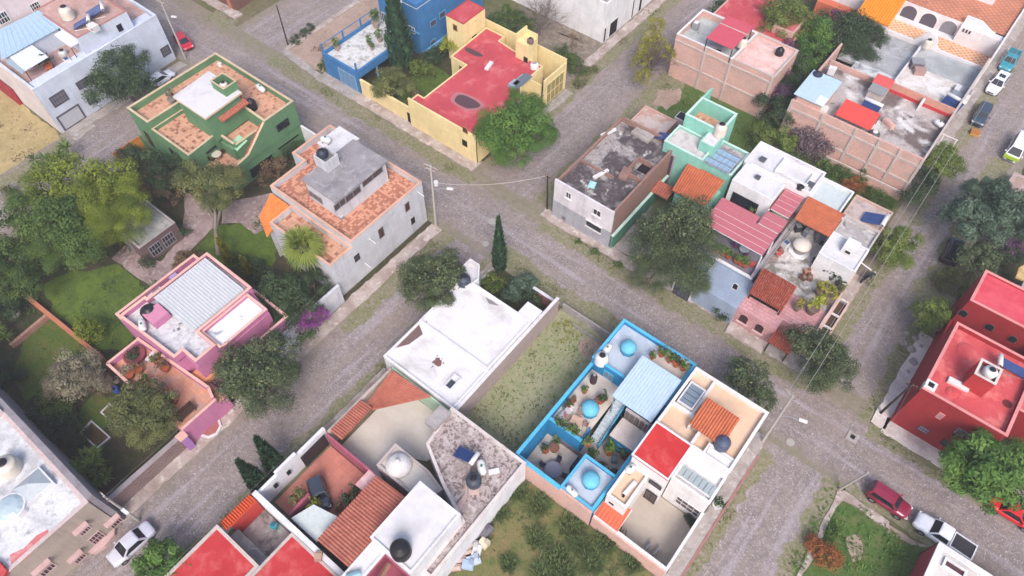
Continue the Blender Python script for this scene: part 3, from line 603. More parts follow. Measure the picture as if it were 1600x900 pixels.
def vehicle(label, cat, name, pos, heading, L, W, H, m, style='sedan', extra=None, z=0.0, group='parked cars'):
    root = thing(name, label, cat, (0, 0, 0), group); h = W/2; g = .24; belt = {'sedan': .9, 'hatch': .92, 'suv': 1.08, 'pickup': 1.08, 'van': 1.15}[style]; hood = {'sedan': .82, 'hatch': .84, 'suv': 1.0, 'pickup': 1.02, 'van': .95}[style]
    f, r = L/2, -L/2
    if style == 'sedan': cab = (-.30*L, -.17*L, .10*L, .27*L)     # rear base, rear top, front top, front base
    elif style == 'hatch': cab = (-.47*L, -.38*L, .08*L, .26*L)
    elif style == 'suv': cab = (-.49*L, -.44*L, .08*L, .22*L)
    elif style == 'van': cab = (-.49*L, -.47*L, .3*L, .44*L)
    else: cab = (-.10*L, -.07*L, .13*L, .24*L)
    rear = [(r, h*.8, g+.15, belt*.86), (r+.08, h*.93, g+.05, belt*.96), (r+.4, h, g, belt)] if style != 'pickup' else [(r, h*.93, g+.2, belt*.96), (r+.05, h*.96, g+.1, belt*.98), (r+.3, h*.98, g+.05, belt)]
    st = rear+[(cab[0]+.1, h, g-.02, belt), (0, h, g-.04, belt), (cab[3]-.05, h, g-.02, belt*.99), (cab[3]+.15, h*.99, g, hood+.04), (f-.5, h*.95, g, hood), (f-.18, h*.86, g+.02, hood*.9), (f-.02, h*.7, g+.1, hood*.72)]
    loft(MB(), st).build('body', m, root, smooth=True)
    zb, zt = belt-.03, H; b = MB(); wb, wt = h*.93, h*.74
    C = [(cab[0], wb, zb), (cab[3], wb, zb), (cab[2], wt, zt-.03), (cab[1], wt, zt-.03)]
    vs = [(x, y*s, z_) for s in (-1, 1) for x, y, z_ in C]+[(cab[2]-.15, 0, zt+.02), (cab[1]+.15, 0, zt+.02)]
    b.add(vs, [(0, 1, 2, 3), (7, 6, 5, 4), (1, 5, 6, 2), (4, 0, 3, 7), (3, 2, 8, 9), (6, 7, 9, 8), (2, 6, 8), (7, 3, 9)]); b.build('cabin', m, root)
    def gl(nm, q, ins=.1, off=.012):
        q = [np.array(x, float) for x in q]; c_ = sum(q)/4; n_ = np.cross(q[1]-q[0], q[3]-q[0]); n_ /= np.linalg.norm(n_)
        if np.dot(n_, c_-np.array((0, 0, belt))) < 0: n_ = -n_
        mb = MB(); mb.add([tuple(c_+(x-c_)*(1-ins)+n_*off) for x in q], [(0, 1, 2, 3)]); return mb.build(nm, CARGLASS, root)
    A = lambda i, s: (C[i][0], C[i][1]*s, C[i][2])
    gl('windshield', [A(1, -1), A(1, 1), A(2, 1), A(2, -1)], .12); gl('rear_window', [A(0, 1), A(0, -1), A(3, -1), A(3, 1)], .2)
    for s in (-1, 1): gl('side_window', [A(0, s), A(1, s), A(2, s), A(3, s)], .17)
    wr = .31 if style in ('sedan', 'hatch') else .37
    for x in (f-.17*L-.1, r+.19*L):
        for s in (-1, 1):
            t = MB(); t.tube([(x, s*(h-.2), wr), (x, s*(h+.015), wr)], wr, 16); t = t.build('wheel', TYRE, root); q = MB(); q.tube([(x, s*(h+.01), wr), (x, s*(h+.025), wr)], wr*.6, 12); q.build('rim', RIM, t)
    for s in (-1, 1):
        MB().cbox((f-.2, s*h*.66, hood*.78), (.28, .34, .13), s*-.35).build('headlight', LAMPW, root); MB().cbox((r+.06, s*h*.72, belt*.8), (.12, .28, .18), 0).build('taillight', LAMPR, root)
        MB().cbox((cab[3]-.3, s*(h+.09), belt+.06), (.12, .2, .14), 0).build('mirror', m, root)
    MB().cbox((f-.08, 0, hood*.55), (.14, h*.9, .16)).build('grille', BLACKP, root)
    if style == 'pickup':
        bx0, bx1 = r+.06, cab[0]-.05; bd = MB(); bd.add([(bx0, -h*.84, belt+.035), (bx1, -h*.84, belt+.035), (bx1, h*.84, belt+.035), (bx0, h*.84, belt+.035)], [(0, 1, 2, 3)]); bd.build('cargo_bed', extra or plain((58, 56, 62), .8), root)
        w_ = MB(); w_.ring([(bx0, -h*.9), (bx1, -h*.9), (bx1, h*.9), (bx0, h*.9)], .09, belt, belt+.14); w_.build('bed_rail', m if not extra else m, root)
    elif style in ('suv',) and extra == 'rack':
        for s in (-1, 1): MB().tube([(cab[1]+.2, s*wt*.85, zt+.06), (cab[2]-.1, s*wt*.85, zt+.06)], .03, 5).build('roof_rail', STEEL, root)
    elif extra == 'sunroof': MB().cbox(((cab[1]+cab[2])/2+.2, 0, zt+.012), (.8, .8, .03)).build('sunroof', CARGLASS, root)
    root.location = (pos[0], pos[1], z); root.rotation_euler = (0, 0, heading); return root
def park(label, cat, name, p, heading, *a, **k):
    x, y = P(p, .75)[:2]; return vehicle(label, cat, name, (x, y), heading, *a, **k)

# ---------------- poles and wires ----------------
POLEC = plain((186, 180, 174), .85); POLEW = plain((62, 50, 48), .9); WIRE = plain((176, 172, 170), .5)
def pole(label, base, h, m=None, r=.15, name='utility_pole', top=None, arms=(), lamp=None, gear=None, group='poles along the streets'):
    root = thing(name, label, 'utility pole', (base[0], base[1], 0), group); top = top or (base[0], base[1], h); m = m or POLEC
    MB().tube([(base[0], base[1], 0), top], [r, r*.62], 8).build('shaft', m, root); at = lambda t: np.array((base[0], base[1], 0.))*(1-t)+np.array(top)*t
    for t, dx, dy, ex in arms:
        q = at(t); MB().cbox(tuple(q), (math.hypot(dx, dy), .1, .1), math.atan2(dy, dx)).build('crossarm', m, root)
        for s in (-.45, .45, .15): MB().lathe(q[0]+dx*s, q[1]+dy*s, [(.05, q[2]+.05), (.07, q[2]+.12), (.05, q[2]+.2)], 8).build('insulator', plain((150, 110, 90), .3), root)
    if lamp:
        t, dx, dy = lamp; q = at(t); e = q+np.array((dx, dy, .5)); MB().tube([tuple(q), tuple(q*.5+e*.5+np.array((0, 0, .15))), tuple(e)], .035, 6).build('lamp_arm', STEEL, root); MB().cbox(tuple(e+np.array((dx, dy, -.05))*.12), (.75, .3, .14), math.atan2(dy, dx)).build('lamp_head', WHITEP, root)
    if gear: t, dx, dy = gear; q = at(t)+np.array((dx, dy, 0)); MB().lathe(q[0], q[1], [(.22, q[2]-.35), (.26, q[2]-.3), (.26, q[2]+.3), (.2, q[2]+.36)], 14).build('transformer', plain((214, 216, 220), .4), root)
    return root
def cable(label, a, b, sag=.5, r=.006, m=None):
    n = 10; pts = [tuple(np.array(a)*(1-t)+np.array(b)*t-np.array((0, 0, 4*sag*t*(1-t)))) for t in np.linspace(0, 1, n)]
    return tag(MB().tube(pts, r, 4).build('power_cable', m or WIRE), label, 'cable', 'overhead power cables')
# ---------------- the ground ----------------
COB = cobbles(0, 42.6, 3.6)
G_BASE = ground((128, 116, 96), (104, 108, 72), (92, 92, 62), (140, 124, 110), name='earth')
G_VERGE = ground((152, 140, 126), (132, 130, 98), (112, 120, 74), (164, 152, 142), .5, 5, 'verge', .5, .5, .56)
G_GARDEN = ground((78, 70, 60), (64, 74, 44), (96, 84, 66), (70, 84, 44), .3, 5, 'garden_soil')
G_LAWN = ground((84, 102, 50), (102, 124, 50), (70, 88, 46), (110, 122, 62), .22, 6, 'lawn')
G_LAWN2 = ground((98, 110, 56), (82, 104, 46), (118, 112, 66), (72, 92, 46), .22, 6, 'lawn')
G_VACANT = ground((160, 160, 130), (142, 150, 108), (166, 162, 136), (128, 142, 92), .2, 7, 'rough_grass', .5, .52, .58)
G_BROWN = ground((128, 120, 82), (102, 116, 66), (140, 122, 88), (92, 108, 60), .16, 5, 'scrub', .52, .55, .56)
G_DRY = ground((190, 170, 128), (170, 152, 108), (154, 142, 100), (128, 116, 82), .3, 6, 'dry_grass', .5, .58, .64)
G_DIRT = ground((186, 162, 150), (170, 146, 132), (150, 138, 120), (196, 178, 168), .3, 6, 'bare_earth')
G_BRUSH = ground((140, 130, 116), (118, 108, 98), (170, 156, 148), (100, 100, 72), .35, 5, 'scrub')
G_GREEN = ground((92, 116, 62), (78, 106, 52), (114, 118, 76), (70, 96, 48), .25, 6, 'rough_grass')
G_PATH = blotch((168, 148, 146), [((146, 124, 124), .5, .5, .12), ((186, 170, 166), 2, .58, .06)], name='gravel_path')
def flat(name, poly, z, m, jag=0.0, step=.6, kind='structure'):
    poly = ccw(poly)
    if jag:
        q = []
        for i in range(len(poly)):
            a, b = poly[i], poly[(i+1) % len(poly)]; L = math.hypot(b[0]-a[0], b[1]-a[1]); n = max(1, int(L/step)); nx, ny = (b[1]-a[1])/(L or 1), -(b[0]-a[0])/(L or 1); k = 0
            for j in range(n): t = j/n; k = k*.55+rnd.gauss(0, jag*.7); q.append((a[0]*(1-t)+b[0]*t+nx*k, a[1]*(1-t)+b[1]*t+ny*k))
        poly = q
    mb = MB(); mb.add([(x, y, z) for x, y in poly], [tuple(range(len(poly)))]); return tag(mb.build(name, m), kind=kind)
def rect(x0, x1, y0, y1): return [(x0, y0), (x1, y0), (x1, y1), (x0, y1)]
def walk(name, poly, h, m, jag=.07):
    poly = ccw(poly); q = []
    for i in range(len(poly)):
        a, b = poly[i], poly[(i+1) % len(poly)]; L = math.hypot(b[0]-a[0], b[1]-a[1]); n = max(1, int(L/.7))
        for j in range(n): t = j/n; q.append((a[0]*(1-t)+b[0]*t+rnd.gauss(0, jag), a[1]*(1-t)+b[1]*t+rnd.gauss(0, jag)))
    mb = MB(); mb.prism(q, -.02, h, True, False); return tag(mb.build(name, m), kind='structure')
flat('ground', rect(-1200, 1200, -900, 1600), -.012, G_BASE)
flat('street', rect(-140, 40, 38.2, 48.4), 0, COB)
for x0, x1 in ((-46, -32.6), (.8, 11), (-92, -80.2)):
    c_, h_ = {-46: (-38.6, 5.2), .8: (5.8, 4.2), -92: (-86.2, 5.0)}[x0]; m_ = cobbles(1, -37.2 if x0 == -46 else c_, 4.2 if x0 == -46 else h_); flat('street', rect(x0, x1, -60, 38.2), 0, m_); flat('street', rect(x0, x1, 48.4, 190), 0, cobbles(1, -39, 4.0) if x0 == -46 else m_)
# verges
for v in (rect(-82, -43.2, 45.6, 47.7), rect(-32.4, 2.6, 45.5, 47.5), rect(-68, -43, 38.3, 39.6), rect(-34, -15.5, 38.4, 40.9), rect(-15.6, 1, 39.6, 41.0), rect(-34.4, -32.4, -10, 38), rect(-41.3, -39.3, 21, 38.4),
          rect(-45.6, -42.7, 50, 100), rect(-35.6, -31.9, 49.5, 84), rect(2.0, 3.6, 48.3, 112), rect(2.1, 3.4, 14, 37), rect(8.1, 9.7, 46.4, 62), rect(8.6, 10.4, 10, 38.4), rect(10.2, 19, 38.2, 39.6), rect(9.6, 22, 44.6, 46.6),
          rect(-91, -88.4, 8, 18), rect(-82.5, -80.6, 12, 38), rect(6.9, 9.6, 62, 92), rect(-98, -93, 47, 49.6)):
    flat('verge', v, .006, G_VERGE, .32)
# pavements
PALE = blotch((236, 226, 222), [((206, 190, 184), .5, .56, .1), ((176, 160, 156), 1.4, .68, .04)], seed=99, name='pavement')
for v, h, m in ((rect(-42.7, -41.1, -9, 38), .14, WALK), (rect(-33.3, -19.6, 47.3, 48.7), .13, WALK), (rect(-19.6, -8, 47.6, 50), .12, PAD), (rect(-7.4, -2.9, 46.6, 48.9), .2, WALK), (rect(-2.7, 2.2, 47, 49), .12, PAD), (rect(-66.4, -44.6, 47.7, 49.6), .14, WALK),
                (rect(-73.6, -66.4, 47.6, 50.2), .15, PAD), (rect(9.5, 11, 46.4, 60), .14, PALE), (rect(10.6, 17.8, 46.0, 48), .14, PALE), (rect(.95, 2.15, 14, 38.3), .14, PAD), (rect(.2, 1.7, 79, 140), .14, PAD), (rect(-45.9, -44.4, 74, 150), .14, WALK),
                (rect(-92, -90.4, 19.3, 38), .12, PAD), (rect(-107, -93.6, 49.4, 50.9), .14, WALK), (rect(-15.8, .9, 38.7, 39.9), .12, WALK), (rect(-33.4, -32.6, -8, 38), .1, WALK), (rect(.3, 1.9, 48.9, 63), .12, WALK), (rect(-44.5, -43.2, 56.5, 68), .08, PAD)):
    walk('pavement', v, h, m)
tag(MB().box(2.16, 2.34, 14, 36, -.02, .2).build('kerb', plain((176, 120, 120), .9)), kind='structure')
walk('path', [(-82.3, 49.4), (-81.2, 48.3), (-73.7, 47.7), (-73.7, 48.7), (-80.6, 49.5)], .14, PAD)
walk('path', [(-82.4, 49.3), (-81.5, 49.6), (-82.0, 78), (-82.9, 78)], .12, WALK)
k = Q(0, 0)
walk('driveway', ppx(0, k(410, 840), k(520, 740), k(600, 790), k(480, 885)), .08, PAD, .05)
# lots
def lot(name, poly, m, z=.01, jag=.15): return flat(name, poly, z, m, jag)
lot('garden', rect(-80.4, -42.8, -40, 38.2), G_GARDEN, .008, .05)
g = T(0, 400, 3)
lot('lawn', ppx(0, g(190, 150), g(330, 80), g(560, 40), (255, 470), (190, 548), g(440, 440), g(250, 270)), G_LAWN, .02, .25)
lot('lawn', ppx(0, g(245, 285), g(440, 450), g(380, 520), g(220, 610), g(120, 680), g(60, 560), g(120, 390)), G_LAWN2, .02, .25)
lot('lawn', ppx(0, (300, 398), (335, 352), (400, 348), (432, 372), (425, 420), (385, 425)), G_LAWN, .02, .2)
lot('lawn', ppx(0, g(440, 640), (185, 620), (150, 690), (118, 690)), G_LAWN2, .02, .3)
lot('garden_path', ppx(0, (290, 300), (322, 318), (338, 350), (262, 430), (240, 452), (174, 404), (196, 384), (250, 410), (284, 370)), G_PATH, .024, .08)
lot('garden_path', ppx(0, (348, 318), (430, 300), (425, 350), (398, 366), (375, 348), (346, 350)), G_PATH, .024, .08)
lot('vacant_lot', rect(-23.2, -15.6, 20.2, 38), G_VACANT, .012, .05)
lot('scrub_lot', rect(-13.8, .9, -60, 20), G_BROWN, .012, .05)
lot('earth_lot', rect(-82, -73.2, 49, 110), G_DIRT, .012, .2)
lot('rough_lot', rect(-32, .4, 68, 80), G_GREEN, .012, .3)
lot('earth_patch', ppx(0, (1030, 140), (1062, 138), (1062, 158), (1040, 172), (1022, 160)), G_DIRT, .018, .25)
lot('brush_lot', rect(-57, -44.6, 67, 100), G_BRUSH, .012, .2)
lot('backyard', rect(-32, .3, 80, 180), G_GARDEN, .012, .2)
lot('yard', rect(-73.2, -44.6, 50, 67), G_GARDEN, .011, .05)
lot('backyard', rect(10.9, 60, 58, 130), G_GARDEN, .012, .2)
lot('dry_field', [(-160, -40), (-91.4, -40), (-91.4, 18), (-93, 18.6), (-160, 18.6)], G_DRY, .012, .15)
lot('corner_lot', rect(10.3, 40, -20, 37.2), G_GREEN, .012, .2)
lot('forecourt', rect(-15.6, -.5, 48.4, 52), CONC, .014, .03)
lot('forecourt', rect(-23.4, -15.7, 48.8, 57.2), PAD, .014, .05)
i = Q(3, 3)
walk('path', ppx(.1, i(430, 370), i(480, 365), i(580, 440), i(760, 560), i(745, 600), i(640, 535), i(540, 450), i(470, 430), i(420, 470), i(370, 570), i(360, 620), i(330, 675), i(300, 680), i(330, 590), i(380, 480)), .1, WALK, .05)
walk('path', ppx(.1, i(250, 740), i(290, 730), i(285, 800), i(230, 870), i(210, 905), i(175, 905), i(230, 810)), .1, WALK, .05)
lot('earth_patch', ppx(0, i(490, 660), i(560, 640), i(600, 700), i(580, 800), i(530, 810), i(500, 740)), G_DIRT, .018, .2)
lot('earth_patch', ppx(0, i(700, 540), i(760, 580), i(940, 690), i(1010, 720), i(900, 700), i(740, 620)), G_DIRT, .018, .1)
s = T(590, 400, 3.46)
lot('planting_bed', [(-32.6, 33.4), (-23.4, 34), (-23.4, 38), (-32.6, 38.2)], G_GARDEN, .014, .05)
lot('earth_patch', ppx(0, (905, 532), (922, 528), (945, 545), (938, 560), (920, 562), (906, 548)), G_DIRT, .018, .12)
# manholes and slabs in the street
for p, r in (((769, 346), .5), ((759, 381), .4), ((1235, 691), .42)):
    x, y = P(p)[:2]; o = MB(); o.lathe(x, y, [(r, -.02), (r, .03), (r*.8, .035), (.02, .04)], 20); tag(o.build('manhole_cover', plain((178, 172, 166), .8)), 'round pale manhole cover set in the cobbles '+{769: 'of the upper crossing', 759: 'below the crossing near the cypress', 1235: 'beside the right hand crossing'}[p[0]], 'manhole cover', 'manhole covers')
x, y = P((1332, 683))[:2]; t = thing('inspection_slab', 'square concrete slab with a dark hatch lying in the street crossing', 'inspection slab', (x, y, 0)); MB().cbox((x, y, .03), (1.1, 1.1, .1)).build('slab', PAD, t); MB().cbox((x, y, .09), (.45, .45, .03)).build('hatch', DARK, t)
x, y = P((376, 85))[:2]; MB

# ---------------- the air ----------------
hz = MB(); hz.box(-1500, 1500, -1300, 2000, -1.2, 73); hz = tag(hz.build('haze', None), kind='stuff')
hm = bpy.data.materials.new('haze'); hm.use_nodes = True; hn = hm.node_tree; hn.nodes.remove(hn.nodes['Principled BSDF']); pv = hn.nodes.new('ShaderNodeVolumePrincipled')
pv.inputs['Color'].default_value = (.95, .94, 1, 1); pv.inputs['Density'].default_value = .00055; pv.inputs['Anisotropy'].default_value = .1; hn.links.new(pv.outputs[0], hn.nodes['Material Output'].inputs['Volume']); hz.data.materials.clear(); hz.data.materials.append(hm)
# ---------------- houses ----------------
HG = 'houses around the crossing'
PINKTILE = tiled((206, 172, 168), (190, 154, 150), (176, 146, 144), .6, 0, (170, 140, 130), .55)
ORTILE = lambda seed, st=(162, 108, 88), th=.635, sc_=.8: tiled((224, 176, 148), (212, 158, 128), (202, 152, 128), .4, 0, st, th, sc_, seed, .03, True)
# --- large pale blue house, upper left
PBLUE = paint((214, 222, 238), (150, 155, 170), .3); BEIGE = paint((222, 210, 208), (170, 160, 155), .4)
k = T(0, 0, 3.9115)
h = house('blue_house', 'large pale blue two storey house with a grey garage door at the upper left corner', 'house', (-98, 28), HG)
A, B = (-92.0, 18.95), (-92.9, 38.0); M = [A, B, (-125, 38.2), (-125, 19.0)]
blk(h, M, 7.3, .5, PBLUE, PINKTILE, PBLUE, .25)
MB().prism([(-92.05, 18.85), (-92.05, 18.93), (-125, 18.98), (-125, 18.9)], 0, 7.28).build('gable_wall', BEIGE, h)
MB().prism([(-92.3, 19.4), (-93.2, 37.5), (-94.9, 37.5), (-94.0, 19.4)], 6.7, 7.1).build('canopy', PBLUE, h)
U = (-103, -93.2, 27.2, 34.6); blk(h, U, 9.6, .06, PBLUE, tiled((204, 172, 164), (190, 156, 150), (176, 146, 144), .8, 0, (186, 150, 140), .5), plain((186, 130, 120), .8), .2, 6.5, .05)
win(h, edge(U, 'E'), k(638, 298), k(688, 255), bars=1); win(h, edge(U, 'E'), k(718, 178), k(740, 150), bars=1)
F = (A, B)
for a, b in (((335, 660), (385, 545)), ((485, 552), (530, 465)), ((1000, 352), (1025, 270)), ((545, 640), (570, 585))): win(h, F, k(*a), k(*b), frame=plain((90, 80, 90), .6), pane=plain((120, 122, 134), .3, .5), bars=4, fw=.16)
win(h, F, k(400, 806), k(475, 632), 'garage_door', plain((100, 92, 108), .6), plain((196, 200, 208), .6), bars=0, fw=.22)
MB().box(-101.9, -97.7, 21.5, 27, 6.4, 9.1).build('roof_room', PBLUE, h)
sheet(h, 'metal_roof', (-102.6, 21.7, 9.7), (-102.4, 27.4, 9.7), (-97.4, 27.6, 9.35), (-97.2, 18.9, 9.35), rmetal((176, 204, 230)), .5)
sheet(h, 'metal_awning', (-98, 20, 9.1), (-98.2, 23.1, 9.1), (-94, 23.2, 8.8), (-93.8, 19.8, 8.8), rmetal((232, 238, 244)), .35)
sheet(h, 'metal_awning', (-97.1, 26.0, 9.1), (-97.1, 27.3, 9.1), (-93.5, 27.2, 8.8), (-93.5, 26.0, 8.8), rmetal((232, 236, 242)), .35)
for x, y in ((-94.1, 19.9), (-94.1, 23.1), (-93.7, 26.1), (-98, 20.2)): MB().tube([(x, y, 6.5), (x, y, 8.85)], .05, 5).build('post', IRON, h)
sheet(h, 'clear_awning', (-97, 19.2, 9.0), (-98, 20, 9.0), (-94, 19.8, 8.7), (-93.6, 19.3, 8.7), plain((170, 190, 200), .3, .5), .3)
N = [(-103.2, 20.5), (-103, 38), (-128, 38), (-128, 20.5)]; n = house('pink_house', 'tall pale pink house with gridded windows in the upper left corner', 'house', (-115, 28), HG)
NP = paint((222, 206, 208), (170, 150, 150), .3); blk(n, N, 13.2, .6, NP, PINKTILE, NP)
for a, b in (((5, 158), (30, 60)), ((200, 75), (230, 0))): win(n, (N[0], N[1]), k(*a), k(*b), frame=WHITEP, pane=GLASS, bars=3, fw=.12)
w_ = thing('garden_wall', 'dark red wall between the dry field and the pale blue house', 'wall', (-105, 18.7, 0)); MB().box(-122, -101.5, 18.35, 18.75, 0, 2.5).build('panel', paint((168, 60, 66), (120, 50, 50), .4), w_); MB().box(-122, -101.4, 18.3, 18.8, 2.5, 2.58).build('coping', paint((150, 56, 60)), w_)
tank('cream water tank on the pink roof of the pale blue house', k(405, 75), 9.6, .85, 1.7, CREAM)
solar('solar heater on the pale blue house, the one nearer the tank and box', k(495, 145), 9.6, 2.0, 1.2, 1.0); solar('solar heater on the pale blue house, the upper one with the longer blue tubes', k(575, 75), 9.6, 2.2, 1.7, 1.1)
boxy('roof_unit', 'white boxy unit beside the solar heaters on the pale blue house', 'roof unit', k(570, 165), 9.6, (1.3, .9, .7), .1, WHITEP, [('lid', 0, 0, .73, 1.34, .94, .06, WHITEP), ('port', .3, -.46, .4, .3, .03, .25, DARK)])
washer('white washing machine on the terrace of the pale blue house', k(412, 372), 6.55, 0)
tank('white round tub on the terrace of the pale blue house', k(385, 325), 6.55, .6, .9, plain((206, 208, 210), .5), group='rooftop water tanks')
potted('big dark potted shrub under the awning of the pale blue house', k(295, 400), 6.55, 2.2, 'dark')
# --- green house
GREEN = paint((110, 150, 112), (70, 96, 76), .3, .8); GCOP = paint((214, 192, 160), (150, 130, 110), .3)
k = T(190, 70, 4.09)
h = house('green_house', 'green corner house with terracotta terraces and a white penthouse roof', 'house', (-73, 31), HG)
L2 = [(-76.4, 24.55), (-69.0, 24.55), (-69.4, 29.3), (-76.4, 29.3)]
acc(h, 'wall', GREEN).prism(rect(-80.5, -65.3, 24.5, 38.2), 0, 2.95)
MB().box(-68.9, -65.6, 24.7, 29.2, 2.9, 3.02).build('patio_floor', ORTILE(5), h)
L1 = [(-80.5, 24.5), (-76.3, 24.5), (-76.3, 29.1), (-75.2, 33.6), (-69, 33.6), (-65.3, 33.5), (-65.3, 38.2), (-80.5, 38.2)]
acc(h, 'wall', GREEN).ring(L1, .22, 2.9, 6.85); MB().prism(inset(L1, .2), 5.6, 5.95).build('terrace', ORTILE(6), h); acc(h, 'coping', GCOP).ring(inset(L1, -.04), .3, 6.85, 6.93)
acc(h, 'wall', GREEN).ring(L2, .2, 2.9, 5.75); MB().prism(inset(L2, .18), 5.0, 5.25).build('terrace', ORTILE(7, (136, 84, 66), .6, .9), h); acc(h, 'coping', GCOP).ring(inset(L2, -.03), .28, 5.75, 5.82)
L3 = rect(-69.0, -65.6, 29.3, 33.5); acc(h, 'wall', GREEN).box(-69.0, -66.7, 29.25, 29.45, 2.9, 5.5); MB().box(-69.3, -66.7, 29.45, 33.55, 4.5, 4.75).build('terrace', ORTILE(8), h); acc(h, 'coping', GCOP).box(-69.05, -66.6, 29.2, 29.5, 5.5, 5.57); acc(h, 'wall', GREEN).box(-66.75, -66.55, 29.45, 33.5, 2.9, 5.2); acc(h, 'coping', GCOP).box(-66.8, -66.5, 29.5, 33.5, 5.2, 5.27)
PH = [(-74.8, 28.2), (-68.6, 28.2), (-68.9, 33.9), (-75.2, 33.9)]; acc(h, 'wall', GREEN).prism(inset(PH, .3), 5.0, 9.05); MB().prism(PH, 9.05, 9.25).build('penthouse_roof', blotch((224, 221, 224), [((180, 174, 176), .7, .66, .04), ((206, 202, 204), .4, .55, .1)], fine=.06), h); acc(h, 'eave', GCOP).ring(inset(PH, -.03), .12, 9.0, 9.22)
BX = rect(-72.1, -69.6, 32.2, 34.1); acc(h, 'wall', GREEN).ring(BX, .12, 9.25, 10.4); MB().prism(inset(BX, .1), 9.26, 9.6).build('tank_box_floor', plain((80, 118, 84), .8), h); acc(h, 'coping', GCOP).ring(inset(BX, -.03), .18, 10.4, 10.47)
tiles(h, 'tiled_awning', (-70, 30, 8.1), (-70.0, 34.1, 8.1), (-68.4, 34.1, 7.7), (-68.2, 29.8, 7.7), CLAY, .3)
# stair wall down the right side
acc(h, 'wall', GREEN).add([(-65.3, 33.5, 2.9), (-65.3, 28.2, 2.9), (-65.3, 28.2, 3.6), (-65.3, 30.0, 3.9), (-65.3, 33.5, 6.85), (-65.5, 33.5, 2.9), (-65.5, 28.2, 2.9), (-65.5, 28.2, 3.6), (-65.5, 30.0, 3.9), (-65.5, 33.5, 6.85)], [(0, 1, 2, 3, 4), (9, 8, 7, 6, 5), (1, 6, 7, 2), (2, 7, 8, 3), (3, 8, 9, 4)])
acc(h, 'coping', GCOP).slab((-65.26, 33.6, 6.93), (-65.56, 33.6, 6.93), (-65.56, 30.0, 3.98), (-65.26, 30.0, 3.98), .08); acc(h, 'coping', GCOP).slab((-65.26, 30.0, 3.98), (-65.56, 30, 3.98), (-65.56, 28.15, 3.66), (-65.26, 28.15, 3.66), .08)
st = MB()
for i_ in range(14): st.box(-66.5, -65.52, 30.0+i_*.25, 30.26+i_*.25, 2.95, 3.2+i_*.2)
st.build('staircase', plain((196, 120, 110), .8), h)
MB().slab((-67.9, 31.0, 5.0), (-66.3, 31.0, 5.0), (-66.2, 29.2, 4.7), (-67.9, 29.2, 4.7), .08).build('skylight', plain((176, 226, 188), .4, .4), h)
MB().box(-68.9, -66.6, 28.9, 29.15, 2.95, 4.8).build('stair_wall', GREEN, h)
W1 = ((-80.5, 24.5), (-69, 24.5))
for a, b in (((215, 655), (140, 548)), ((375, 765), (300, 655)), ((440, 800), (405, 735))): win(h, W1, k(*a), k(*b), frame=IRON, pane=GLASS, fw=.1)
WE = ((-69.05, 24.5), (-69.3, 29.3))
win(h, WE, k(497, 795), k(455, 735), 'glass_door', IRON, GLASS, bars=1); win(h, WE, k(545, 700), k(600, 640), 'glass_door', IRON, GLASS, bars=1)
WR = ((-65.28, 24.5), (-65.28, 38.2))
win(h, WR, k(1000, 560), k(1060, 465), frame=IRON, fw=.14, bars=1); win(h, WR, k(1000, 680), k(1130, 560), 'opening', GREEN, DARK, fw=.1); win(h, WR, k(835, 860), k(960, 690), 'opening', GREEN, DARK, fw=.1)
tank('black water tank beside the tiled awning of the green house', k(828, 380), 5.95, .62, 1.5); tank('cream water tank inside the roof box of the green house', k(655, 262), 9.6, .5, 1.0, CREAM); gas('white gas tank on the right terrace of the green house', k(890, 282), 5.95, 1.6, .38, -.1)
washer('white washing machine under the tiled awning of the green house', k(715, 470), 4.75, 0); boxy('laundry_sink', 'pale blue laundry sink beside the washing machine on the green house', 'sink', k(660, 498), 4.75, (.8, .7, .85), 0, plain((150, 170, 210), .5), [('basin', 0, 0, .87, .6, .5, .05, plain((110, 130, 180), .4)), ('splashback', -.37, 0, 1.0, .06, .7, .3, GREYM)])
table('round pale table on the patio of the green house', k(605, 697), 3.02, .6, .74, plain((214, 206, 190), .5))
x, y = P(k(575, 735), 3.4)[:2]; chair('wooden chair left of the round patio table at the green house', x, y, 3.02, .8, DKWOOD); x, y = P(k(645, 680), 3.4)[:2]; chair('wooden chair right of the round patio table at the green house', x, y, 3.02, 2.6, DKWOOD)
potted('green potted plant on the long terrace of the green house', k(318, 345), 5.95, 1.9, 'grey', plain((150, 140, 135), .8)); boxy('antenna_box', 'small white box on the rear terrace of the green house', 'roof unit', k(628, 125), 5.95, (.5, .35, .4), .5, WHITEP, [('lid', 0, 0, .42, .54, .38, .05, WHITEP)])
gt = thing('garden_gate', 'orange wooden gate beside the green house', 'gate', (-81, 22, 0)); x0, y0 = P((205, 232), 1.2)[:2]
MB().cbox((-80.7, 22.2, 1.1), (.12, 4.0, 2.2)).build('panel', plain((226, 150, 70), .7), gt); MB().box(-80.9, -80.5, 24.1, 24.4, 0, 2.4).build('post', GREEN, gt); MB().box(-80.8, -80.6, 20.2, 24.2, 2.2, 2.3).build('rail', plain((200, 120, 60), .7), gt)
h = thing('garden_wall', 'white wall with a grey gate between the green house and the grey house', 'wall', (-62, 38.2, 0)); MB().box(-65.2, -58.6, 38.0, 38.2, 0, 2.9).build('panel', WHITE, h); MB().box(-65.2, -58.6, 37.95, 38.25, 2.9, 2.98).build('coping', WHITE2, h); win(h, ((-65.2, 38.0), (-58.6, 38.0)), None, None, 'gate', IRON, GREYM, uz=(2.6, 4.4, .05, 2.2))
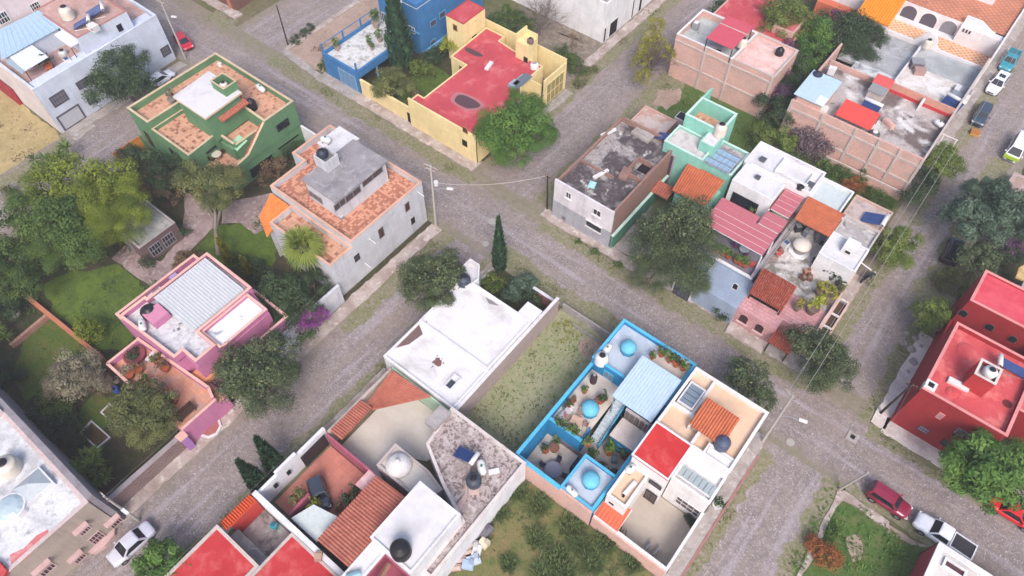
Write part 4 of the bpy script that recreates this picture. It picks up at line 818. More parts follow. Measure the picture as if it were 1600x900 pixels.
# --- grey house
GREY = paint((206, 206, 212), (150, 150, 155), .5); GCP = paint((224, 178, 156), (170, 130, 112), .4); GSLAB = blotch((160, 156, 160), [((136, 132, 136), .5, .52, .15), ((178, 174, 176), 1.1, .6, .08)])
k = T(410, 180, 3.0)
h = house('grey_house', 'grey two storey house with terracotta roof terrace and concrete penthouse at the crossing', 'house', (-50, 31), HG)
M = [(-56.6, 26.9), (-43.5, 26.9), (-43.5, 38.1), (-58.6, 38.1), (-58.6, 32.0), (-56.6, 32.0)]
blk(h, M, 6.85, .75, GREY, tiled((226, 168, 140), (212, 150, 122), (200, 140, 116), .3, 0, (168, 108, 88), .5, .9, 9, .03, True), GCP, .24)
L = [(-53.2, 23.6), (-43.5, 23.6), (-43.5, 26.9), (-53.2, 26.9)]; blk(h, L, 6.0, .7, GREY, ORTILE(11, (160, 96, 76), .62), GCP, .22)
PH = rect(-52.4, -46.9, 28.6, 36.6); acc(h, 'wall', GREY).prism(inset(PH, .25), 6.0, 9.15); MB().prism(PH, 9.15, 9.35).build('penthouse_roof', GSLAB, h)
BX = rect(-52.7, -50.7, 31.1, 32.9); blk(h, BX, 10.9, .5, GREY, plain((120, 116, 120), .8), None, .12, 9.3, roofname='box_floor')
acc(h, 'wall', GREY).prism(rect(-56, -52.8, 34.2, 37.6), 6.0, 8.3); MB().box(-56.1, -52.75, 34.1, 37.7, 8.3, 8.4).build('terrace_roof', WHITE2, h)
F = ((-43.5, 23.6), (-43.5, 38.1))
for a, b in (((550, 580), (563, 520)), ((672, 455), (685, 402))): win(h, F, k(*a), k(*b), frame=plain((120, 96, 90), .7), pane=plain((74, 56, 56), .4), fw=.1)
win(h, F, k(433, 682), k(452, 648), frame=IRON, pane=plain((74, 60, 60), .4)); win(h, F, k(697, 500), k(712, 480), frame=IRON, pane=DARK)
PF = ((-47.15, 28.85), (-47.15, 36.35))
for a, b in (((338, 446), (385, 385)), ((390, 405), (457, 330)), ((468, 330), (560, 238))): win(h, PF, k(*a), k(*b), frame=GREYM, pane=plain((70, 66, 72), .3, .5), bars=1)
PS = ((-52.15, 28.85), (-47.15, 28.85)); win(h, PS, k(285, 412), k(215, 350), frame=GREYM, pane=plain((104, 100, 100), .3, .5), bars=2)
for z_ in ((500, 578), (480, 692), (727, 358)):
    u, zz = ray_plane(k(*z_), *F); MB().tube([(-43.5, 23.6+u, zz), (-42.5, 23.6+u, zz-.12)], .06, 6).build('rain_spout', WHITEP, h)
tiles(h, 'tiled_roof', (-56.6, 26.7, 5.9), (-53.3, 26.7, 5.9), (-53.0, 22.6, 4.6), (-56.0, 24.0, 4.6), CLAYYEL, .28); acc(h, 'wall', GREY).prism([(-56.4, 26.8), (-53.3, 26.8), (-53.3, 23.2), (-55.6, 24.4)], 0, 4.5)
gw = thing('garden_wall', 'pale grey garden wall running along the street from the grey house', 'wall', (-42.9, 19, 0)); MB().box(-43.0, -42.75, 14.4, 23.5, 0, 3.2).build('panel', GREY, gw); MB().box(-43.05, -42.7, 14.4, 23.5, 3.2, 3.27).build('coping', GREY, gw)
tank('dark blue water tank sunk in the roof box of the grey house', k(280, 178), 10.35, .62, .9, plain((52, 60, 78), .5)); gas('white gas tank on the rear terrace of the grey house', k(298, 118), 8.4, 1.3, .4, .3)
boxy('roof_vent', 'small white domed vent on the terracotta terrace of the grey house', 'vent', k(370, 478), 6.1, (.5, .5, .3), 0, GREYM, [('cap', 0, 0, .5, .34, .34, .34, WHITEP)])
# --- pink house
PINK = paint((206, 132, 170), (150, 96, 124), .35, .85); PCOP = paint((236, 188, 176), (190, 140, 130), .35)
k = T(170, 380, 2.814)
h = house('pink_house', 'pink house with a pale ribbed metal roof and terracotta patio', 'house', (-49, 11), HG)
acc(h, 'wall', PINK).prism([(-55.4, 5.9), (-46.9, 6.6), (-46.9, 7.3), (-45.0, 7.3), (-45.0, 11.2), (-44.3, 11.3), (-44.3, 15.8), (-47.6, 16.4), (-54.8, 16.4)], 0, 5.6)
RF = blotch((222, 221, 224), [((112, 106, 108), .5, .615, .03), ((192, 188, 190), 1.5, .55, .08)], seed=3)
M = [(-55.2, 5.9), (-46.9, 6.4), (-46.9, 7.4), (-44.9, 7.4), (-44.9, 9.8), (-47.5, 9.8), (-47.5, 16.5), (-54.8, 16.5), (-54.8, 9.0), (-55.2, 9.0)]
acc(h, 'wall', PINK).ring(M, .22, 5.5, 6.5); MB().prism(inset(M, .2), 5.55, 5.9).build('roof', RF, h); acc(h, 'coping', PCOP).ring(inset(M, -.03), .3, 6.5, 6.57)
L = rect(-57.6, -55.2, 6.0, 16.0); acc(h, 'wall', PINK).ring(L, .2, 0, 4.4); MB().prism(inset(L, .18), 2.6, 3.0).build('narrow_terrace', plain((206, 156, 140), .8), h); acc(h, 'coping', PCOP).ring(inset(L, -.03), .3, 4.4, 4.47)
Rm = rect(-47.5, -44.4, 9.9, 15.8); blk(h, Rm, 6.2, .35, PINK, blotch((238, 238, 240), [((170, 176, 186), .5, .6, .04)], seed=5, fine=.06), PCOP, .2, 5.4)
O = [(-49.0, 16.6), (-44.2, 16.9), (-43.2, 16.7), (-43.2, 13.6)]
acc(h, 'wall', PINK).box(-44.4, -43.2, 13.4, 17.0, 0, 2.6); wallseg(h, (-48.6, 16.9), (-43.3, 16.9), 0, 4.6, PINK, .22, cop=PCOP); wallseg(h, (-43.3, 17.0), (-43.3, 13.4), 0, 4.6, PINK, .22, cop=PCOP)
sheet(h, 'metal_roof', (-54.2, 9.4, 6.7), (-54.2, 15.9, 6.7), (-48.0, 15.9, 6.35), (-48.0, 9.4, 6.35), rmetal((206, 208, 212)), .32, .05)
BX = rect(-53.2, -51.4, 7.4, 9.2); acc(h, 'wall', PINK).prism(BX, 5.6, 6.8); MB().prism(inset(BX, -.02), 6.8, 6.88).build('box_roof', plain((214, 140, 170), .8), h)
PE = edge(Rm, 'E'); win(h, PE, k(625, 405), k(650, 365), frame=IRON, bars=1); win(h, ((-44.9, 7.4), (-44.9, 11)), k(520, 460), k(540, 425), frame=IRON)
# terracotta patio in front, raised above the street
TF = tiled((226, 168, 140), (214, 152, 124), (200, 150, 130), .4, 0, (196, 160, 150), .55, .6, 13)
PT = [(-57, 2.0), (-42.4, 2.3), (-42.4, 6.6), (-44.5, 7.4), (-46.8, 6.4), (-57, 5.8)]
acc(h, 'base_wall', PINK).prism([(-54.2, 2.0), (-42.2, 2.3), (-42.2, 7.4), (-44.5, 7.4), (-46.8, 6.4), (-54.2, 5.8)], 0, 2.5); MB().prism(inset([(-54.2, 2.0), (-42.2, 2.3), (-42.2, 7.2), (-44.5, 7.35), (-46.8, 6.35), (-54.2, 5.8)], .03), 2.5, 2.56).build('patio_floor', TF, h)
for p, q in (((-54.0, 5.75), (-43.7, 6.75)), ((-43.7, 6.75), (-42.5, 6.3)), ((-42.3, 6.4), (-42.3, 2.4)), ((-54.1, 2.1), (-54.1, 5.7)), ((-54.1, 2.1), (-49.6, 2.15))): wallseg(h, p, q, 2.5, 3.6 if p[1] > 3 and q[1] > 3 else 3.3, PINK, .22, cop=PCOP)
MB().box(-46.6, -44.7, 6.75, 11.0, 2.6, 3.2).build('tiled_step', tiled((232, 164, 120), (222, 150, 106), (200, 140, 110), .4), h)
w2 = thing('garden_wall', 'dark stone wall topped in grey beside the sidewalk below the pink house', 'wall', (-42.2, -3, 0)); MB().box(-42.7, -42.35, -9.5, 2.2, 0, 2.2).build('panel', brick((132, 106, 104), (112, 90, 90), (150, 130, 126), .5, .3, .03), w2); MB().box(-42.8, -42.3, -9.5, 2.2, 2.2, 2.3).build('coping', paint((168, 158, 160), (120, 112, 112), .5), w2)
gp = thing('gate_pillar', 'purple pillar at the end of the patio wall by the sidewalk', 'pillar', (-42, 1.9, 0)); MB().box(-42.5, -41.8, 1.6, 2.3, 0, 2.6).build('shaft', plain((176, 128, 190), .8), gp); MB().box(-42.6, -41.7, 1.5, 2.4, 2.6, 2.75).build('cap', PCOP, gp)
tank('black water tank on the upper corner of the pink house', k(178, 300), 5.9, .85, 1.1); gas('white gas tank against the parapet of the pink house', k(150, 365), 5.9, 1.5, .36, -.5)
boxy('laundry_sink', 'white laundry sink on the narrow terrace of the pink house', 'sink', k(205, 222), 3.0, (.7, 1.6, .9), 0, WHITEP, [('basin', 0, .2, .92, .5, .8, .05, GREYM), ('splashback', -.33, 0, 1.05, .06, 1.5, .3, WHITEP)]); boxy('cupboard', 'lilac cupboard at the top of the narrow terrace of the pink house', 'cupboard', k(285, 150), 3.0, (.7, .9, 1.2), 0, plain((180, 170, 214), .6), [('door', .36, 0, .6, .03, .8, 1.1, plain((160, 150, 200), .6))])
for lb, p, s_, kd in (('rusty potted plant in the patio bed of the pink house', (130, 555), 1.5, 'brown'), ('grey green potted plant near the patio wall of the pink house', (90, 575), 1.6, 'grey'), ('low potted plant beside the curved patio bed', (215, 520), 1.5, 'olive'), ('leafy potted plant in the curved patio bed', (245, 545), 1.7, 'brown'), ('potted plant at the middle of the terracotta patio', (160, 600), 1.2, 'pot'), ('white potted plant near the patio chairs', (250, 640), 1.1, 'grey'), ('dark potted plant at the patio edge by the dark bench', (285, 685), 1.5, 'dark')): potted(lb, k(*p), 2.56, s_, kd)
for lb, p, rz in (('white patio chair beside the tree on the terracotta patio', (270, 660), 1.2),): x, y = P(k(*p), 3)[:2]; chair(lb, x, y, 2.56, rz, WHITEP)
x, y = P(k(340, 745), 3)[:2]; bn = thing('bench', 'dark wooden bench on the terracotta patio of the pink house', 'bench', (x, y, 2.56)); MB().cbox((x, y, 3.0), (.7, 2.0, .08)).build('seat', DKWOOD, bn); MB().cbox((x-.35, y, 3.3), (.07, 2.0, .6)).build('backrest', DKWOOD, bn)
for s_ in (-.8, .8): MB().cbox((x, y+s_, 2.78), (.6, .08, .44)).build('leg', DKWOOD, bn)
pl = thing('planter', 'oval hedge planter on the terrace side of the pink house', 'planter', (-52.5, 4, 2.56)); x, y = P(k(110, 490), 3)[:2]; MB().lathe(x, y, [(1.1, 2.5), (1.1, 3.0), (.95, 3.0), (.95, 2.9)], 20).build('rim', plain((150, 80, 90), .8), pl); leafmesh('foliage', LEAF['dark'], *crown_leaves([((x, y, 3.0), .8, .5)], .2, 1.2), 1, pl)
st_ = thing('step', 'pale octagonal entrance step with red tiles beside the purple wall', 'step', (-41.6, 3.2, 0)); x, y = P(k(445, 810), .2)[:2]; MB().lathe(x, y, [(1.2, 0), (1.2, .3), (.9, .3)], 8).build('rim', WHITE2, st_); MB().lathe(x, y, [(.95, .25), (.95, .31)], 8).build('tread', plain((176, 110, 104), .8), st_)
boxy('parasol', 'white folded parasol lying on the patio wall of the pink house', 'parasol', k(200, 480), 3.0, (.4, 2.2, .3), .2, WHITEP, [('pole', 0, -1.2, .15, .06, .6, .06, GREYM)])
# garden shed
k = T(0, 225, 4)
h = house('garden_shed', 'small grey roofed garden shed with dark windows among the trees', 'shed', (-61, 17)); SH = rc(2.9, k(865, 375), k(1080, 480), k(870, 655)); blk(h, SH, 2.9, .25, paint((120, 96, 98), (80, 66, 66), .4), blotch((176, 176, 172), [((140, 140, 136), .8, .55, .1)]), paint((176, 168, 170)), .2)
for f_, c_ in (('E', .16), ('E', .52), ('S', .3)):
    e_ = edge(SH, f_); L_ = math.hypot(e_[1][0]-e_[0][0], e_[1][1]-e_[0][1]); win(h, e_, None, None, uz=(L_*c_, L_*(c_+.3), .5, 2.2), frame=GREYM, bars=3)
flush()
# --- yellow house with red roof
YEL = paint((244, 222, 166), (190, 166, 120), .35); REDR = blotch((202, 86, 94), [((186, 74, 84), .3, .53, .14), ((214, 118, 122), .6, .6, .08), ((160, 84, 90), 1.2, .7, .03)], fine=.12, seed=2); RCOP = paint((190, 66, 72), (140, 60, 60), .3)
k = T(640, 0, 4.5)
h = house('yellow_house', 'yellow house with a flat red roof and small towers', 'house', (-51, 58), HG)
M = [(-56.3, 49.2), (-44.9, 49.2), (-44.9, 58.5), (-46.8, 60.8), (-46.8, 65.6), (-51.9, 65.8), (-54.9, 66.2), (-54.9, 67.4), (-58.3, 67.4), (-58.0, 59.4), (-55.2, 59.3), (-55.2, 50.9), (-56.3, 50.9)]
blk(h, M, 4.35, .12, YEL, REDR, None, .16); acc(h, 'wall', YEL).box(-56.4, -44.9, 49.1, 49.35, 0, 4.75)
Tw = rect(-61.8, -58.6, 63, 67.6); blk(h, Tw, 7.1, .05, YEL, REDR, RCOP, .16)
TT = rect(-51.0, -49.0, 64.9, 67.2); acc(h, 'wall', YEL).prism(TT, 0, 6.9); acc(h, 'wall', YEL).box(-51, -50.8, 64.9, 67.2, 6.88, 8.0); acc(h, 'wall', YEL).box(-50.8, -49, 67.0, 67.2, 6.88, 7.5)
wallseg(h, (-59.5, 68.1), (-44.7, 68.1), 0, 5.0, YEL, .2); wallseg(h, (-44.8, 68.1), (-44.8, 63.2), 0, 4.4, YEL, .22); wallseg(h, (-46.8, 62.5), (-44.8, 62.5), 0, 4.2, YEL, .2)
win(h, ((-44.7, 63.2), (-44.7, 68.1)), None, None, 'garage_door', YEL, plain((160, 150, 100), .7), uz=(.5, 4.4, .05, 3.4), bars=3)
MB().box(-46.7, -44.95, 62.7, 67.9, .0, .1).build('carport_floor', CONC, h)
fS = ((-56.4, 49.1), (-44.9, 49.1)); d_ = Q(1, 0)
win(h, fS, d_(1290, 825), d_(1325, 790), arch=True, pane=plain((90, 60, 50), .5), frame=plain((200, 150, 90), .7)); win(h, fS, d_(1290, 895), d_(1320, 880), pane=DARK, frame=DKWOOD)
win(h, edge((-61.8, -58.6, 63, 67.6), 'S'), k(305, 205), k(337, 172), pane=plain((90, 66, 56), .5), frame=plain((180, 150, 110), .7)); eT = ((-58.6, 63), (-58.6, 67.6))
win(h, eT, k(455, 155), k(468, 132), pane=DARK, frame=YEL); win(h, eT, k(438, 280), k(470, 245), pane=DARK, frame=DKWOOD); win(h, ((-51, 64.9), (-49, 64.9)), k(803, 455), k(830, 395), 'door', DKWOOD, DARK)
win(h, ((-58.2, 59.35), (-55.2, 59.35)), k(350, 490), k(385, 460), 'door', DKWOOD, plain((90, 80, 60), .6))
MB().cbox((-52.5, 61.0, 4.45), (.55, 1.7, .3), .25).build('skylight', WHITEP, h)
for z_, c_, s_ in ((4.262, (186, 120, 124), 1.35), (4.268, (96, 70, 76), 1.0)):
    for p, rx, ry in ((k(400, 718), 1.75*s_, 1.15*s_), (k(447, 367), 1.5*s_, .55*s_)):
        x, y = P(p, z_)[:2]; q = [(x+rx*math.cos(a)*(1+.12*math.sin(3*a)), y+ry*math.sin(a)*(1+.15*math.cos(2*a))) for a in np.linspace(0, 6.283, 22)[:-1]]
        if s_ == 1 or p[1] > 120: MB().add([(a+.25*(b-y), b, z_) for a, b in q], [tuple(range(21))]).build('puddle', plain(c_, .55, .3), h)
boxy('roof_sheets', 'pile of grey metal sheets at the right side of the red roof', 'metal sheets', k(770, 580), 4.25, (1.5, 3.2, .12), .0, STEEL, [('sheet', .1, .6, .16, 1.2, 2.8, .04, plain((110, 120, 132), .4)), ('sheet', -.4, -.6, .16, 1.0, 1.4, .04, plain((160, 176, 186), .35))])
tank('white squat water tank on the red roof beside the yellow tank tower', k(878, 460), 4.25, .6, .8, WHITEP, GREYM)
tank('dark water tank on top of the yellow tank tower', k(850, 285), 6.9, .45, .7, plain((120, 100, 96), .7))
bal = MB()
for y_ in np.arange(51.2, 59, .5): bal.tube([(-56.4, y_, 0), (-56.4, y_, 1.2)], .06, 5)
bal.box(-56.5, -56.3, 51, 59.2, 1.2, 1.32); bal.build('balustrade', WHITE2, h)
gw = thing('garden_wall', 'yellow garden wall with a dark door beside the yellow house', 'wall', (-61, 49.7, 0)); MB().box(-66.0, -56.5, 49.4, 49.65, 0, 2.6).build('panel', YEL, gw); MB().box(-66.0, -56.5, 49.36, 49.69, 2.6, 2.68).build('coping', YEL, gw); win(gw, ((-66, 49.4), (-56.5, 49.4)), d_(945, 755), d_(980, 700), 'door', DKWOOD, DARK)
flat('lawn', [(-63.2, 50.2), (-56.6, 50.2), (-56.6, 60), (-63.2, 60)], .03, G_LAWN, .2)
# --- blue house, upper left centre
UBL = paint((70, 130, 186), (60, 90, 130), .3, .85); UBL2 = paint((110, 170, 212), (90, 120, 150), .3)
k = T(430, 0, 4.5)
h = house('blue_house', 'deep blue house with a planted white terrace behind the tall cypress', 'house', (-68, 58), HG)
TR = rect(-73.2, -66.3, 49.4, 60.4)
acc(h, 'wall', UBL).box(-73.2, -66.3, 49.4, 49.7, 0, 3.7); acc(h, 'wall', UBL).box(-73.2, -72.95, 49.7, 60.4, 0, 3.7); acc(h, 'wall', UBL).box(-66.6, -66.3, 49.7, 60.4, 2.5, 3.7); MB().box(-72.95, -66.6, 49.7, 60.4, 2.9, 3.2).build('terrace', blotch((222, 222, 224), [((150, 150, 148), .8, .58, .05), ((196, 192, 184), 1.6, .55, .06)], seed=7), h)
for y_ in (53, 56.5, 60): acc(h, 'column', UBL2).box(-66.55, -66.35, y_, y_+.2, 0, 2.5)
for x_, y_ in ((-73.05, 49.6), (-66.5, 49.6), (-73.05, 53.5), (-73.05, 57), (-73.05, 60.2)): acc(h, 'railing_post', UBL).box(x_-.1, x_+.1, y_-.1, y_+.1, 3.7, 5.0)
MB().tube([(-73.05, 49.6, 4.95), (-73.05, 60.3, 4.95)], .06, 6).build('railing', UBL, h)
B1 = [(-72.5, 60.4), (-68.0, 60.4), (-68.0, 61.0), (-65.4, 61.0), (-65.4, 75), (-72.5, 75)]; blk(h, B1, 7.6, .6, UBL, blotch((214, 214, 216), [((160, 160, 160), .8, .55, .06)], seed=8), WHITE2, .2)
acc(h, 'wall', UBL).box(-68.1, -65.4, 61.02, 63.5, 7.6, 8.3); acc(h, 'wall', UBL).box(-70.5, -69.9, 60.42, 64, 7.6, 8.6)
fS = ((-72.5, 60.4), (-68, 60.4)); fE = ((-65.4, 61), (-65.4, 75)); fS2 = ((-68, 61), (-65.4, 61))
win(h, fS, k(745, 165), k(785, 80), frame=WHITEP, bars=1); win(h, fS2, k(905, 225), k(985, 165), frame=WHITEP, bars=3); acc(h, 'ledge', UBL2).box(-68, -65.3, 60.85, 61, 3.6, 3.75)
for a, b in (((1090, 185), (1130, 130)), ((1155, 125), (1195, 70)), ((1090, 305), (1130, 275))): win(h, fE, k(*a), k(*b), frame=UBL2, pane=plain((96, 84, 100), .4))
win(h, ((-73.2, 49.4), (-66.3, 49.4)), k(440, 555), k(565, 470), 'garage_door', plain((140, 170, 200), .6), plain((110, 150, 190), .6), bars=2, fw=.18)
acc(h, 'plinth', UBL2).box(-65.38, -65.1, 60.9, 68, 0, .5)
for lb, p, s_ in (('potted bush in the left corner of the white terrace', (432, 325), 1.6), ('big potted bush by the blue wall at the back of the white terrace', (705, 155), 2.2), ('low potted plants in the middle of the white terrace', (665, 300), 1.4), ('potted plant by the blue post on the white terrace', (735, 265), 1.6), ('small potted plant near the front edge of the white terrace', (680, 335), 1.0)): potted(lb, k(*p), 3.2, s_, 'pot', plain((170, 150, 140), .8))
MB().lathe(*P(k(990, 10), 7)[:2], [(.7, 7.0), (.75, 7.9), (.5, 8.1)], 16).build('roof_dome', plain((190, 150, 140), .7), h)
# --- white house, top centre
k = T(800, 0, 4)
h = house('white_house', 'white two storey house with dark doorways along the upper street', 'house', (-52, 90), HG)
WB = [P(k(575, 100), 6.5)[:2]]; W = rect(-64, -46.2, 79.8, 118); blk(h, W, 6.5, .8, WHITE, PAD, WHITE, .25)
blk(h, rect(-62, -51, 84, 100), 8.2, .5, WHITE, plain((120, 92, 90), .8), WHITE, .25, 5)
fE = ((-46.2, 79.8), (-46.2, 118))
for a, b in (((600, 240), (665, 100)), ((565, 270), (592, 165)), ((745, 80), (770, -10)), ((790, 40), (820, -40))): win(h, fE, k(*a), k(*b), 'door', WHITEP, DARK, fw=.1)
fS = ((-64, 79.8), (-46.2, 79.8))
flat('brush_patch', ppx(0, k(280, 200), k(480, 260), k(540, 310), k(500, 380), k(380, 330)), .02, G_BRUSH, .3)
# --- house on the top left corner (only its brown wall shows)
k = T(0, 0, 4); h = house('brown_house', 'brown walled house at the top edge beside the sidewalk corner', 'house', (-98, 56), HG)
blk(h, rect(-112, -95.2, 51, 66), 5, .5, paint((126, 92, 84), (90, 64, 60), .5), PAD, None, .2); MB().box(-96.6, -96.2, 50.7, 51, 0, 5.4).build('pillar', plain((196, 132, 110), .8), h)
# --- dark roofed house, north corner of the crossing
k = T(850, 160, 3.748)
DKW = paint((226, 220, 224), (150, 140, 140), .5); DROOF = blotch((168, 160, 158), [((88, 80, 82), .28, .5, .04), ((208, 200, 196), .7, .62, .05), ((120, 112, 112), 1.3, .58, .06)], fine=.35, seed=11)
h = house('weathered_house', 'two storey house with a grey stained roof and brick side wall at the crossing', 'house', (-28, 55), HG)
M = rect(-32.1, -23.9, 48.3, 62.3)
DBR = brick((160, 116, 104), (132, 92, 82), (150, 132, 124), .3, .1, .016, (120, 104, 100), .4)
acc(h, 'wall', DKW).box(-32.1, -23.9, 48.3, 48.55, 2.9, 6.35); acc(h, 'plinth_wall', paint((178, 176, 184), (130, 126, 128), .5)).box(-32.12, -23.88, 48.27, 48.55, 0, 2.9); acc(h, 'brick_wall', DBR).box(-24.15, -23.9, 48.55, 62.3, 0, 6.35); acc(h, 'brick_wall', DBR).box(-32.1, -31.85, 48.55, 62.3, 0, 5.95); acc(h, 'brick_wall', DBR).box(-31.85, -24.15, 62.05, 62.3, 0, 6.2)
MB().box(-31.84, -24.16, 48.56, 62.04, 5.2, 5.5).build('roof', DROOF, h)
MB().box(-31.84, -27.2, 53.2, 53.4, 5.5, 5.85).build('roof_kerb', DBR, h)
SH = rect(-26.6, -24.2, 54.6, 57.6); acc(h, 'brick_wall', DBR).ring(SH, .15, 5.5, 6.2); MB().box(-25.9, -24.6, 56.2, 57.4, 5.5, 5.56).build('shaft_opening', DARK, h)
F = ((-32.1, 48.27), (-23.9, 48.27))
for a, b, br in (((130, 560), (160, 522), 1), ((290, 660), (335, 622), 1), ((250, 735), (335, 708), 3)): win(h, F, k(a[0], a[1]), k(b[0], b[1]), frame=WHITEP if br == 1 else IRON, pane=plain((64, 62, 70), .3), bars=br, fw=.09, sill=WHITEP, hood=WHITEP if br == 3 else None, hd=(.22, .1))
u, zz = ray_plane(k(110, 735), *F); win(h, F, None, None, 'meter_box', GREYM, plain((120, 112, 112), .7), uz=(u-.3, u+.3, .4, 1.1))
for lb, p, d_, m_, rz in (('long white pipe lying on the stained roof, upper one', (378, 175), (.35, 2.2, .3), WHITEP, -.35), ('long white pipe lying on the stained roof, lower one', (333, 418), (.35, 2.2, .3), WHITEP, -.3), ('pale rubble slab on the back of the stained roof', (582, 185), (2.6, 1.6, .35), PAD, -.1), ('low brick pile near the roof shaft of the stained roof', (475, 415), (1.0, 1.8, .4), DBR, .2), ('short concrete slab at the back edge of the stained roof', (545, 128), (1.2, .5, .25), PAD, 0)):
    boxy('roof_debris', lb, 'roof debris', k(*p), 5.5, d_, rz, m_, [('piece', .2, .1, d_[2]+.05, d_[0]*.6, d_[1]*.5, .1, m_)])
boxy('tarpaulin', 'pale cyan scrap of tarpaulin on the front of the stained roof', 'tarpaulin', k(282, 482), 5.5, (.8, 1.0, .15), .3, plain((170, 224, 236), .6), [('fold', .1, 0, .2, .5, .6, .1, plain((190, 232, 240), .6))])
solar('blue solar heater at the back corner of the stained roof', k(690, 200), 5.5, 1.6, 1.4, -.2, plain((60, 80, 140), .4))
an = house('brick_annex', 'low brick annex with a pale roof behind the stained roof house', 'house', (-30, 66), HG); blk(an, rect(-32.4, -27.6, 65.2, 69.2), 2.9, .2, BRICKP, blotch((206, 190, 184), [((196, 150, 136), .5, .55, .05)], seed=4), None, .2)
acc(an, 'wall', BRICKP).box(-32.4, -29.5, 69.4, 69.6, 0, 1.4)
boxy('water_basin', 'white basin with a black top beside the mint tower', 'basin', T(1000, 112, 6.667)(435, 490), 1.6, (1.5, 1.5, 1.0), 0, WHITEP, [('cover', 0, 0, 1.05, 1.2, 1.2, .1, BLACKP), ('base', 0, 0, -.8, 1.3, 1.3, 1.6, GREYM)])
# --- mint house
MINT = paint((150, 214, 196), (110, 160, 150), .3, .85); MCOP = paint((206, 236, 224), (150, 180, 170), .3)
k = T(1020, 220, 4.5); k2 = T(1000, 112, 6.667)
h = house('mint_house', 'mint green house with a tower terrace and a glass roof', 'house', (-21, 63), HG)
blk(h, rect(-25.2, -20.0, 60.8, 64.3), 7.1, .3, MINT, blotch((214, 206, 206), [((186, 178, 178), .6, .56, .06)], seed=6), MCOP, .2)
blk(h, rect(-24.8, -20.0, 64.3, 68.2), 9.0, 2.0, MINT, ORTILE(15, (190, 110, 80), .64), MCOP, .22); acc(h, 'wall', MINT).box(-24.8, -24.55, 64.5, 70.4, 0, 9.0)
TBX = rect(-21.5, -19.6, 62.3, 64.6); blk(h, TBX, 8.2, .05, MINT, WHITE2, None, .15, 6.5)
blk(h, rect(-20.0, -16.4, 61.4, 66.0), 6.4, .3, MINT, blotch((196, 186, 190), [((150, 140, 144), 1.1, .52, .05)], seed=9), MCOP, .2)
sheet(h, 'glass_roof', (-20.0, 64.1, 6.75), (-16.8, 64.1, 6.75), (-16.8, 61.2, 6.55), (-20.0, 61.2, 6.55), plain((150, 178, 206), .25, .5), .55, .05)
gb = MB()
for y_ in (61.3, 62.2, 63.2, 64.1): gb.box(-20.05, -16.7, y_-.03, y_+.03, 6.6+.07*(y_-61.2), 6.76+.07*(y_-61.2))
gb.build('glazing_bars', STEEL, h)
acc(h, 'wall', MINT).box(-21.0, -16.8, 57.4, 61, 0, 3.8); tiles(h, 'tiled_roof', (-21.7, 61.0, 5.6), (-16.8, 61.0, 5.6), (-16.9, 57.0, 4.4), (-21.3, 57.0, 4.4), CLAYOR, .3)
win(h, ((-25.2, 60.8), (-20, 60.8)), k(122, 85), k(108, 320), frame=paint((176, 170, 176)), pane=plain((84, 72, 92), .3), fw=.22)
tiles(h, 'porch_roof', (-24.2, 58.8, 2.9), (-21.6, 58.8, 2.9), (-21.6, 57.0, 2.5), (-24.2, 57.0, 2.5), CLAY, .3)
gw = thing('garden_wall', 'green garden wall running beside the brick side of the stained roof house', 'wall', (-23.6, 55, 0)); MB().box(-23.75, -23.5, 48.4, 60.7, 0, 2.3).build('panel', paint((96, 150, 130), (70, 110, 96), .4), gw); MB().box(-23.8, -23.45, 48.4, 60.7, 2.3, 2.38).build('coping', MCOP, gw)
tank('large white water tank on the mint tower box', k2(840, 600), 8.2, .75, 1.6, CREAM)
# --- long white house with pink red porch roofs
GBL = paint((158, 172, 194), (120, 130, 146), .3); PKR = plain((196, 112, 122), .55, .3); WFL = blotch((226, 225, 228), [((206, 203, 206), .4, .56, .1), ((188, 184, 186), .8, .68, .03)], fine=.06, seed=17)
k = T(1020, 220, 4.5)
h = house('white_house', 'long white roofed house with pinkish red panel porch roofs and a grey blue front', 'house', (-12, 57), HG)
blk(h, rect(-16.2, -7.9, 63.9, 68), 7.0, .25, WHITE, WFL, WHITE, .18); blk(h, rect(-15.9, -10.8, 60.5, 63.9), 6.9, .1, WHITE, WFL, None, .18)
blk(h, rect(-12.7, -8.7, 64.6, 67.2), 7.05, .45, WHITE, plain((206, 216, 222), .6), WHITE, .3, 6.5, roofname='sunken_roof'); blk(h, rect(-7.9, -4.2, 64.0, 68.2), 6.1, .3, WHITE, plain((206, 216, 218), .6), WHITE, .15, roofname='grey_roof')
MB().box(-10.8, -8.2, 60.2, 63.9, 0, 3.3).build('patio_floor', blotch((206, 190, 178), [((180, 160, 148), .9, .55, .06)]), h)
for p in ((-15.7, 56), (-8.2, 56), (-15.7, 53.4), (-8.2, 53.4), (-10.7, 60)): MB().tube([(p[0], p[1], 0), (p[0], p[1], 5.9)], .1, 6).build('column', WHITEP, h)
def panels(x0, x1, y0, y1, z, n, seamx=None):
    for i_ in range(n):
        a = y0+(y1-y0)*i_/n; b = y0+(y1-y0)*(i_+1)/n; MB().box(x0, x1, a+.04, b-.04, z, z+.07).build('roof_panel', PKR, h)
    MB().box(x0+.05, x1-.05, y0, y1, z-.05, z+.035).build('roof_frame', WHITEP, h)
panels(-15.6, -8.2, 53.5, 57.2, 6.0, 4); panels(-10.7, -8.2, 57.3, 59.6, 6.0, 2); panels(-10.6, -8.3, 60.0, 64.6, 6.05, 5); MB().box(-15.65, -10.9, 57.2, 58.2, 6.0, 6.06).build('roof_panel', PKR, h)
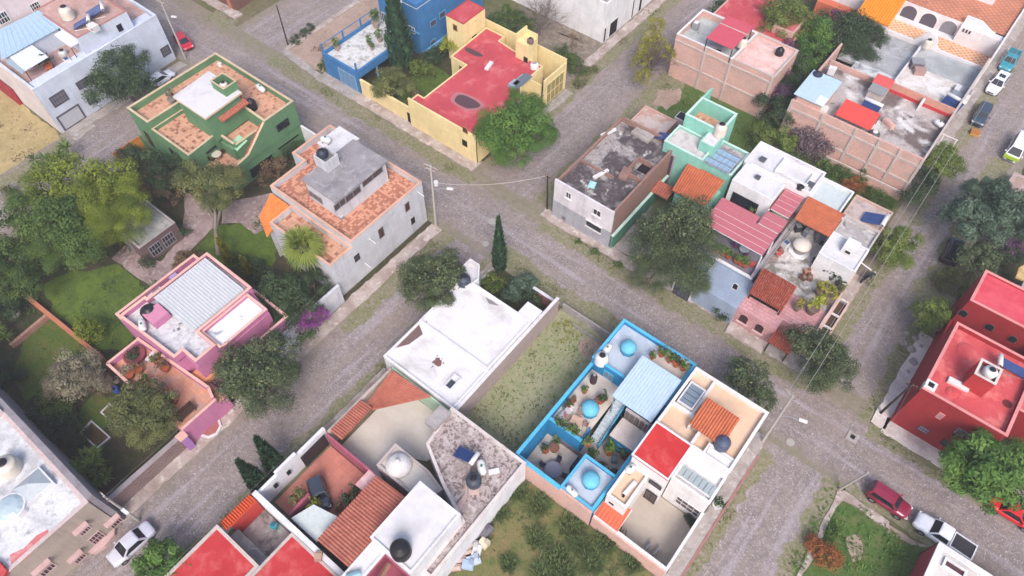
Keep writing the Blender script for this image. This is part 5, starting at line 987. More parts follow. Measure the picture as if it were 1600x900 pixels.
acc(h, 'facade', GBL).box(-15.6, -7.9, 52.0, 52.2, 0, 3.5); acc(h, 'facade', GBL).box(-12.3, -7.4, 47.9, 52.0, 0, 3.1); acc(h, 'white_edge', WHITE).box(-12.4, -7.9, 51.9, 52.25, 3.5, 3.65); MB().box(-15.6, -8.2, 52.2, 60.4, 3.0, 3.2).build('balcony_floor', plain((132, 126, 140), .8), h); acc(h, 'party_wall', paint((176, 166, 172))).box(-8.2, -7.85, 52.1, 64, 0, 3.9)
k3 = T(1060, 340, 8); fB = ((-12.3, 47.9), (-7.4, 47.9)); win(h, fB, k3(690, 880), k3(745, 820), arch=True, frame=WHITEP, pane=DARK)
ent = rect(-14.8, -12.35, 47.6, 51.6); MB().prism(ent, 2.2, 2.36).build('entrance_roof', plain((80, 130, 176), .5), h); acc(h, 'entrance_wall', WHITE).ring(ent, .14, 2.36, 2.7); acc(h, 'entrance_wall', WHITE).box(-14.8, -14.6, 47.7, 51.6, 0, 2.2); acc(h, 'entrance_wall', WHITE).box(-12.6, -12.4, 47.7, 51.6, 0, 2.2); win(h, ((-14.8, 47.6), (-12.4, 47.6)), None, None, 'gate', IRON, plain((96, 96, 116), .5), uz=(.25, 2.2, .05, 2.1), bars=3)
win(h, ((-15.9, 60.5), (-10.8, 60.5)), k(515, 415), k(660, 480), 'patio_door', IRON, GLASS, uz=(.6, 3.9, 3.3, 5.3), bars=2); win(h, ((-10.8, 60.5), (-10.8, 63.9)), None, None, 'patio_door', IRON, GLASS, uz=(.5, 2.6, 3.3, 5.4))
for lb, p, s_ in (('dark roof vent at the left of the long white roof', (775, 132), .5), ('dark roof vent at the right of the long white roof', (1112, 308), .5), ('small grey roof vent in the middle of the long white roof', (738, 258), .4)): boxy('roof_vent', lb, 'roof vent', k(*p), 6.85, (s_*1.3, s_, .3), 0, plain((110, 112, 120), .6), [('cap', 0, 0, .33, s_*1.5, s_*1.2, .06, plain((90, 92, 100), .5))])
tank('black water tank lid on the long white roof above the pink red panels', k(1038, 325), 6.8, .45, .35, BLACKP)
for i_, (x_, y_) in enumerate(((455, 760), (500, 790), (535, 810), (590, 840), (620, 855), (650, 870))): potted(('leftmost', 'second', 'third', 'fourth', 'fifth', 'rightmost')[i_]+' green potted plant in the row along the grey blue balcony', k(x_, y_), 3.2, 1.25, 'pot')
boxy('round_stool', 'red round pot stool at the right end of the grey blue balcony', 'stool', k(700, 868), 3.2, (.5, .5, .35), .4, plain((200, 70, 70), .7), [('seat', 0, 0, .38, .56, .56, .06, plain((214, 90, 84), .7))])
table('round glass table on the balcony under the pink red roof', k(645, 760), 3.2, .55, .72, plain((170, 176, 190), .2))
for lb, p, rz in (('purple chair left of the glass balcony table', (580, 745), 0), ('purple chair right of the glass balcony table', (655, 795), 2.0)): x, y = P(k(*p), 3.6)[:2]; chair(lb, x, y, 3.2, rz, plain((104, 60, 100), .7))
for lb, p, s_ in (('bushy potted plant in the inner patio of the long white house', (735, 450), 1.6), ('reddish potted plant in the inner patio of the long white house', (695, 500), 1.2)): potted(lb, k(*p), 3.3, s_, 'pot')
# --- stone house and cluttered roof terrace
STONE = brick((208, 158, 160), (186, 136, 140), (166, 120, 124), .7, .42, .035, (214, 170, 170), .4)
k = T(1160, 280, 3.4625); k2 = T(1100, 430, 7.26)
h = house('stone_house', 'pink stone house with two arched windows and a cluttered roof terrace', 'house', (-3, 55), HG)
TFL = blotch((206, 200, 198), [((136, 130, 124), .5, .54, .05), ((228, 224, 222), .8, .6, .05), ((150, 146, 130), 1.2, .62, .04)], fine=.3, seed=14)
acc(h, 'wall', STONE).prism(rect(-7.6, -2.9, 48.2, 53.6), 0, 3.0); acc(h, 'wall', STONE).prism(rect(-2.9, .4, 49.8, 53.6), 0, 3.0); MB().box(-7.75, .6, 53.5, 63.9, 0, 3.1).build('terrace', TFL, h); MB().box(-7.6, .4, 50.0, 53.55, 3.0, 3.07).build('terrace_edge', STONE, h)
acc(h, 'parapet', paint((214, 188, 180), (150, 130, 126), .5)).box(.45, .65, 50, 60, 3.0, 3.7); MB().box(-7.8, -7.6, 53.6, 63.9, 3.1, 3.9).build('parapet_wall', paint((160, 152, 154), (120, 112, 112), .5), h)
fF = ((-7.6, 48.2), (-2.9, 48.2))
for a, b in (((420, 420), (482, 562)), ((600, 528), (657, 668))): win(h, fF, k2(*a), k2(*b), arch=True, frame=STONE, pane=plain((64, 44, 44), .5), sill=paint((222, 190, 186)))
win(h, ((-2.9, 49.8), (.4, 49.8)), None, None, pane=DARK, frame=GREYM, uz=(1.0, 2.2, 1.2, 2.3), bars=1)
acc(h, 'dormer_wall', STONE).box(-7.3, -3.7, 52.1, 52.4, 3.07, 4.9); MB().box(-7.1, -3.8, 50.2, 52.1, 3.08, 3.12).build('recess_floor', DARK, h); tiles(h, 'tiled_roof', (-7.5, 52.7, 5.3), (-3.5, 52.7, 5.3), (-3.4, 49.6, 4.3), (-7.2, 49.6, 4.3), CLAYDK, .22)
for x_ in (-7.1, -3.6): MB().tube([(x_, 50, 3), (x_, 50, 4.4)], .09, 6).build('post', DKWOOD, h)
tiles(h, 'porch_roof', (-3.0, 48.6, 2.5), (-.5, 48.6, 2.5), (-.5, 47.0, 2.0), (-3.0, 47.0, 2.0), CLAYDK, .25)
for x_ in (-2.8, -.7): MB().tube([(x_, 47.2, 0), (x_, 47.2, 2.0)], .09, 6).build('post', DKWOOD, h)
OS = rect(-3.6, .5, 57.6, 61.4); blk(h, OS, 6.0, .1, WHITE, WFL, WHITE, .15); MB().prism(rect(-1.9, -.5, 59.3, 60.8), 5.95, 7.0).build('roof_lantern', WHITE, h); win(h, edge((-1.9, -.5, 59.3, 60.8), 'S'), None, None, uz=(.35, 1.05, 6.1, 6.7), pane=DARK, frame=WHITEP); 
blk(h, rect(-3.6, .5, 61.4, 64.6), 6.0, .35, paint((196, 188, 186)), blotch((176, 170, 168), [((206, 202, 200), .6, .52, .05), ((130, 126, 126), 1.1, .6, .05)], seed=15), None, .2); blk(h, rect(-3.9, .5, 64.6, 68.2), 6.0, .3, paint((206, 176, 162)), blotch((196, 178, 174), [((160, 144, 142), .6, .55, .06)], seed=16), None, .2)
tiles(h, 'orange_roof', (-8.0, 63.9, 6.6), (-3.7, 63.9, 6.6), (-3.6, 60.4, 6.0), (-7.8, 60.4, 6.0), CLAYOR, .2, .03)
for p in ((-7.7, 60.5), (-3.8, 60.5)): MB().tube([(p[0], p[1], 3.1), (p[0], p[1], 6.0)], .08, 6).build('post', STEEL, h)
acc(h, 'boundary_wall', WHITE2).box(-7.8, -3.6, 63.6, 63.85, 3.1, 6.2)
solar('blue solar heater on the right hand roof beside the street trees', k(705, 215), 5.75, 2.0, 1.7, .05)
MB().tube([(.5, 60.3, 4.9), (1.8, 60.2, 4.7)], .07, 6).build('rain_spout', WHITEP, h)
dm = thing('roof_dome', 'white domed lantern on an octagonal base on the cluttered terrace', 'dome', (*P(k(320, 370), 4)[:2], 3.1)); x, y = P(k(318, 365), 4)[:2]; MB().lathe(x, y, [(1.25, 3.1), (1.25, 3.35), (1.0, 3.36)], 8).build('base', WHITE, dm); MB().lathe(x, y, [(.72, 3.3), (.72, 4.3)], 12).build('drum', plain((150, 146, 146), .6), dm); MB().lathe(x, y, [(1.05, 4.3), (1.05, 4.4), (.9, 4.62), (.55, 4.8), (.05, 4.88)], 20).build('cap', CREAM, dm, smooth=True)
washer('white washing machine on the cluttered terrace by the side parapet', k(235, 352), 3.1, -.3)
bx = ((190, 400, (205, 80, 70), 'red crate pile'), (175, 425, (170, 150, 140), 'grey crate pile'), (205, 385, (140, 100, 90), 'brown crate pile'), (350, 500, (190, 130, 100), 'terracotta crate pile'), (330, 530, (120, 90, 76), 'dark brown crate pile'), (365, 530, (150, 110, 90), 'wooden crate pile'))
for x_, y_, c_, lb in bx: boxy('crate', lb+' among the clutter on the stone house terrace', 'crate', k(x_, y_), 3.1, (.7, .55, .5), rnd.uniform(0, 3), plain(c_, .8), [('slat', 0, 0, .52, .6, .2, .05, plain((160, 140, 130), .8)), ('side', .2, .1, .6, .3, .3, .2, plain(tuple(int(v*.8) for v in c_), .8))], 'crates on the cluttered terrace')
for i_, (x_, y_, w_) in enumerate(((345, 285, .5), (375, 275, .6), (410, 315, .6), (435, 330, .5), (300, 260, .6), (330, 250, .5))): boxy('storage_box', ('tall blue grey', 'pale grey', 'wide grey', 'dark grey', 'leftmost black', 'small black')[i_]+' box stored under the orange terrace roof', 'storage box', k(x_, y_), 3.1, (w_, .7, .9), .2*i_, plain(((120, 130, 146), (186, 190, 196), (140, 140, 146), (80, 80, 88), (60, 60, 68), (52, 52, 60))[i_], .6), [('lid', 0, 0, .92, w_*1.05, .74, .05, plain((150, 150, 156), .6))], 'boxes under the orange roof')
for i_, (x_, y_, s_, kd, lb) in enumerate(((385, 695, 2.4, 'yellow', 'bright yellow green potted shrub on the terrace'), (470, 640, 2.2, 'gold', 'tall golden potted shrub near the planter wall'), (425, 600, 2.0, 'gold', 'golden green potted shrub behind the bright yellow one'), (300, 690, 1.5, 'gold', 'small golden potted shrub beside the brown tiled roof'), (525, 600, 1.4, 'olive', 'olive potted shrub near the white roofed room'))): potted(lb, k(x_, y_), 3.1, s_, kd, plain((130, 110, 100), .8))
for i_ in range(9): potted(('first', 'second', 'third', 'fourth', 'fifth', 'sixth', 'seventh', 'eighth', 'ninth')[i_]+' dark potted plant of the row below the white roofed room, counted from the left', k(395+18*i_, 445+14*i_+(i_ % 2)*14), 3.1, 1.15, 'dark', plain((96, 92, 92), .8))
pw = thing('raised_planter', 'long pink and white planter frame along the right hand street side', 'planter', (1.3, 54, 0)); 
for x_ in (.75, 1.75): MB().box(x_-.1, x_+.1, 49.6, 58, 0, 1.0).build('side', paint((222, 190, 180)), pw)
for y_ in (49.6, 51.5, 53.4, 55.4, 57.8): MB().box(.85, 1.65, y_, y_+.18, .8, 1.02).build('crossbar', WHITEP, pw)
MB().box(.84, 1.66, 49.7, 57.8, 0, .5).build('soil', SOIL, pw)
flush()
# --- brick house with red awning, upper centre right
CONCB = paint((206, 192, 186), (160, 146, 140), .4)
k = T(1000, 0, 8)
h = house('brick_house', 'unfinished brick house with a pinkish red awning over its roof', 'house', (-28, 83), HG)
M = rect(-34.8, -26.3, 79.6, 86.6); acc(h, 'wall', BRICKP).ring(M, .2, 0, 6.9); MB().prism(inset(M, .18), 5.8, 6.0).build('roof', blotch((172, 176, 176), [((200, 204, 206), .5, .55, .1), ((120, 116, 116), 1.1, .63, .05)], seed=20), h); acc(h, 'coping', WHITE).ring(inset(M, -.03), .26, 6.9, 6.98)
for z_ in (2.8, 5.9): acc(h, 'band', CONCB).box(-34.85, -20.4, 79.5, 79.66, z_, z_+.22)
for x_ in (-30.2, -26.4, -20.5): acc(h, 'pilaster', CONCB).box(x_-.12, x_+.12, 79.48, 79.62, 0, 6.9)
R2 = [(-26.3, 79.6), (-20.3, 79.6), (-20.3, 86.6), (-26.3, 86.6)]; blk(h, R2, 6.9, .25, BRICKP, blotch((222, 180, 172), [((236, 206, 200), .6, .5, .1), ((206, 150, 120), .9, .64, .05)], seed=21), CONCB, .2)
PKA = plain((206, 88, 104), .6); MB().slab((-30.5, 85.0, 8.7), (-26.6, 85.0, 8.7), (-26.6, 79.4, 8.4), (-30.5, 79.4, 8.4), .08).build('awning', PKA, h); MB().slab((-30.6, 83.1, 8.62), (-26.5, 83.1, 8.62), (-26.5, 82.95, 8.63), (-30.6, 82.95, 8.63), .04).build('awning_seam', CONCB, h)
for p in ((-30.4, 79.6), (-26.7, 79.6), (-30.4, 84.8), (-26.7, 84.8)): MB().tube([(p[0], p[1], 5.9), (p[0], p[1], 8.4)], .07, 5).build('post', IRON, h)
tank('pale water tank with black lid between the red awning and the pink roof', k(1285, 530), 6.7, .65, 1.3, CREAM); tank('black water tank on the pink roof beside the flowering trees', T(1190, 0, 4.5)(130, 360), 6.7, .55, 1.0)
boxy('water_heater', 'grey boxed heater in the corner of the brick house roof', 'heater', k(700, 310), 6.0, (.8, .8, .9), 0, STEEL, [('cap', 0, 0, .95, .6, .6, .1, WHITEP), ('foot', 0, 0, -.05, .9, .9, .1, GREYM)]); boxy('dark_tub', 'dark tub in the shade below the red awning', 'tub', k(950, 600), 6.0, (1.5, 1.0, .7), .3, BLACKP, [('rim', 0, 0, .73, 1.6, 1.1, .06, GREYM)])
h = house('red_roof_house', 'house with an orange red roof behind the bushes at the top edge', 'house', (-28, 97), HG); blk(h, rect(-34.5, -22.5, 90.0, 99), 4.6, .15, BRICKP, REDR, None, .2); MB().box(-34.4, -29, 89.2, 90, 0, 3.4).build('porch', WHITE, h); blk(h, rect(-26, -23, 91.5, 96), 5.6, .1, BRICKP, plain((216, 110, 116), .8), None, .2)
h = house('white_house', 'pale house hidden behind the flowering trees at the top edge', 'house', (-16, 112), HG); blk(h, rect(-24, -15, 106, 122), 4.8, .3, WHITE, blotch((228, 226, 228), [((190, 186, 186), .6, .56, .06)], seed=22), WHITE, .2); acc(h, 'party_wall', paint((220, 120, 90))).box(-24.6, -19, 104.5, 105.9, 0, 3.2)
# --- long brick building
k = T(1230, 90, 4.286)
h = house('brick_house', 'long bare brick building with concrete bands and a cluttered stained roof', 'house', (-8, 85), HG)
BT = blotch((190, 180, 178), [((120, 106, 104), .16, .54, .05), ((226, 222, 220), .22, .56, .04), ((110, 100, 98), .7, .62, .05)], fine=.3, seed=23)
acc(h, 'wall', BRICKP).box(-16.8, .25, 78.0, 78.25, 0, 6.3); acc(h, 'wall', BRICKP).box(-16.8, -16.55, 78.25, 93, 0, 6.0); MB().box(-16.5, .0, 78.26, 88.5, 5.0, 5.3).build('roof', BT, h); acc(h, 'party_wall', CONCB).box(.0, .25, 78.25, 102, 0, 6.2)
for z_ in (2.2, 4.95): acc(h, 'band', CONCB).box(-16.85, .3, 77.9, 78.03, z_, z_+.28)
for x_ in (-16.7, -12.5, -8.2, -5.2, -2.6, .1): acc(h, 'pilaster', CONCB).box(x_-.16, x_+.16, 77.88, 78.02, 0, 6.3)
acc(h, 'garden_ledge', CONCB).box(-11, .2, 77.0, 77.2, 1.2, 1.4); acc(h, 'garden_base', BRICKP).box(-11, .2, 77.02, 77.18, 0, 1.2)
acc(h, 'dividing_wall', brick((206, 134, 110), (184, 112, 92), (200, 170, 158))).box(-8.1, .0, 88.5, 88.75, 5.0, 6.6); acc(h, 'dividing_wall', BRICKP).box(-16.4, -8.1, 88.9, 89.1, 4.9, 5.9); acc(h, 'red_base', plain((204, 66, 72), .8)).box(-8.1, .0, 88.4, 88.48, 5.3, 5.75); acc(h, 'buttress', WHITE2).box(-3.9, -3.6, 87.2, 88.4, 5.3, 6.5)
MB().box(-16.5, -8.3, 93.0, 101.9, 3.6, 4.0).build('grey_roof', blotch((176, 178, 182), [((152, 152, 154), .35, .54, .08), ((200, 200, 204), .8, .6, .06)], seed=24), h); MB().box(-14, -8.3, 89.1, 93.0, 4.0, 4.4).build('stained_roof', blotch((214, 216, 218), [((156, 162, 164), .5, .53, .05), ((128, 128, 128), .8, .63, .05)], seed=25), h); MB().box(-8.1, .0, 88.75, 96.5, 4.4, 4.7).build('pale_roof', blotch((206, 196, 190), [((232, 228, 226), .35, .5, .06), ((110, 98, 92), .45, .68, .03)], seed=26), h); MB().box(-8.1, .0, 96.5, 101.9, 3.9, 4.2).build('sloped_roof', blotch((166, 170, 172), [((190, 194, 196), .3, .52, .08)], seed=27), h); acc(h, 'white_wall', WHITE2).box(-8.3, -8.05, 88.75, 102, 0, 5.1)
acc(h, 'wall', BRICKP).box(-16.4, -13.2, 78.3, 83.4, 5.3, 7.0); MB().slab((-16.9, 83.6, 7.4), (-13.0, 83.6, 7.4), (-13.0, 78.1, 7.1), (-16.9, 78.1, 7.1), .07).build('metal_roof', rmetal((190, 214, 230)), h); MB().slab((-14.2, 79.8, 7.25), (-13.0, 79.8, 7.25), (-13.0, 78.1, 7.16), (-14.2, 78.1, 7.16), .03).build('roof_patch', rmetal((226, 232, 238)), h)
RA = plain((226, 84, 76), .75); MB().slab((-11.4, 81.6, 6.9), (-6.9, 81.6, 6.9), (-6.8, 78.4, 6.6), (-11.4, 78.4, 6.6), .06).build('red_awning', RA, h)
for p in ((-11.3, 78.5), (-6.9, 78.5), (-11.3, 81.5), (-6.9, 81.5)): MB().tube([(p[0], p[1], 5.3), (p[0], p[1], 6.7)], .05, 5).build('post', IRON, h)
acc(h, 'stair_room', CONCB).box(-9.9, -8.0, 85.2, 88.3, 5.3, 6.9); MB().slab((-10.2, 88.4, 7.15), (-7.9, 88.4, 7.15), (-7.8, 86.5, 7.0), (-10.1, 86.5, 7.0), .07).build('red_cover', plain((220, 96, 92), .7), h); MB().slab((-10.0, 86.5, 7.02), (-7.9, 86.5, 7.02), (-7.9, 84.9, 6.9), (-10.0, 84.9, 6.9), .07).build('grey_cover', plain((150, 150, 152), .6), h)
solar('blue solar heater next to the red awning on the long brick roof', k(550, 345), 5.3, 1.3, 2.2, 1.57); solar('blue solar heater at the street end of the pale roof', k(1095, 318), 4.7, 1.5, 2.4, 1.4)
gas('white gas tank at the corner of the long brick roof', k(1015, 447), 5.3, 1.3, .36, -.35); tank('white tub lid water tank beside the red awning', k(580, 515), 5.3, .7, .9, plain((90, 88, 94), .6), WHITEP)
tank('dark blue water tank above the pale metal roof room', k(205, 110), 7.2, .6, .5, plain((50, 56, 80), .5)); boxy('roof_unit', 'white box unit by the pole frame above the pale metal roof room', 'roof unit', k(300, 85), 6.0, (.9, .7, .9), .2, WHITEP, [('lid', 0, 0, .93, .95, .75, .06, WHITEP)]); boxy('roof_unit', 'white tilted box on the brick parapet below the pale metal roof', 'roof unit', k(245, 345), 5.6, (.9, .6, 1.0), .4, WHITEP, [('door', .46, 0, .5, .03, .5, .8, GREYM)])
boxy('brick_stack', 'small pile of bricks in the middle of the stained long roof', 'brick pile', k(680, 440), 5.3, (1.6, .7, .5), -.5, BRICKP, [('brick_course', .1, 0, .55, 1.2, .5, .12, BRICKP)])
boxy('roof_unit', 'grey and brown roof boxes near the cream tank', 'roof unit', k(870, 40), 4.7, (1.6, 1.2, 1.0), .5, plain((120, 110, 116), .7), [('box', .2, -1.3, .4, 1.4, .9, .8, plain((176, 144, 136), .8)), ('lid', 0, 0, 1.03, 1.7, 1.3, .06, GREYM)])
boxy('roof_hatch', 'pale metal roof hatch with a grey sheet near the street edge', 'roof hatch', k(1170, 240), 4.7, (2.2, 2.6, .5), 0, WHITE2, [('sheet', -.3, -1.0, .53, 1.6, 1.8, .05, plain((150, 156, 164), .5)), ('cover', .3, .6, .54, 1.4, 1.2, .06, GREYM)])
tank('cream water tank above the grey sloped roof beside the curved white parapet', T(1380, 0, 7.26)(510, 490), 5.2, .6, 1.1, CREAM); MB
pg = thing('street_frame', 'white metal frame and parked boxes at the street door of the long brick building', 'pergola', (1.0, 86, 0))
for y_ in (83, 85, 87, 89): MB().box(.3, 2.3, y_, y_+.1, 2.3, 2.4).build('crossbar', WHITEP, pg)
for x_ in (.5, 2.1):
    MB().box(x_, x_+.1, 83, 89.1, 2.2, 2.3).build('beam', WHITEP, pg)
    for y_ in (83, 89): MB().tube([(x_+.05, y_, 0), (x_+.05, y_, 2.2)], .05, 5).build('post', WHITEP, pg)
# --- orange tiled roof house, top right
OWH = paint((238, 232, 234), (170, 160, 160), .25); LAT = tiled((232, 158, 108), (222, 146, 98), (240, 214, 186), .55, R(45), (196, 124, 88), .6, .5, 30, .07); LATB = tiled((222, 146, 108), (212, 136, 98), (176, 120, 104), .6, R(45), (180, 116, 90), .6, .5, 31, .08)
k = T(1380, 0, 7.26)
h = house('orange_roof_house', 'white walled house with orange lattice tiled roofs and three arches at the top right', 'house', (-7, 112), HG)
acc(h, 'wall', OWH).box(-14.2, .2, 102.2, 107, 0, 3.7); MB().box(-14.2, .22, 102.3, 107.6, 3.7, 3.85).build('terrace_roof', LAT, h)
acc(h, 'wall', OWH).prism(rect(-14.2, .2, 107.2, 128), 0, 6.3); MB().box(-14.2, .22, 107.3, 128, 6.3, 6.45).build('tiled_roof', LATB, h); acc(h, 'ledge', OWH).box(-14.2, -5.3, 106.2, 107.2, 3.85, 4.05)
acc(h, 'gable_block', OWH).box(-5.3, .2, 106.2, 107.2, 0, 6.4); wv = MB(); pr = [(-5.3, 6.4), (.2, 6.4)]+[(.2-5.5*t, 6.45+.9*max(0, min(1, (t-.3)*3))) for t in np.linspace(0, 1, 14)]; wv.add([(x, 107.2, z_) for x, z_ in pr]+[(x, 107.6, z_) for x, z_ in pr], [tuple(range(16)), tuple(range(31, 15, -1))]+[(i_, 16+i_, 16+(i_+1) % 16, (i_+1) % 16) for i_ in range(16)]); wv.build('wavy_parapet', OWH, h)
fA = ((-14.2, 107.2), (-5.3, 107.2))
for i_ in range(3): win(h, fA, None, None, 'window', OWH, plain((140, 138, 146), .4) if i_ == 2 else plain((96, 90, 100), .4), arch=True, uz=(.6+2.85*i_, 3.1+2.85*i_, 4.0, 6.1))
for i_ in range(3): win(h, ((-5.3, 106.2), (.2, 106.2)), None, None, 'vent', plain((90, 80, 84)), DARK, uz=(.45+.42*i_, .66+.42*i_, 5.75, 6.2), fw=.03)
acc(h, 'partition_wall', OWH).ring(rect(-11, -3.5, 113.5, 120), .4, 6.45, 7.3); MB().box(-10.6, -3.9, 113.9, 119.6, 6.46, 6.5).build('patio', plain((150, 132, 140), .8), h); acc(h, 'street_parapet', OWH).box(.22, .45, 102.2, 128, 0, 6.9)
tiles(h, 'canopy_roof', (-18.2, 106.4, 7.0), (-13.4, 106.4, 7.0), (-13.2, 100.6, 5.9), (-18.0, 100.6, 5.9), clay((244, 160, 50), (232, 140, 38), (220, 120, 40), .3), .35)
acc(h, 'party_wall', OWH).box(-18, -13.6, 103, 106.4, 0, 5.8); 
pc = MB(); pr = [(-14.2, 4.6), (-9.6, 4.6), (-9.2, 5.0), (-8.8, 6.0), (-8.0, 6.5), (-7.2, 6.4), (-6.7, 5.8), (-6.5, 5.0), (-6.0, 4.6), (.2, 4.6), (.2, 0), (-14.2, 0)]; n_ = len(pr)
pc.add([(x, 102.0, z_) for x, z_ in pr]+[(x, 102.25, z_) for x, z_ in pr], [tuple(range(n_)), tuple(range(2*n_-1, n_-1, -1))]+[(i_, n_+i_, n_+(i_+1) % n_, (i_+1) % n_) for i_ in range(n_)]); pc.build('curved_parapet', OWH, h)
# --- red house on the right
REDW = paint((164, 52, 56), (120, 44, 48), .35, .85); REDF = blotch((214, 92, 96), [((198, 76, 80), .3, .53, .14), ((230, 134, 130), .6, .58, .1), ((176, 76, 78), 1.1, .7, .03)], fine=.1, seed=33); RPK = paint((226, 150, 148), (190, 110, 108), .4)
k = T(1370, 420, 3)
h = house('red_house', 'dark red house with a bright red roof and tank box on the right', 'house', (15, 54), HG)
M = rect(10.9, 18.6, 47.7, 57.0); blk(h, M, 7.25, .55, REDW, REDF, RPK, .22); blk(h, rect(18.6, 26, 51.6, 60.4), 6.6, .25, REDW, REDF, RPK, .22)
blk(h, rect(11.0, 26, 60.4, 65.2), 7.25, .2, REDW, blotch((214, 76, 92), [((224, 96, 108), .5, .55, .1)], fine=.08, seed=34), RPK, .22); acc(h, 'court_wall', REDW).box(10.9, 11.15, 57.0, 60.4, 0, 3.4)
TB = rect(13.7, 15.6, 50.6, 52.6); blk(h, TB, 9.2, .5, paint((190, 62, 64), (150, 56, 56), .3), plain((190, 180, 176), .8), paint((226, 216, 210)), .16, 6.6)
fS = ((11.0, 60.4), (18.6, 60.4))
for a, b in (((392, 218), (425, 190)), ((515, 285), (548, 255)), ((625, 340), (655, 312))): win(h, fS, k(*a), k(*b), arch=True, frame=paint((130, 80, 84)), pane=GLASS)
fF = ((10.9, 47.7), (18.6, 47.7)); win(h, fF, k(195, 762), k(250, 738), frame=paint((130, 70, 76)), pane=plain((150, 156, 176), .3), bars=3, fw=.1); win(h, fF, k(290, 695), k(312, 676), frame=RPK, pane=plain((190, 150, 150), .5)); win(h, fF, k(395, 770), k(478, 775), frame=GREYM, pane=plain((120, 110, 116), .3), bars=2, uz=(4.6, 6.9, 3.9, 4.9)); win(h, fF, k(310, 835), k(360, 800), frame=IRON, pane=GLASS)
tank('white water tank sitting inside the box on the red roof', k(530, 485), 8.6, .62, 1.0, WHITEP); boxy('roof_unit', 'white square cooler unit in the corner of the red roof', 'roof unit', k(248, 552), 6.7, (1.0, 1.0, .8), .0, WHITEP, [('fan', 0, 0, .82, .5, .5, .05, DARK), ('foot', 0, 0, -.03, 1.1, 1.1, .06, GREYM)]); boxy('skylight', 'long white skylight lying on the red roof', 'skylight', k(383, 542), 6.7, (1.9, .65, .3), .05, WHITEP, [('kerb', 0, 0, .05, 2.0, .75, .1, RPK)])
solar('blue solar heater behind the tank box of the red house', k(640, 468), 6.75, 2.6, 1.1, 3.4)
for p, r_ in ((k(418, 385), .95), (k(352, 580), .6)):
    x, y = P(p, 6.7)[:2]; q = MB()
    q.lathe(x, y, [(r_, 6.7), (r_*.93, 6.76), (r_*.7, 6.83), (.05, 6.86)], 24, False); q.build('roof_dome', REDF, h, smooth=True)
x, y = P(k(612, 632), 6.72)[:2]; MB().lathe(x, y, [(.45, 6.705), (.02, 6.712)], 14, False).build('puddle', plain((110, 40, 42), .5), h)
# right hand neighbours seen only in part
h = house('grey_house', 'low grey roofed house with a tan terrace at the right edge behind the red house', 'house', (22, 74), HG); blk(h, rect(15.5, 34, 66.2, 72), 3.2, .2, paint((180, 170, 170)), blotch((176, 168, 170), [((150, 140, 142), .6, .55, .08)], seed=36), None, .2); MB().prism(ppx(3.3, (1588, 432), (1592, 418), (1610, 408), (1630, 425), (1620, 446)), 3.0, 3.25).build('tan_terrace', blotch((214, 184, 130), [((180, 140, 96), .9, .56, .06)], seed=37), h)
h = house('stone_wall_house', 'pinkish stone yard wall curving by the lime fronted van', 'house', (13, 90)); acc(h, 'wall', BRICKG).ring([(9.6, 84.5), (10.2, 82.5), (13, 81.5), (30, 81.5), (30, 89), (9.8, 89)], .5, 0, 1.6); MB().prism(inset([(9.6, 84.5), (10.2, 82.5), (13, 81.5), (30, 81.5), (30, 89), (9.8, 89)], .45), 0, .9).build('terrace', blotch((172, 150, 146), [((196, 176, 170), .8, .56, .06)], seed=37), h)
h = house('carport', 'open carport with a pale roof edge at the right edge beyond the red house', 'carport', (20, 49)); MB().box(18.9, 26, 46, 51.4, 0, .06).build('floor', blotch((190, 176, 174), [((150, 136, 136), .7, .56, .06)], seed=38), h); MB().slab((19.2, 49.8, 2.7), (26, 49.8, 2.7), (26, 48.6, 2.6), (19.2, 48.6, 2.6), .1).build('roof', plain((190, 204, 222), .5), h); [MB().tube([(x_, y_, 0), (x_, y_, 2.6)], .06, 5).build('post', IRON, h) for x_ in (19.3, 25) for y_ in (48.7, 49.7)]; MB().box(19.0, 26, 49.9, 51.4, .06, 2.4).build('store_room', plain((60, 54, 60), .8), h)
boxy('storage_rack', 'dark rack with pink and brown boxes under the carport', 'rack', (1588, 690), .06, (2.4, .9, .9), -.1, plain((70, 62, 70), .8), [('box', .3, 0, 1.0, .8, .7, .25, plain((210, 150, 150), .8)), ('box', -.7, .1, 1.0, .6, .6, .2, plain((150, 110, 100), .8))])
# --- white roofed house left of the vacant lot
k = T(590, 400, 3.46)
WST = blotch((230, 228, 231), [((204, 197, 195), .3, .6, .08), ((150, 130, 126), .7, .71, .03)], fine=.05, seed=40)
h = house('white_roof_house', 'single storey house with a bright white roof beside the vacant grassy lot', 'house', (-28, 26), HG)
LW = paint((232, 228, 230), (176, 166, 166), .4)
blk(h, rect(-32.7, -23.3, 20.1, 25.4), 3.45, .14, LW, WST, WHITE, .18); blk(h, rect(-32.6, -23.3, 25.4, 32.6), 3.75, .14, LW, WST, WHITE, .18); acc(h, 'wall', LW).box(-24.8, -23.3, 32.6, 34.2, 0, 3.6); MB().box(-25.2, -23.25, 32.6, 34.4, 3.6, 3.72).build('roof_corner', WST, h)
sb = plain((122, 98, 96), .9); MB().add([(-32.5, 21.6, 3.315), (-31.7, 22.8, 3.315), (-31.4, 24.6, 3.315), (-32.5, 25.2, 3.315)], [(0, 1, 2, 3)]).build('dirt_patch', sb, h)
x, y = P(k(325, 575), 3.32)[:2]; q = [(x+(.85+.25*math.sin(5*a)+.2*math.sin(9*a+1))*math.cos(a)*.8, y+(.9+.25*math.sin(4*a+2)+.18*math.sin(11*a))*math.sin(a)) for a in np.linspace(0, 6.283, 40)[:-1]]; sm = MB()
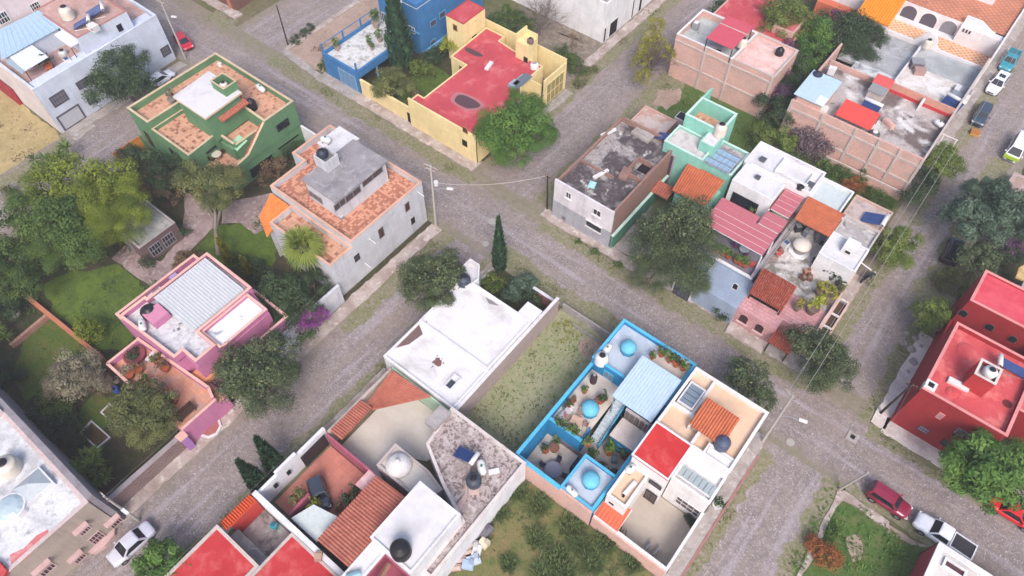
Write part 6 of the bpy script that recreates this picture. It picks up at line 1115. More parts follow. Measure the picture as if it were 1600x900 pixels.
for j_ in range(26):
    rr = min(.75, abs(rnd.gauss(0, .34))); aa = rnd.uniform(0, 6.28); cx_, cy_ = x+rr*math.cos(aa)*.9, y+rr*math.sin(aa)*1.3; r_ = rnd.uniform(.06, .3)*(1.2-min(1, rr)); ps = [(cx_+r_*rnd.uniform(.7, 1.25)*math.cos(t_), cy_+r_*rnd.uniform(.7, 1.25)*math.sin(t_)) for t_ in np.linspace(0, 6.283, 12)[:-1]]; sm.add([(a, b, 3.316+.0004*j_) for a, b in ps], [tuple(range(11))])
sm.build('roof_stain', plain((128, 92, 88), .9), h)
sk = MB(); x, y = P(k(405, 685), 3.4)[:2]; sk.ring(rect(x-.45, x+.45, y-.85, y+.85), .12, 3.3, 3.62); sk.build('skylight', WHITEP, h); MB().box(x-.3, x+.3, y-.7, y+.2, 3.32, 3.45).build('skylight_pane', plain((70, 74, 84), .2), h)
MB().add([(*P(k(582, 222), 3.64)[:2], 3.63), (*P(k(602, 258), 3.64)[:2], 3.63), (*P(k(660, 270), 3.64)[:2], 3.63), (*P(k(618, 240), 3.64)[:2], 3.63)], [(0, 1, 2, 3)]).build('roof_patch', plain((140, 136, 138), .8), h)
bw = thing('garden_wall', 'brick side wall bordering the vacant grassy lot', 'wall', (-23, 28, 0)); MB().box(-23.2, -22.95, 20.0, 37.0, 0, 3.35).build('panel', BRICKG, bw); MB().box(-23.25, -22.9, 20.0, 37.0, 3.35, 3.42).build('coping', WHITE2, bw)
fw_ = thing('garden_wall', 'low reddish wall closing the front garden near the cypress', 'wall', (-25, 37.4, 0)); MB().box(-26.6, -23.2, 37.2, 37.45, 0, 1.7).build('panel', paint((170, 116, 112), (120, 80, 76), .4), fw_); MB().box(-26.65, -23.15, 37.15, 37.5, 1.7, 1.78).build('coping', WHITE2, fw_)
lw_ = thing('garden_wall', 'low crumbling concrete wall on the corner below the cypress', 'wall', (-32.3, 36, 0)); MB().box(-32.5, -32.2, 33.9, 37.6, 0, .8).build('panel', paint((190, 176, 166), (140, 126, 116), .5), lw_); MB().box(-32.55, -32.15, 33.9, 37.6, .8, .87).build('coping', CONC, lw_)
tk = house('tank_platform', 'white walled tank platform at the corner of the white roofed house', 'tank platform', (-32.5, 33.2)); blk(tk, [(-33.6, 31.6), (-31.4, 31.6), (-31.0, 33.2), (-32.2, 34.8), (-33.6, 34.8)], 4.0, .6, LW, WHITE2, None, .16); tank('dark blue water tank on the white corner platform by the street tree', k(466, 130), 3.5, .75, 1.2, plain((66, 74, 92), .5))
pw = thing('garden_wall', 'low grey slab wall closing the front of the vacant lot', 'wall', (-19, 38, 0)); MB().box(-22.9, -15.9, 37.8, 38.0, 0, 1.3).build('panel', CONC, pw); MB().box(-21, -16, 36.9, 37.0, 0, .5).build('footing', CONC, pw)
flush()
# --- bright blue house with domes
BLU = paint((50, 150, 206), (40, 110, 160), .25, .8); BLT = paint((92, 190, 230), (80, 150, 190), .25); BFL = blotch((196, 208, 222), [((184, 196, 210), .4, .55, .12), ((214, 222, 232), .8, .6, .08)], fine=.06, seed=50); SAND = blotch((222, 210, 200), [((208, 196, 186), .6, .54, .1)], fine=.08, seed=51); DOME = plain((112, 194, 218), .6, .3)
k = T(810, 490, 2.25); k2 = T(800, 640, 5.625)
h = house('blue_house', 'bright turquoise blue house with roof domes, terrace and sunken patio', 'house', (-11, 29), HG)
blk(h, rect(-15.6, -7.1, 32.4, 38.1), 5.1, .5, BLU, BFL, BLT, .24); MB().box(-11.3, -7.35, 34.6, 37.85, 4.6, 4.66).build('sand_floor', SAND, h)
acc(h, 'wall', BLU).box(-15.6, -15.36, 20.2, 32.4, 0, 4.0); acc(h, 'coping', BLT).box(-15.64, -15.3, 20.2, 32.4, 4.0, 4.07); acc(h, 'wall', BLU).box(-7.2, -6.96, 20.2, 32.4, 0, 3.6); acc(h, 'coping', BLT).box(-7.25, -6.9, 20.2, 32.4, 3.6, 3.67)
acc(h, 'brick_wall', BRICKP).box(-15.5, -6.95, 20.0, 20.24, 0, 3.75); acc(h, 'coping', BLT).box(-15.64, -10.4, 19.95, 20.35, 3.78, 3.86)
MB().box(-15.36, -11.7, 25.3, 32.38, 2.7, 2.9).build('terrace', SAND, h); acc(h, 'wall', BLU).box(-15.36, -11.7, 25.05, 25.3, 0, 3.5); acc(h, 'coping', BLT).box(-15.36, -11.6, 25.0, 25.34, 3.5, 3.57); acc(h, 'wall', BLU).box(-11.85, -11.7, 25.3, 26.9, 0, 3.2)
MB().box(-15.36, -10.6, 20.24, 25.05, 0, .1).build('patio_floor', SAND, h); MB().box(-11.7, -7.2, 24.1, 32.4, 0, .12).build('court_floor', SAND, h)
lr = rect(-10.5, -6.95, 20.25, 24.2); blk(h, lr, 3.9, .35, BLU, BFL, BLT, .2)
st = MB()
for i_ in range(15): st.box(-11.65, -10.6, 27+i_*.34, 27.36+i_*.34, .1, .35+.2*i_)
st.build('staircase', plain((206, 220, 230), .7), h); acc(h, 'stair_wall', BLT).add([(-10.55, 26.8, .1), (-10.55, 32.3, .1), (-10.55, 32.3, 3.9), (-10.55, 26.8, .9), (-10.45, 26.8, .1), (-10.45, 32.3, .1), (-10.45, 32.3, 3.9), (-10.45, 26.8, .9)], [(0, 1, 2, 3), (7, 6, 5, 4), (3, 2, 6, 7), (0, 3, 7, 4), (1, 5, 6, 2)])
acc(h, 'wall', BLU).box(-10.2, -9.0, 30.6, 32.4, 0, 3.4); acc(h, 'wall', BLU).box(-9.9, -7.2, 27.7, 29.8, 0, 2.75); MB().box(-10.0, -7.22, 27.6, 29.9, 2.75, 2.87).build('room_roof', blotch((226, 212, 204), [((206, 190, 184), .5, .55, .1)], seed=52), h); MB().box(-10.4, -9.6, 29.9, 30.5, .12, 2.3).build('doorway', DARK, h)
sheet(h, 'metal_roof', (-11.6, 35.0, 6.3), (-7.2, 35.0, 6.3), (-7.2, 29.8, 5.7), (-11.6, 29.8, 5.7), rmetal((190, 212, 232)), .3, .03)
for p in ((-11.4, 30), (-7.4, 30)): MB().tube([(p[0], p[1], 0), (p[0], p[1], 5.6)], .07, 6).build('post', STEEL, h)
ld = MB()
for i_ in range(5): ld.box(-9.9+.55*i_, -9.5+.55*i_, 29.95, 30.1, 2.9, 4.2)
ld.build('slatted_screen', plain((120, 104, 100), .7), h); MB().box(-10, -7.3, 30.1, 30.2, 0, 4.6).build('partition_wall', plain((214, 204, 200), .8), h)
for nm, p, z_, r_ in (('f', k(387, 120), 4.6, .78), ('t', k(252, 335), 2.9, .85), ('l', k(255, 585), 3.55, .8)):
    x, y = P(p, z_+.6)[:2]; d_ = MB(); d_.lathe(x, y, [(r_*1.0, z_), (r_*1.0, z_+.7)], 8); d_ = d_.build('dome_drum', plain((56, 150, 196), .5), h); q = MB(); q.lathe(x, y, [(r_*1.06, z_+.68), (r_*1.06, z_+.76), (r_*.97, z_+.95), (r_*.75, z_+1.18), (r_*.4, z_+1.32), (.04, z_+1.37)], 24); q.build('dome', DOME, d_, smooth=True)
fW = ((-15.36, 32.4), (-7.2, 32.4)); win(h, fW, k(290, 250), k(318, 225), 'window', BLT, plain((120, 130, 150), .3), uz=(1.3, 2.4, 3.0, 4.3), bars=1); win(h, ((-9.9, 27.7), (-7.2, 27.7)), None, None, uz=(.9, 2.2, .9, 1.9), frame=BLT, pane=plain((110, 130, 160), .3), bars=1); win(h, ((-15.36, 25.05), (-11.7, 25.05)), None, None, 'cabinet', plain((130, 124, 134), .7), plain((120, 112, 122), .6), uz=(1.2, 4.2, .12, 1.0), bars=4)
tank('white water tank on the front edge of the blue house roof', k(293, 158), 4.6, .7, 1.3, WHITEP); gas('white gas tank on the front edge of the blue house roof', k(312, 125), 4.6, 1.2, .34, 1.57); gas('long white gas tank along the wall of the lower blue roof', k(188, 625), 3.55, 1.3, .3, -.15)
aircon('white air conditioner among the potted plants on the front blue roof', k(583, 170), 4.66, .0); tank('dark brown water heater below the front blue roof', k(265, 228), 2.9, .35, 1.5, plain((70, 52, 56), .5), GREYM)
for lb, p, z_, s_, kd in (('first potted plant of the row on the front blue roof', (505, 140), 4.66, 1.3, 'pot'), ('second potted plant of the row on the front blue roof', (532, 160), 4.66, 1.3, 'pot'), ('third potted plant of the row on the front blue roof', (555, 175), 4.66, 1.3, 'dark'), ('last potted plant of the row on the front blue roof', (580, 188), 4.66, 1.3, 'pot'), ('small potted plant by the low sill of the front blue roof', (472, 150), 4.66, 1.0, 'pot'),
    ('tall potted plant at the foot of the blue stairs', (290, 300), 2.9, 1.7, 'dark'), ('potted plant under the dark heater on the blue terrace', (232, 272), 2.9, 1.0, 'pot'), ('potted plant along the outer wall of the blue terrace', (180, 320), 2.9, 1.1, 'dark'), ('reddish potted plant along the outer wall of the blue terrace', (195, 305), 2.9, .9, 'brown'), ('leftmost potted plant on the low terrace wall', (142, 385), 2.9, 1.2, 'pot'), ('second potted plant on the low terrace wall', (160, 397), 2.9, 1.1, 'dark'), ('third potted plant on the low terrace wall', (180, 410), 2.9, 1.1, 'pot'), ('fourth potted plant on the low terrace wall', (200, 420), 2.9, 1.2, 'pot'), ('rightmost potted plant on the low terrace wall', (243, 455), 2.9, 1.3, 'pot'),
    ('potted plant by the lower roof in the sand floored court', (257, 500), .12, 1.5, 'pot'), ('bright spiky potted palm in the sand floored court', (320, 480), .12, 1.9, 'fresh'), ('potted plant beside the window in the sand floored court', (375, 495), .12, 1.8, 'pot'), ('potted plant at the far corner of the sand floored court', (340, 560), .12, 1.6, 'dark'), ('pinkish potted plant beside the lower blue roof', (290, 540), .12, 1.3, 'brown'), ('dark potted fern along the sunken patio wall', (95, 480), .1, 1.3, 'dark')): potted(lb, k(*p), z_, s_, kd)
yucca('large agave in a brown pot in the corner of the sunken patio', k(132, 455), .5, 1.1, 1, 'mid', 'potted_agave', 'potted plants', 'potted plant'); x, y = P(k(126, 475), .4)[:2]; tag(MB().lathe(x, y, [(.35, .1), (.5, .7), (.52, .72), (.4, .72)], 16).build('clay_pot', plain((140, 92, 80), .8)), 'brown clay pot holding the large agave in the sunken patio', 'pot')
x, y = P(k(123, 548), .75)[:2]; table('round grey table in the sunken blue patio', k(123, 548), .1, .85, .74, plain((150, 148, 166), .5))
for i_, a in enumerate((.2, 1.75, 3.3, 4.85)): chair('dark chair '+('right of', 'above', 'left of', 'below')[i_]+' the round grey table in the sunken patio', x+1.15*math.cos(a), y+1.15*math.sin(a), .1, a+math.pi, plain((52, 52, 78), .6))
table('square wooden table on the blue house terrace', k(205, 375), 2.9, .55, .74, plain((206, 170, 150), .6), True, .2); x, y = P(k(205, 375), 3.3)[:2]
for i_, a in enumerate((.2, 1.8, 3.4, 4.9)): chair('wooden chair '+('right of', 'behind', 'left of', 'in front of')[i_]+' the square terrace table', x+.95*math.cos(a), y+.95*math.sin(a), 2.9, a+math.pi, plain((170, 130, 116), .7))
boxy('sun_lounger', 'white lounger along the outer wall of the blue terrace', 'lounger', k(165, 352), 2.9, (.7, 1.6, .35), -.1, WHITEP, [('backrest', 0, .8, .55, .68, .1, .5, WHITEP), ('cushion', 0, -.1, .4, .6, 1.3, .08, plain((206, 196, 206), .8))])
boxy('metal_chair', 'small blue grey metal chair in the sand floored court', 'chair', k(337, 517), .12, (.6, .6, .08), .5, plain((120, 130, 150), .5), [('leg', .2, .2, .3, .05, .05, .5, GREYM), ('leg', -.2, -.2, .3, .05, .05, .5, GREYM), ('seat', 0, 0, .5, .55, .55, .06, plain((130, 140, 160), .5)), ('backrest', 0, .28, .85, .5, .05, .6, plain((130, 140, 160), .5))])['category'] = 'chair'
boxy('planter_box', 'long green planter below the potted plants of the blue terrace wall', 'planter', k(172, 318), 2.9, (.4, 1.2, .35), 0, plain((90, 160, 150), .7), [('soil', 0, 0, .36, .34, 1.1, .03, SOIL)])
boxy('cabinet', 'dark wooden cabinet against the lower roof wall in the sunken patio', 'cabinet', k(203, 535), .1, (.6, 1.3, 1.7), 0, plain((44, 46, 76), .6), [('door', -.31, 0, .85, .02, 1.1, 1.5, plain((60, 62, 92), .6))])
# --- white and peach house
PEACH = tiled((240, 206, 176), (236, 198, 168), (232, 200, 176), 1.2, 0, (222, 186, 160), .6, .5, 60); WH = paint((240, 236, 236), (186, 178, 176), .25)
h = house('white_house', 'white house with peach terraces, a bright red roof and a sand coloured courtyard', 'house', (-3, 29), HG)
blk(h, rect(-6.8, .85, 29.7, 37.0), 6.5, .45, WH, PEACH, WH, .22); blk(h, rect(-3.0, .85, 26.7, 29.7), 5.2, .3, WH, WH, WH, .18); blk(h, rect(-6.7, -4.7, 21.9, 25.7), 4.9, .3, WH, PEACH, WH, .2)
RS = rect(-6.8, -3.0, 25.6, 29.7); acc(h, 'wall', WH).prism(inset(RS, .1), 0, 6.55); MB().prism(RS, 6.55, 6.8).build('red_roof', blotch((212, 64, 64), [((198, 54, 56), .35, .52, .14), ((220, 96, 92), .8, .6, .1)], fine=.08, seed=61), h); acc(h, 'coping', WH).ring(inset(RS, -.02), .16, 6.75, 6.86)
acc(h, 'parapet', WH).box(-4.75, -4.5, 32.4, 36.8, 6.05, 6.55); acc(h, 'parapet', WH).box(-6.6, -3.2, 32.3, 32.55, 6.05, 6.6); acc(h, 'parapet', WH).box(-3.3, -3.05, 29.8, 31.4, 6.05, 6.9); acc(h, 'parapet', WH).box(-1.9, .7, 30.9, 31.1, 6.05, 6.4); acc(h, 'parapet', WH).box(-2.0, -1.8, 29.8, 31.0, 6.05, 6.6)
sk = thing('skylight', 'large glazed skylight with grey panes on the peach roof', 'skylight', (-5.6, 34, 6.05)); MB().ring(rect(-6.4, -4.8, 32.7, 35.3), .14, 6.05, 6.75).build('frame', WHITEP, sk)
for i_ in range(4): MB().box(-6.27, -4.93, 32.84+.6*i_, 33.36+.6*i_, 6.5, 6.62).build('pane', plain((132, 146, 162), .25, .5), sk)
for i_ in range(7): f_ = MB(); f_.box(-2.8+.52*i_, -2.36+.52*i_, 27.35, 28.35, 4.9, 5.25); f_.build('skylight_pane', plain((170, 184, 188), .3, .4), h)
MB().box(-2.95, .8, 27.2, 28.5, 4.9, 5.12).build('skylight_frame', WHITEP, h)
tiles(h, 'tiled_roof', (-4.3, 34.0, 8.0), (-.9, 34.0, 8.0), (-.9, 31.1, 7.1), (-4.3, 31.1, 7.1), CLAYOR, .26)
for p in ((-4.2, 31.2), (-1, 31.2), (-4.2, 33.9), (-1, 33.9)): MB().box(p[0]-.1, p[0]+.1, p[1]-.1, p[1]+.1, 6, 7.2).build('column', WH, h)
MB().box(-3.9, -3.2, 31.3, 33.6, 6.1, 6.9).build('counter', plain((190, 170, 160), .7), h)
MB().box(-1.75, .7, 29.8, 30.85, 6.06, 6.3).build('white_slab', WH, h)
tank('dark grey blue water tank on the peach roof beside the tiled canopy', k(717, 455), 6.05, .72, 1.6, plain((84, 92, 116), .4), plain((74, 84, 110), .4)); gas('white gas tank on the small peach roof', k(393, 547), 4.6, 1.0, .4, 1.3); boxy('roof_box', 'long white duct on the small peach roof', 'duct', k(392, 615), 4.6, (.4, 1.6, .35), -.1, WHITEP, [('vent', 0, -.9, .15, .2, .2, .3, DARK)])
MB().box(-6.7, .8, 20.7, 26.6, 0, .1).build('courtyard_floor', blotch((196, 184, 172), [((184, 172, 160), .4, .55, .12)], fine=.08, seed=62), h)
acc(h, 'yard_wall', WH).box(-6.8, .95, 20.35, 20.6, 0, 2.7); acc(h, 'yard_wall', WH).box(.7, .95, 20.6, 26.7, 0, 2.7); acc(h, 'brick_base', BRICKP).box(-6.8, .9, 20.2, 20.345, 0, 2.4); MB().box(-6.9, -4.3, 20.5, 22.9, 2.6, 2.7).build('eave_board', WH, h); sheet(h, 'tiled_porch', (-6.8, 22.8, 2.95), (-4.4, 22.8, 2.95), (-4.3, 20.45, 2.75), (-6.8, 20.45, 2.75), plain((226, 116, 84), .75), .3, .05)
fC = ((-3.0, 26.7), (.85, 26.7)); win(h, fC, None, None, 'window', WHITEP, plain((96, 84, 86), .3), uz=(1.2, 3.6, 1.0, 2.6), bars=3); win(h, ((-4.7, 25.6), (-3.0, 25.6)), None, None, 'door', IRON, plain((90, 74, 76), .4), uz=(.3, 1.5, .1, 2.2), bars=1); win(h, ((-6.8, 25.55), (-3, 25.55)), None, None, uz=(2.3, 3.6, 4.0, 4.7), pane=plain((84, 78, 84), .3)); win(h, ((-6.7, 21.9), (-4.7, 21.9)), None, None, 'vent', uz=(.4, .9, 3.6, 3.85), pane=DARK, fw=.03)
boxy('planter', 'planter with shrubs against the white courtyard wall', 'planter', k(600, 728), .1, (1.3, .5, .3), -.5, plain((150, 130, 120), .8), [('shrub', 0, 0, .5, 1.1, .5, .3, LEAF['dark'])])
for i_, p in enumerate(((455, 820), (483, 838))): boxy('concrete_trough', ('left', 'right')[i_]+' thin dark trough standing by the front courtyard wall', 'trough', k(*p), .1, (.15, .9, .6), -.15, plain((110, 100, 100), .8), [('rim', 0, 0, .62, .2, 1.0, .04, GREYM)])
acc(h, 'bench', plain((160, 148, 142), .85)).box(-4.2, .6, 20.65, 21.2, .1, .55)
potted('dark bush in a pot on the sidewalk beside the white courtyard house', k(698, 672), .14, 1.5, 'dark', WHITEP)
# --- white house group, bottom centre
k = T(390, 580, 2.8136)
GRV = blotch((188, 174, 172), [((126, 110, 108), 3.2, .53, .03), ((160, 146, 142), .6, .56, .1), ((206, 196, 192), .9, .6, .05)], fine=.35, seed=70); BEI = blotch((220, 212, 204), [((210, 200, 190), .4, .55, .12)], fine=.06, seed=71); PKFL = tiled((206, 136, 120), (198, 128, 112), (190, 124, 112), 1.0, 0, (186, 120, 108), .58, .5, 72); M2W = paint((236, 236, 242), (176, 176, 184), .3); ROSE = paint((176, 96, 116), (130, 70, 86), .4)
h = house('white_house', 'white house group with a gravel roof, a domed room and a big clay tiled roof', 'house', (-22, 11), HG)
G = [(-23.2, 19.9), (-14.2, 19.9), (-14.2, 7.0), (-15.2, 7.0), (-15.3, 12.2), (-18.8, 13.6), (-22.6, 15.6)]
blk(h, G, 4.4, .2, M2W, GRV, paint((226, 214, 210)), .22)
blk(h, rect(-19.8, -15.2, 6.0, 12.1), 6.9, .1, M2W, blotch((228, 226, 229), [((210, 207, 210), .4, .56, .1), ((190, 184, 184), .7, .7, .03)], fine=.03, seed=73), WHITE, .16); blk(h, rect(-19.9, -18.4, -4, 6.0), 5.4, .1, M2W, WHITE2, WHITE, .16)
acc(h, 'wall', M2W).box(-15.3, -14.9, -4, 6.0, 0, 5.4); MB().box(-18.4, -15.3, -4, 5.98, 2.8, 3.0).build('rose_terrace', ROSE, h); acc(h, 'rose_wall', ROSE).box(-18.39, -18.3, -4, 5.97, 3.0, 5.2); acc(h, 'rose_wall', ROSE).box(-18.3, -15.31, 5.88, 5.97, 3.0, 5.4)
MB().tube([(-17.6, 5.6, 5.2), (-16.6, .2, 5.2)], .24, 4).build('wooden_beam', plain((150, 110, 92), .85), h)
MB().prism([(-30.6, 11.3), (-22.8, 15.4), (-23.3, 19.8), (-30.6, 19.6)], 0, .1).build('yard_floor', BEI, h); MB().prism([(-30.6, 11.2), (-19, 11.2), (-19, 14), (-25.0, 14.3), (-30, 14)], 0, .09).build('yard_floor', BEI, h)
DB = [(-25.2, 14.0), (-25.1, 11.4), (-19.6, 11.4), (-18.8, 13.5), (-21.0, 14.0)]; blk(h, DB, 3.5, .2, paint((206, 192, 190), (160, 146, 144), .4), BEI, paint((200, 186, 184)), .2)
x, y = P(k(653, 405), 3.9)[:2]; q = MB(); q.lathe(x, y, [(1.25, 3.3), (1.25, 3.5), (1.15, 3.75), (.85, 4.05), (.4, 4.25), (.22, 4.28), (.22, 4.6), (.05, 4.7)], 24); q.build('roof_dome', paint((232, 226, 224), (190, 180, 178), .4), h, smooth=True)
tiles(h, 'tiled_roof', (-31.0, 19.5, 3.4), (-25.8, 19.7, 3.6), (-29.6, 15.3, 2.9), (-30.6, 15.6, 2.8), CLAY, .26); tiles(h, 'street_roof', (-29.7, 15.4, 3.2), (-29.6, 11.2, 3.2), (-31.3, 11.2, 2.8), (-31.3, 15.4, 2.8), CLAY, .26)
acc(h, 'street_wall', paint((196, 180, 170), (140, 124, 116), .5)).box(-31.6, -31.3, 11, 19.8, 0, 2.7); acc(h, 'boundary_wall', paint((186, 214, 186), (150, 170, 150), .4)).box(-31.3, -23.2, 19.75, 19.95, 0, 3.0); acc(h, 'grey_cube', paint((176, 168, 168), (130, 122, 122), .5)).box(-24.0, -22.7, 17.0, 19.2, 4.25, 4.95)
tiles(h, 'large_tiled_roof', (-19.9, 3.3, 5.3), (-19.9, 10.6, 5.3), (-24.2, 10.6, 4.0), (-24.2, 3.3, 4.0), CLAY, .29, .06); acc(h, 'wall', ROSE).box(-23.9, -19.8, 3.5, 10.4, 0, 3.9)
MB().box(-31.4, -24, 3.4, 10.6, 0, .1).build('courtyard_floor', PKFL, h); acc(h, 'white_wall', M2W).box(-32.1, -31.8, 2.6, 11.0, 0, 3.0); acc(h, 'white_wall', M2W).box(-32.1, -31.8, 5.0, 7.5, 3.0, 3.5); acc(h, 'white_wall', M2W).box(-32.1, -18.2, 2.4, 2.9, 0, 3.4); acc(h, 'rose_wall', ROSE).box(-31.5, -24.4, 10.7, 10.9, 0, 2.6); acc(h, 'rose_wall', ROSE).box(-28.9, -28.6, 3.3, 5.8, 0, 1.8); acc(h, 'gate', IRON).box(-31.7, -31.6, 7.6, 10.6, .1, 2.4)
fb = MB(); fb.box(-31.75, -31.62, 4.2, 4.6, 1.6, 2.2); fb.box(-31.75, -31.62, 5.8, 6.2, 1.6, 2.2); fb.build('wall_vent', DARK, h)
MB().slab((-27.2, 5.3, 2.9), (-24.6, 5.9, 2.9), (-24.6, 3.2, 2.6), (-28.0, 3.2, 2.6), .08).build('clear_canopy', plain((206, 214, 214), .4), h); MB().prism(rect(-25.7, -23.7, 9.0, 10.8), 2.5, 2.62).build('canopy', blotch((230, 178, 178), [((240, 204, 204), 1.2, .55, .06)], seed=74), h)
MB().tube([(-19.5, 2.6, 5.6), (-18.8, 3.6, 5.6)], .22, 5).build('roof_duct', plain((150, 190, 206), .5), h)
win(h, ((-15.2, 6), (-15.2, 12.1)), None, None, arch=True, frame=M2W, pane=plain((130, 134, 146), .3), uz=(.5, 2.2, 2.0, 3.2))
solar('blue solar heater on the gravel roof', k(945, 368), 4.3, 1.9, 1.1, .1); gas('white gas tank on the gravel roof', k(1020, 425), 4.25, 1.5, .4, -.7); boxy('roof_slab', 'small white slab at the right side of the gravel roof', 'slab', k(1074, 440), 4.25, (1.0, .5, .15), .9, WHITEP, [('edge', 0, 0, .17, .9, .4, .03, WHITEP)]); tank('dark grey water tank on the pinkish base of the gravel roof', k(985, 480), 4.6, .7, 1.1, plain((70, 78, 90), .5)); tank('black water tank on the bright white roof', k(663, 785), 6.82, .85, 1.6)
MB().prism(ppx(4.3, k(975, 400), k(955, 560), k(920, 620), k(900, 600), k(945, 545), k(960, 400)), 4.2, 4.45).build('roof_kerb', paint((196, 170, 166)), h); acc(h, 'tank_base', paint((214, 186, 180))).prism(ppx(4.4, k(960, 505), k(1010, 505), k(1010, 540), k(965, 540)), 4.2, 4.6)
vehicle_spot = P(k(300, 545), .8)
# clutter beside the white wall at the scrub lot
for i_, (x_, y_, c_, lb) in enumerate(((1030, 755, (224, 214, 190), 'cream barrel'), (960, 850, (176, 196, 226), 'pale blue heap of sheets'), (985, 830, (200, 214, 236), 'white blue bag pile'), (1040, 705, (120, 116, 124), 'dark crate'), (1000, 785, (226, 226, 226), 'white bag'))): boxy('scrap_pile', lb+' against the white wall beside the scrub lot', 'scrap', k(x_, y_), .02, (.9+.15*i_, .8, .6), .5*i_, plain(c_, .8), [('lid', 0, 0, .64, .8, .7, .08, plain(c_, .7)), ('piece', .3, .2, .8, .4, .4, .25, plain(tuple(int(v*.85) for v in c_), .7))])
for i_ in range(4): boxy('timber_stack', ('upper', 'second', 'third', 'lowest')[i_]+' stack of weathered boards along the white wall', 'timber', k(960-25*i_, 770+32*i_), .02, (.5, 1.8, .4), -.5-.1*i_, plain((190+6*i_, 170, 160), .9), [('board', .1, 0, .45, .3, 1.7, .08, plain((206, 186, 176), .9))])
# --- red roofed row, bottom left of centre
h = house('red_roof_house', 'house with two flat red roofs and a grey service court at the bottom edge', 'house', (-25, -2), HG)
RR = blotch((200, 66, 70), [((186, 54, 58), .3, .52, .14), ((214, 108, 106), .55, .58, .1), ((120, 80, 76), .8, .7, .03)], fine=.1, seed=80)
blk(h, rect(-26.6, -18.4, -14, 2.35), 3.4, .12, paint((190, 176, 172)), RR, paint((206, 190, 184)), .2); blk(h, rect(-32.3, -26.7, -14, -1.3), 3.4, .12, paint((190, 176, 172)), RR, paint((206, 190, 184)), .25); MB().box(-32, -26.7, -1.2, 2.3, 0, .1).build('court_floor', blotch((176, 166, 164), [((120, 110, 110), .5, .53, .06), ((196, 188, 184), 1.0, .6, .05)], seed=81), h)
acc(h, 'court_wall', paint((206, 70, 66))).box(-31.9, -31.6, -.6, 2.3, 0, 2.7); acc(h, 'step', CONC).box(-31.4, -27, -1.25, -.4, .1, 1.7); tiles(h, 'street_roof', (-31.4, 2.3, 3.2), (-31.4, -1.1, 3.2), (-32.5, -1.1, 2.8), (-32.5, 2.3, 2.8), clay((236, 104, 62), (216, 88, 52), (170, 80, 60), .2), .24)
boxy('hose_reel', 'turquoise hose reel in the grey service court', 'hose reel', T(300, 760, 6.43)(825, 395), .1, (.6, .5, .6), .4, plain((60, 180, 190), .6), [('drum', 0, 0, .65, .5, .3, .2, plain((40, 120, 150), .6)), ('handle', .3, 0, .8, .06, .4, .06, STEEL)]); boxy('roof_crate', 'small wooden crate on the right red roof', 'crate', k(303, 815), 3.3, (.6, .8, .4), .7, plain((176, 140, 120), .8), [('lid', 0, 0, .43, .62, .5, .05, plain((196, 160, 140), .8))])
# --- grey beige house, lower left corner
k = T(0, 600, 3)
h = house('beige_house', 'grey beige house with a mottled white roof and pink window hoods at the lower left', 'house', (-50, -14), HG)
GB = paint((176, 162, 152), (130, 118, 112), .4); MOT = blotch((226, 226, 228), [((170, 168, 170), 1.1, .6, .06), ((196, 196, 200), .5, .56, .08), ((110, 104, 112), .35, .76, .03)], fine=.2, seed=90); PKH = paint((208, 176, 174), (170, 134, 130), .3)
blk(h, rect(-75, -41.0, -40, -6.9), 6.45, .12, GB, MOT, paint((216, 196, 194)), .3); acc(h, 'boundary_wall', paint((150, 144, 150), (100, 94, 100), .5)).box(-75, -41.1, -6.85, -6.3, 0, 6.7); blk(h, rect(-75, -54.4, -12, -6.9), 7.0, .2, paint((206, 190, 196)), plain((176, 184, 200), .6), None, .2, 6.3)
fE = ((-41.0, -40), (-41.0, -6.9))
for a, b, hd_ in (((530, 680), (545, 612), 1), ((385, 715), (398, 650), 1), ((445, 755), (460, 685), 0), ((362, 845), (372, 780), 1), ((205, 905), (222, 825), 1)): win(h, fE, k(*a), k(*b), frame=PKH, pane=plain((72, 58, 66), .4), bars=3, fw=.1, hood=PKH if hd_ else None, hd=(.5, .2))
MB().prism([(-41, -10.2), (-41, -7.4), (-40.5, -7.8), (-40.3, -9), (-40.5, -10)], 0, .45).build('plinth', PKH, h)
pt = [P(p, 6.36)[:2] for p in (k(45, 800), k(110, 770), k(170, 710), k(225, 680), k(228, 700), k(180, 760), k(120, 820), k(70, 855), k(50, 840))]; MB().add([(x, y, 6.345) for x, y in pt], [tuple(range(len(pt)))]).build('roof_patch', blotch((216, 120, 124), [((226, 160, 160), .9, .55, .08)], seed=91), h); pt = [P(p, 6.4)[:2] for p in (k(-60, 830), k(5, 835), k(45, 880), k(20, 920), k(-60, 940))]; MB().prism(pt, 6.3, 6.8).build('red_roof', RR, h)
x, y = P(k(145, 480), 7)[:2]; cp = thing('skylight', 'pyramid glass skylight on the mottled white roof', 'skylight', (x, y, 6.33)); b_ = MB(); q = rect(x-1.3, x+1.1, y-1.4, y+1.4); b_.ring(q, .15, 6.33, 6.8); b_.build('frame', WHITE2, cp); b_ = MB(); b_.add([(a, b, 6.78) for a, b in inset(q, .1)]+[(x-.1, y, 7.5)], [(0, 1, 4), (1, 2, 4), (2, 3, 4), (3, 0, 4)]); b_.build('pane', plain((186, 194, 200), .3, .4), cp)
x, y = P(k(50, 580), 6.8)[:2]; cp = thing('skylight', 'round glass skylight on the mottled white roof', 'skylight', (x, y, 6.33)); MB().lathe(x, y, [(1.3, 6.33), (1.3, 7.0)], 12).build('frame', WHITE2, cp); MB().lathe(x, y, [(1.15, 7.0), (.8, 7.2), (.05, 7.35)], 12).build('pane', plain((186, 204, 212), .2, .5), cp)
tank('cream water tank on the mottled white roof', k(30, 385), 6.35, 1.0, 1.5, CREAM); 
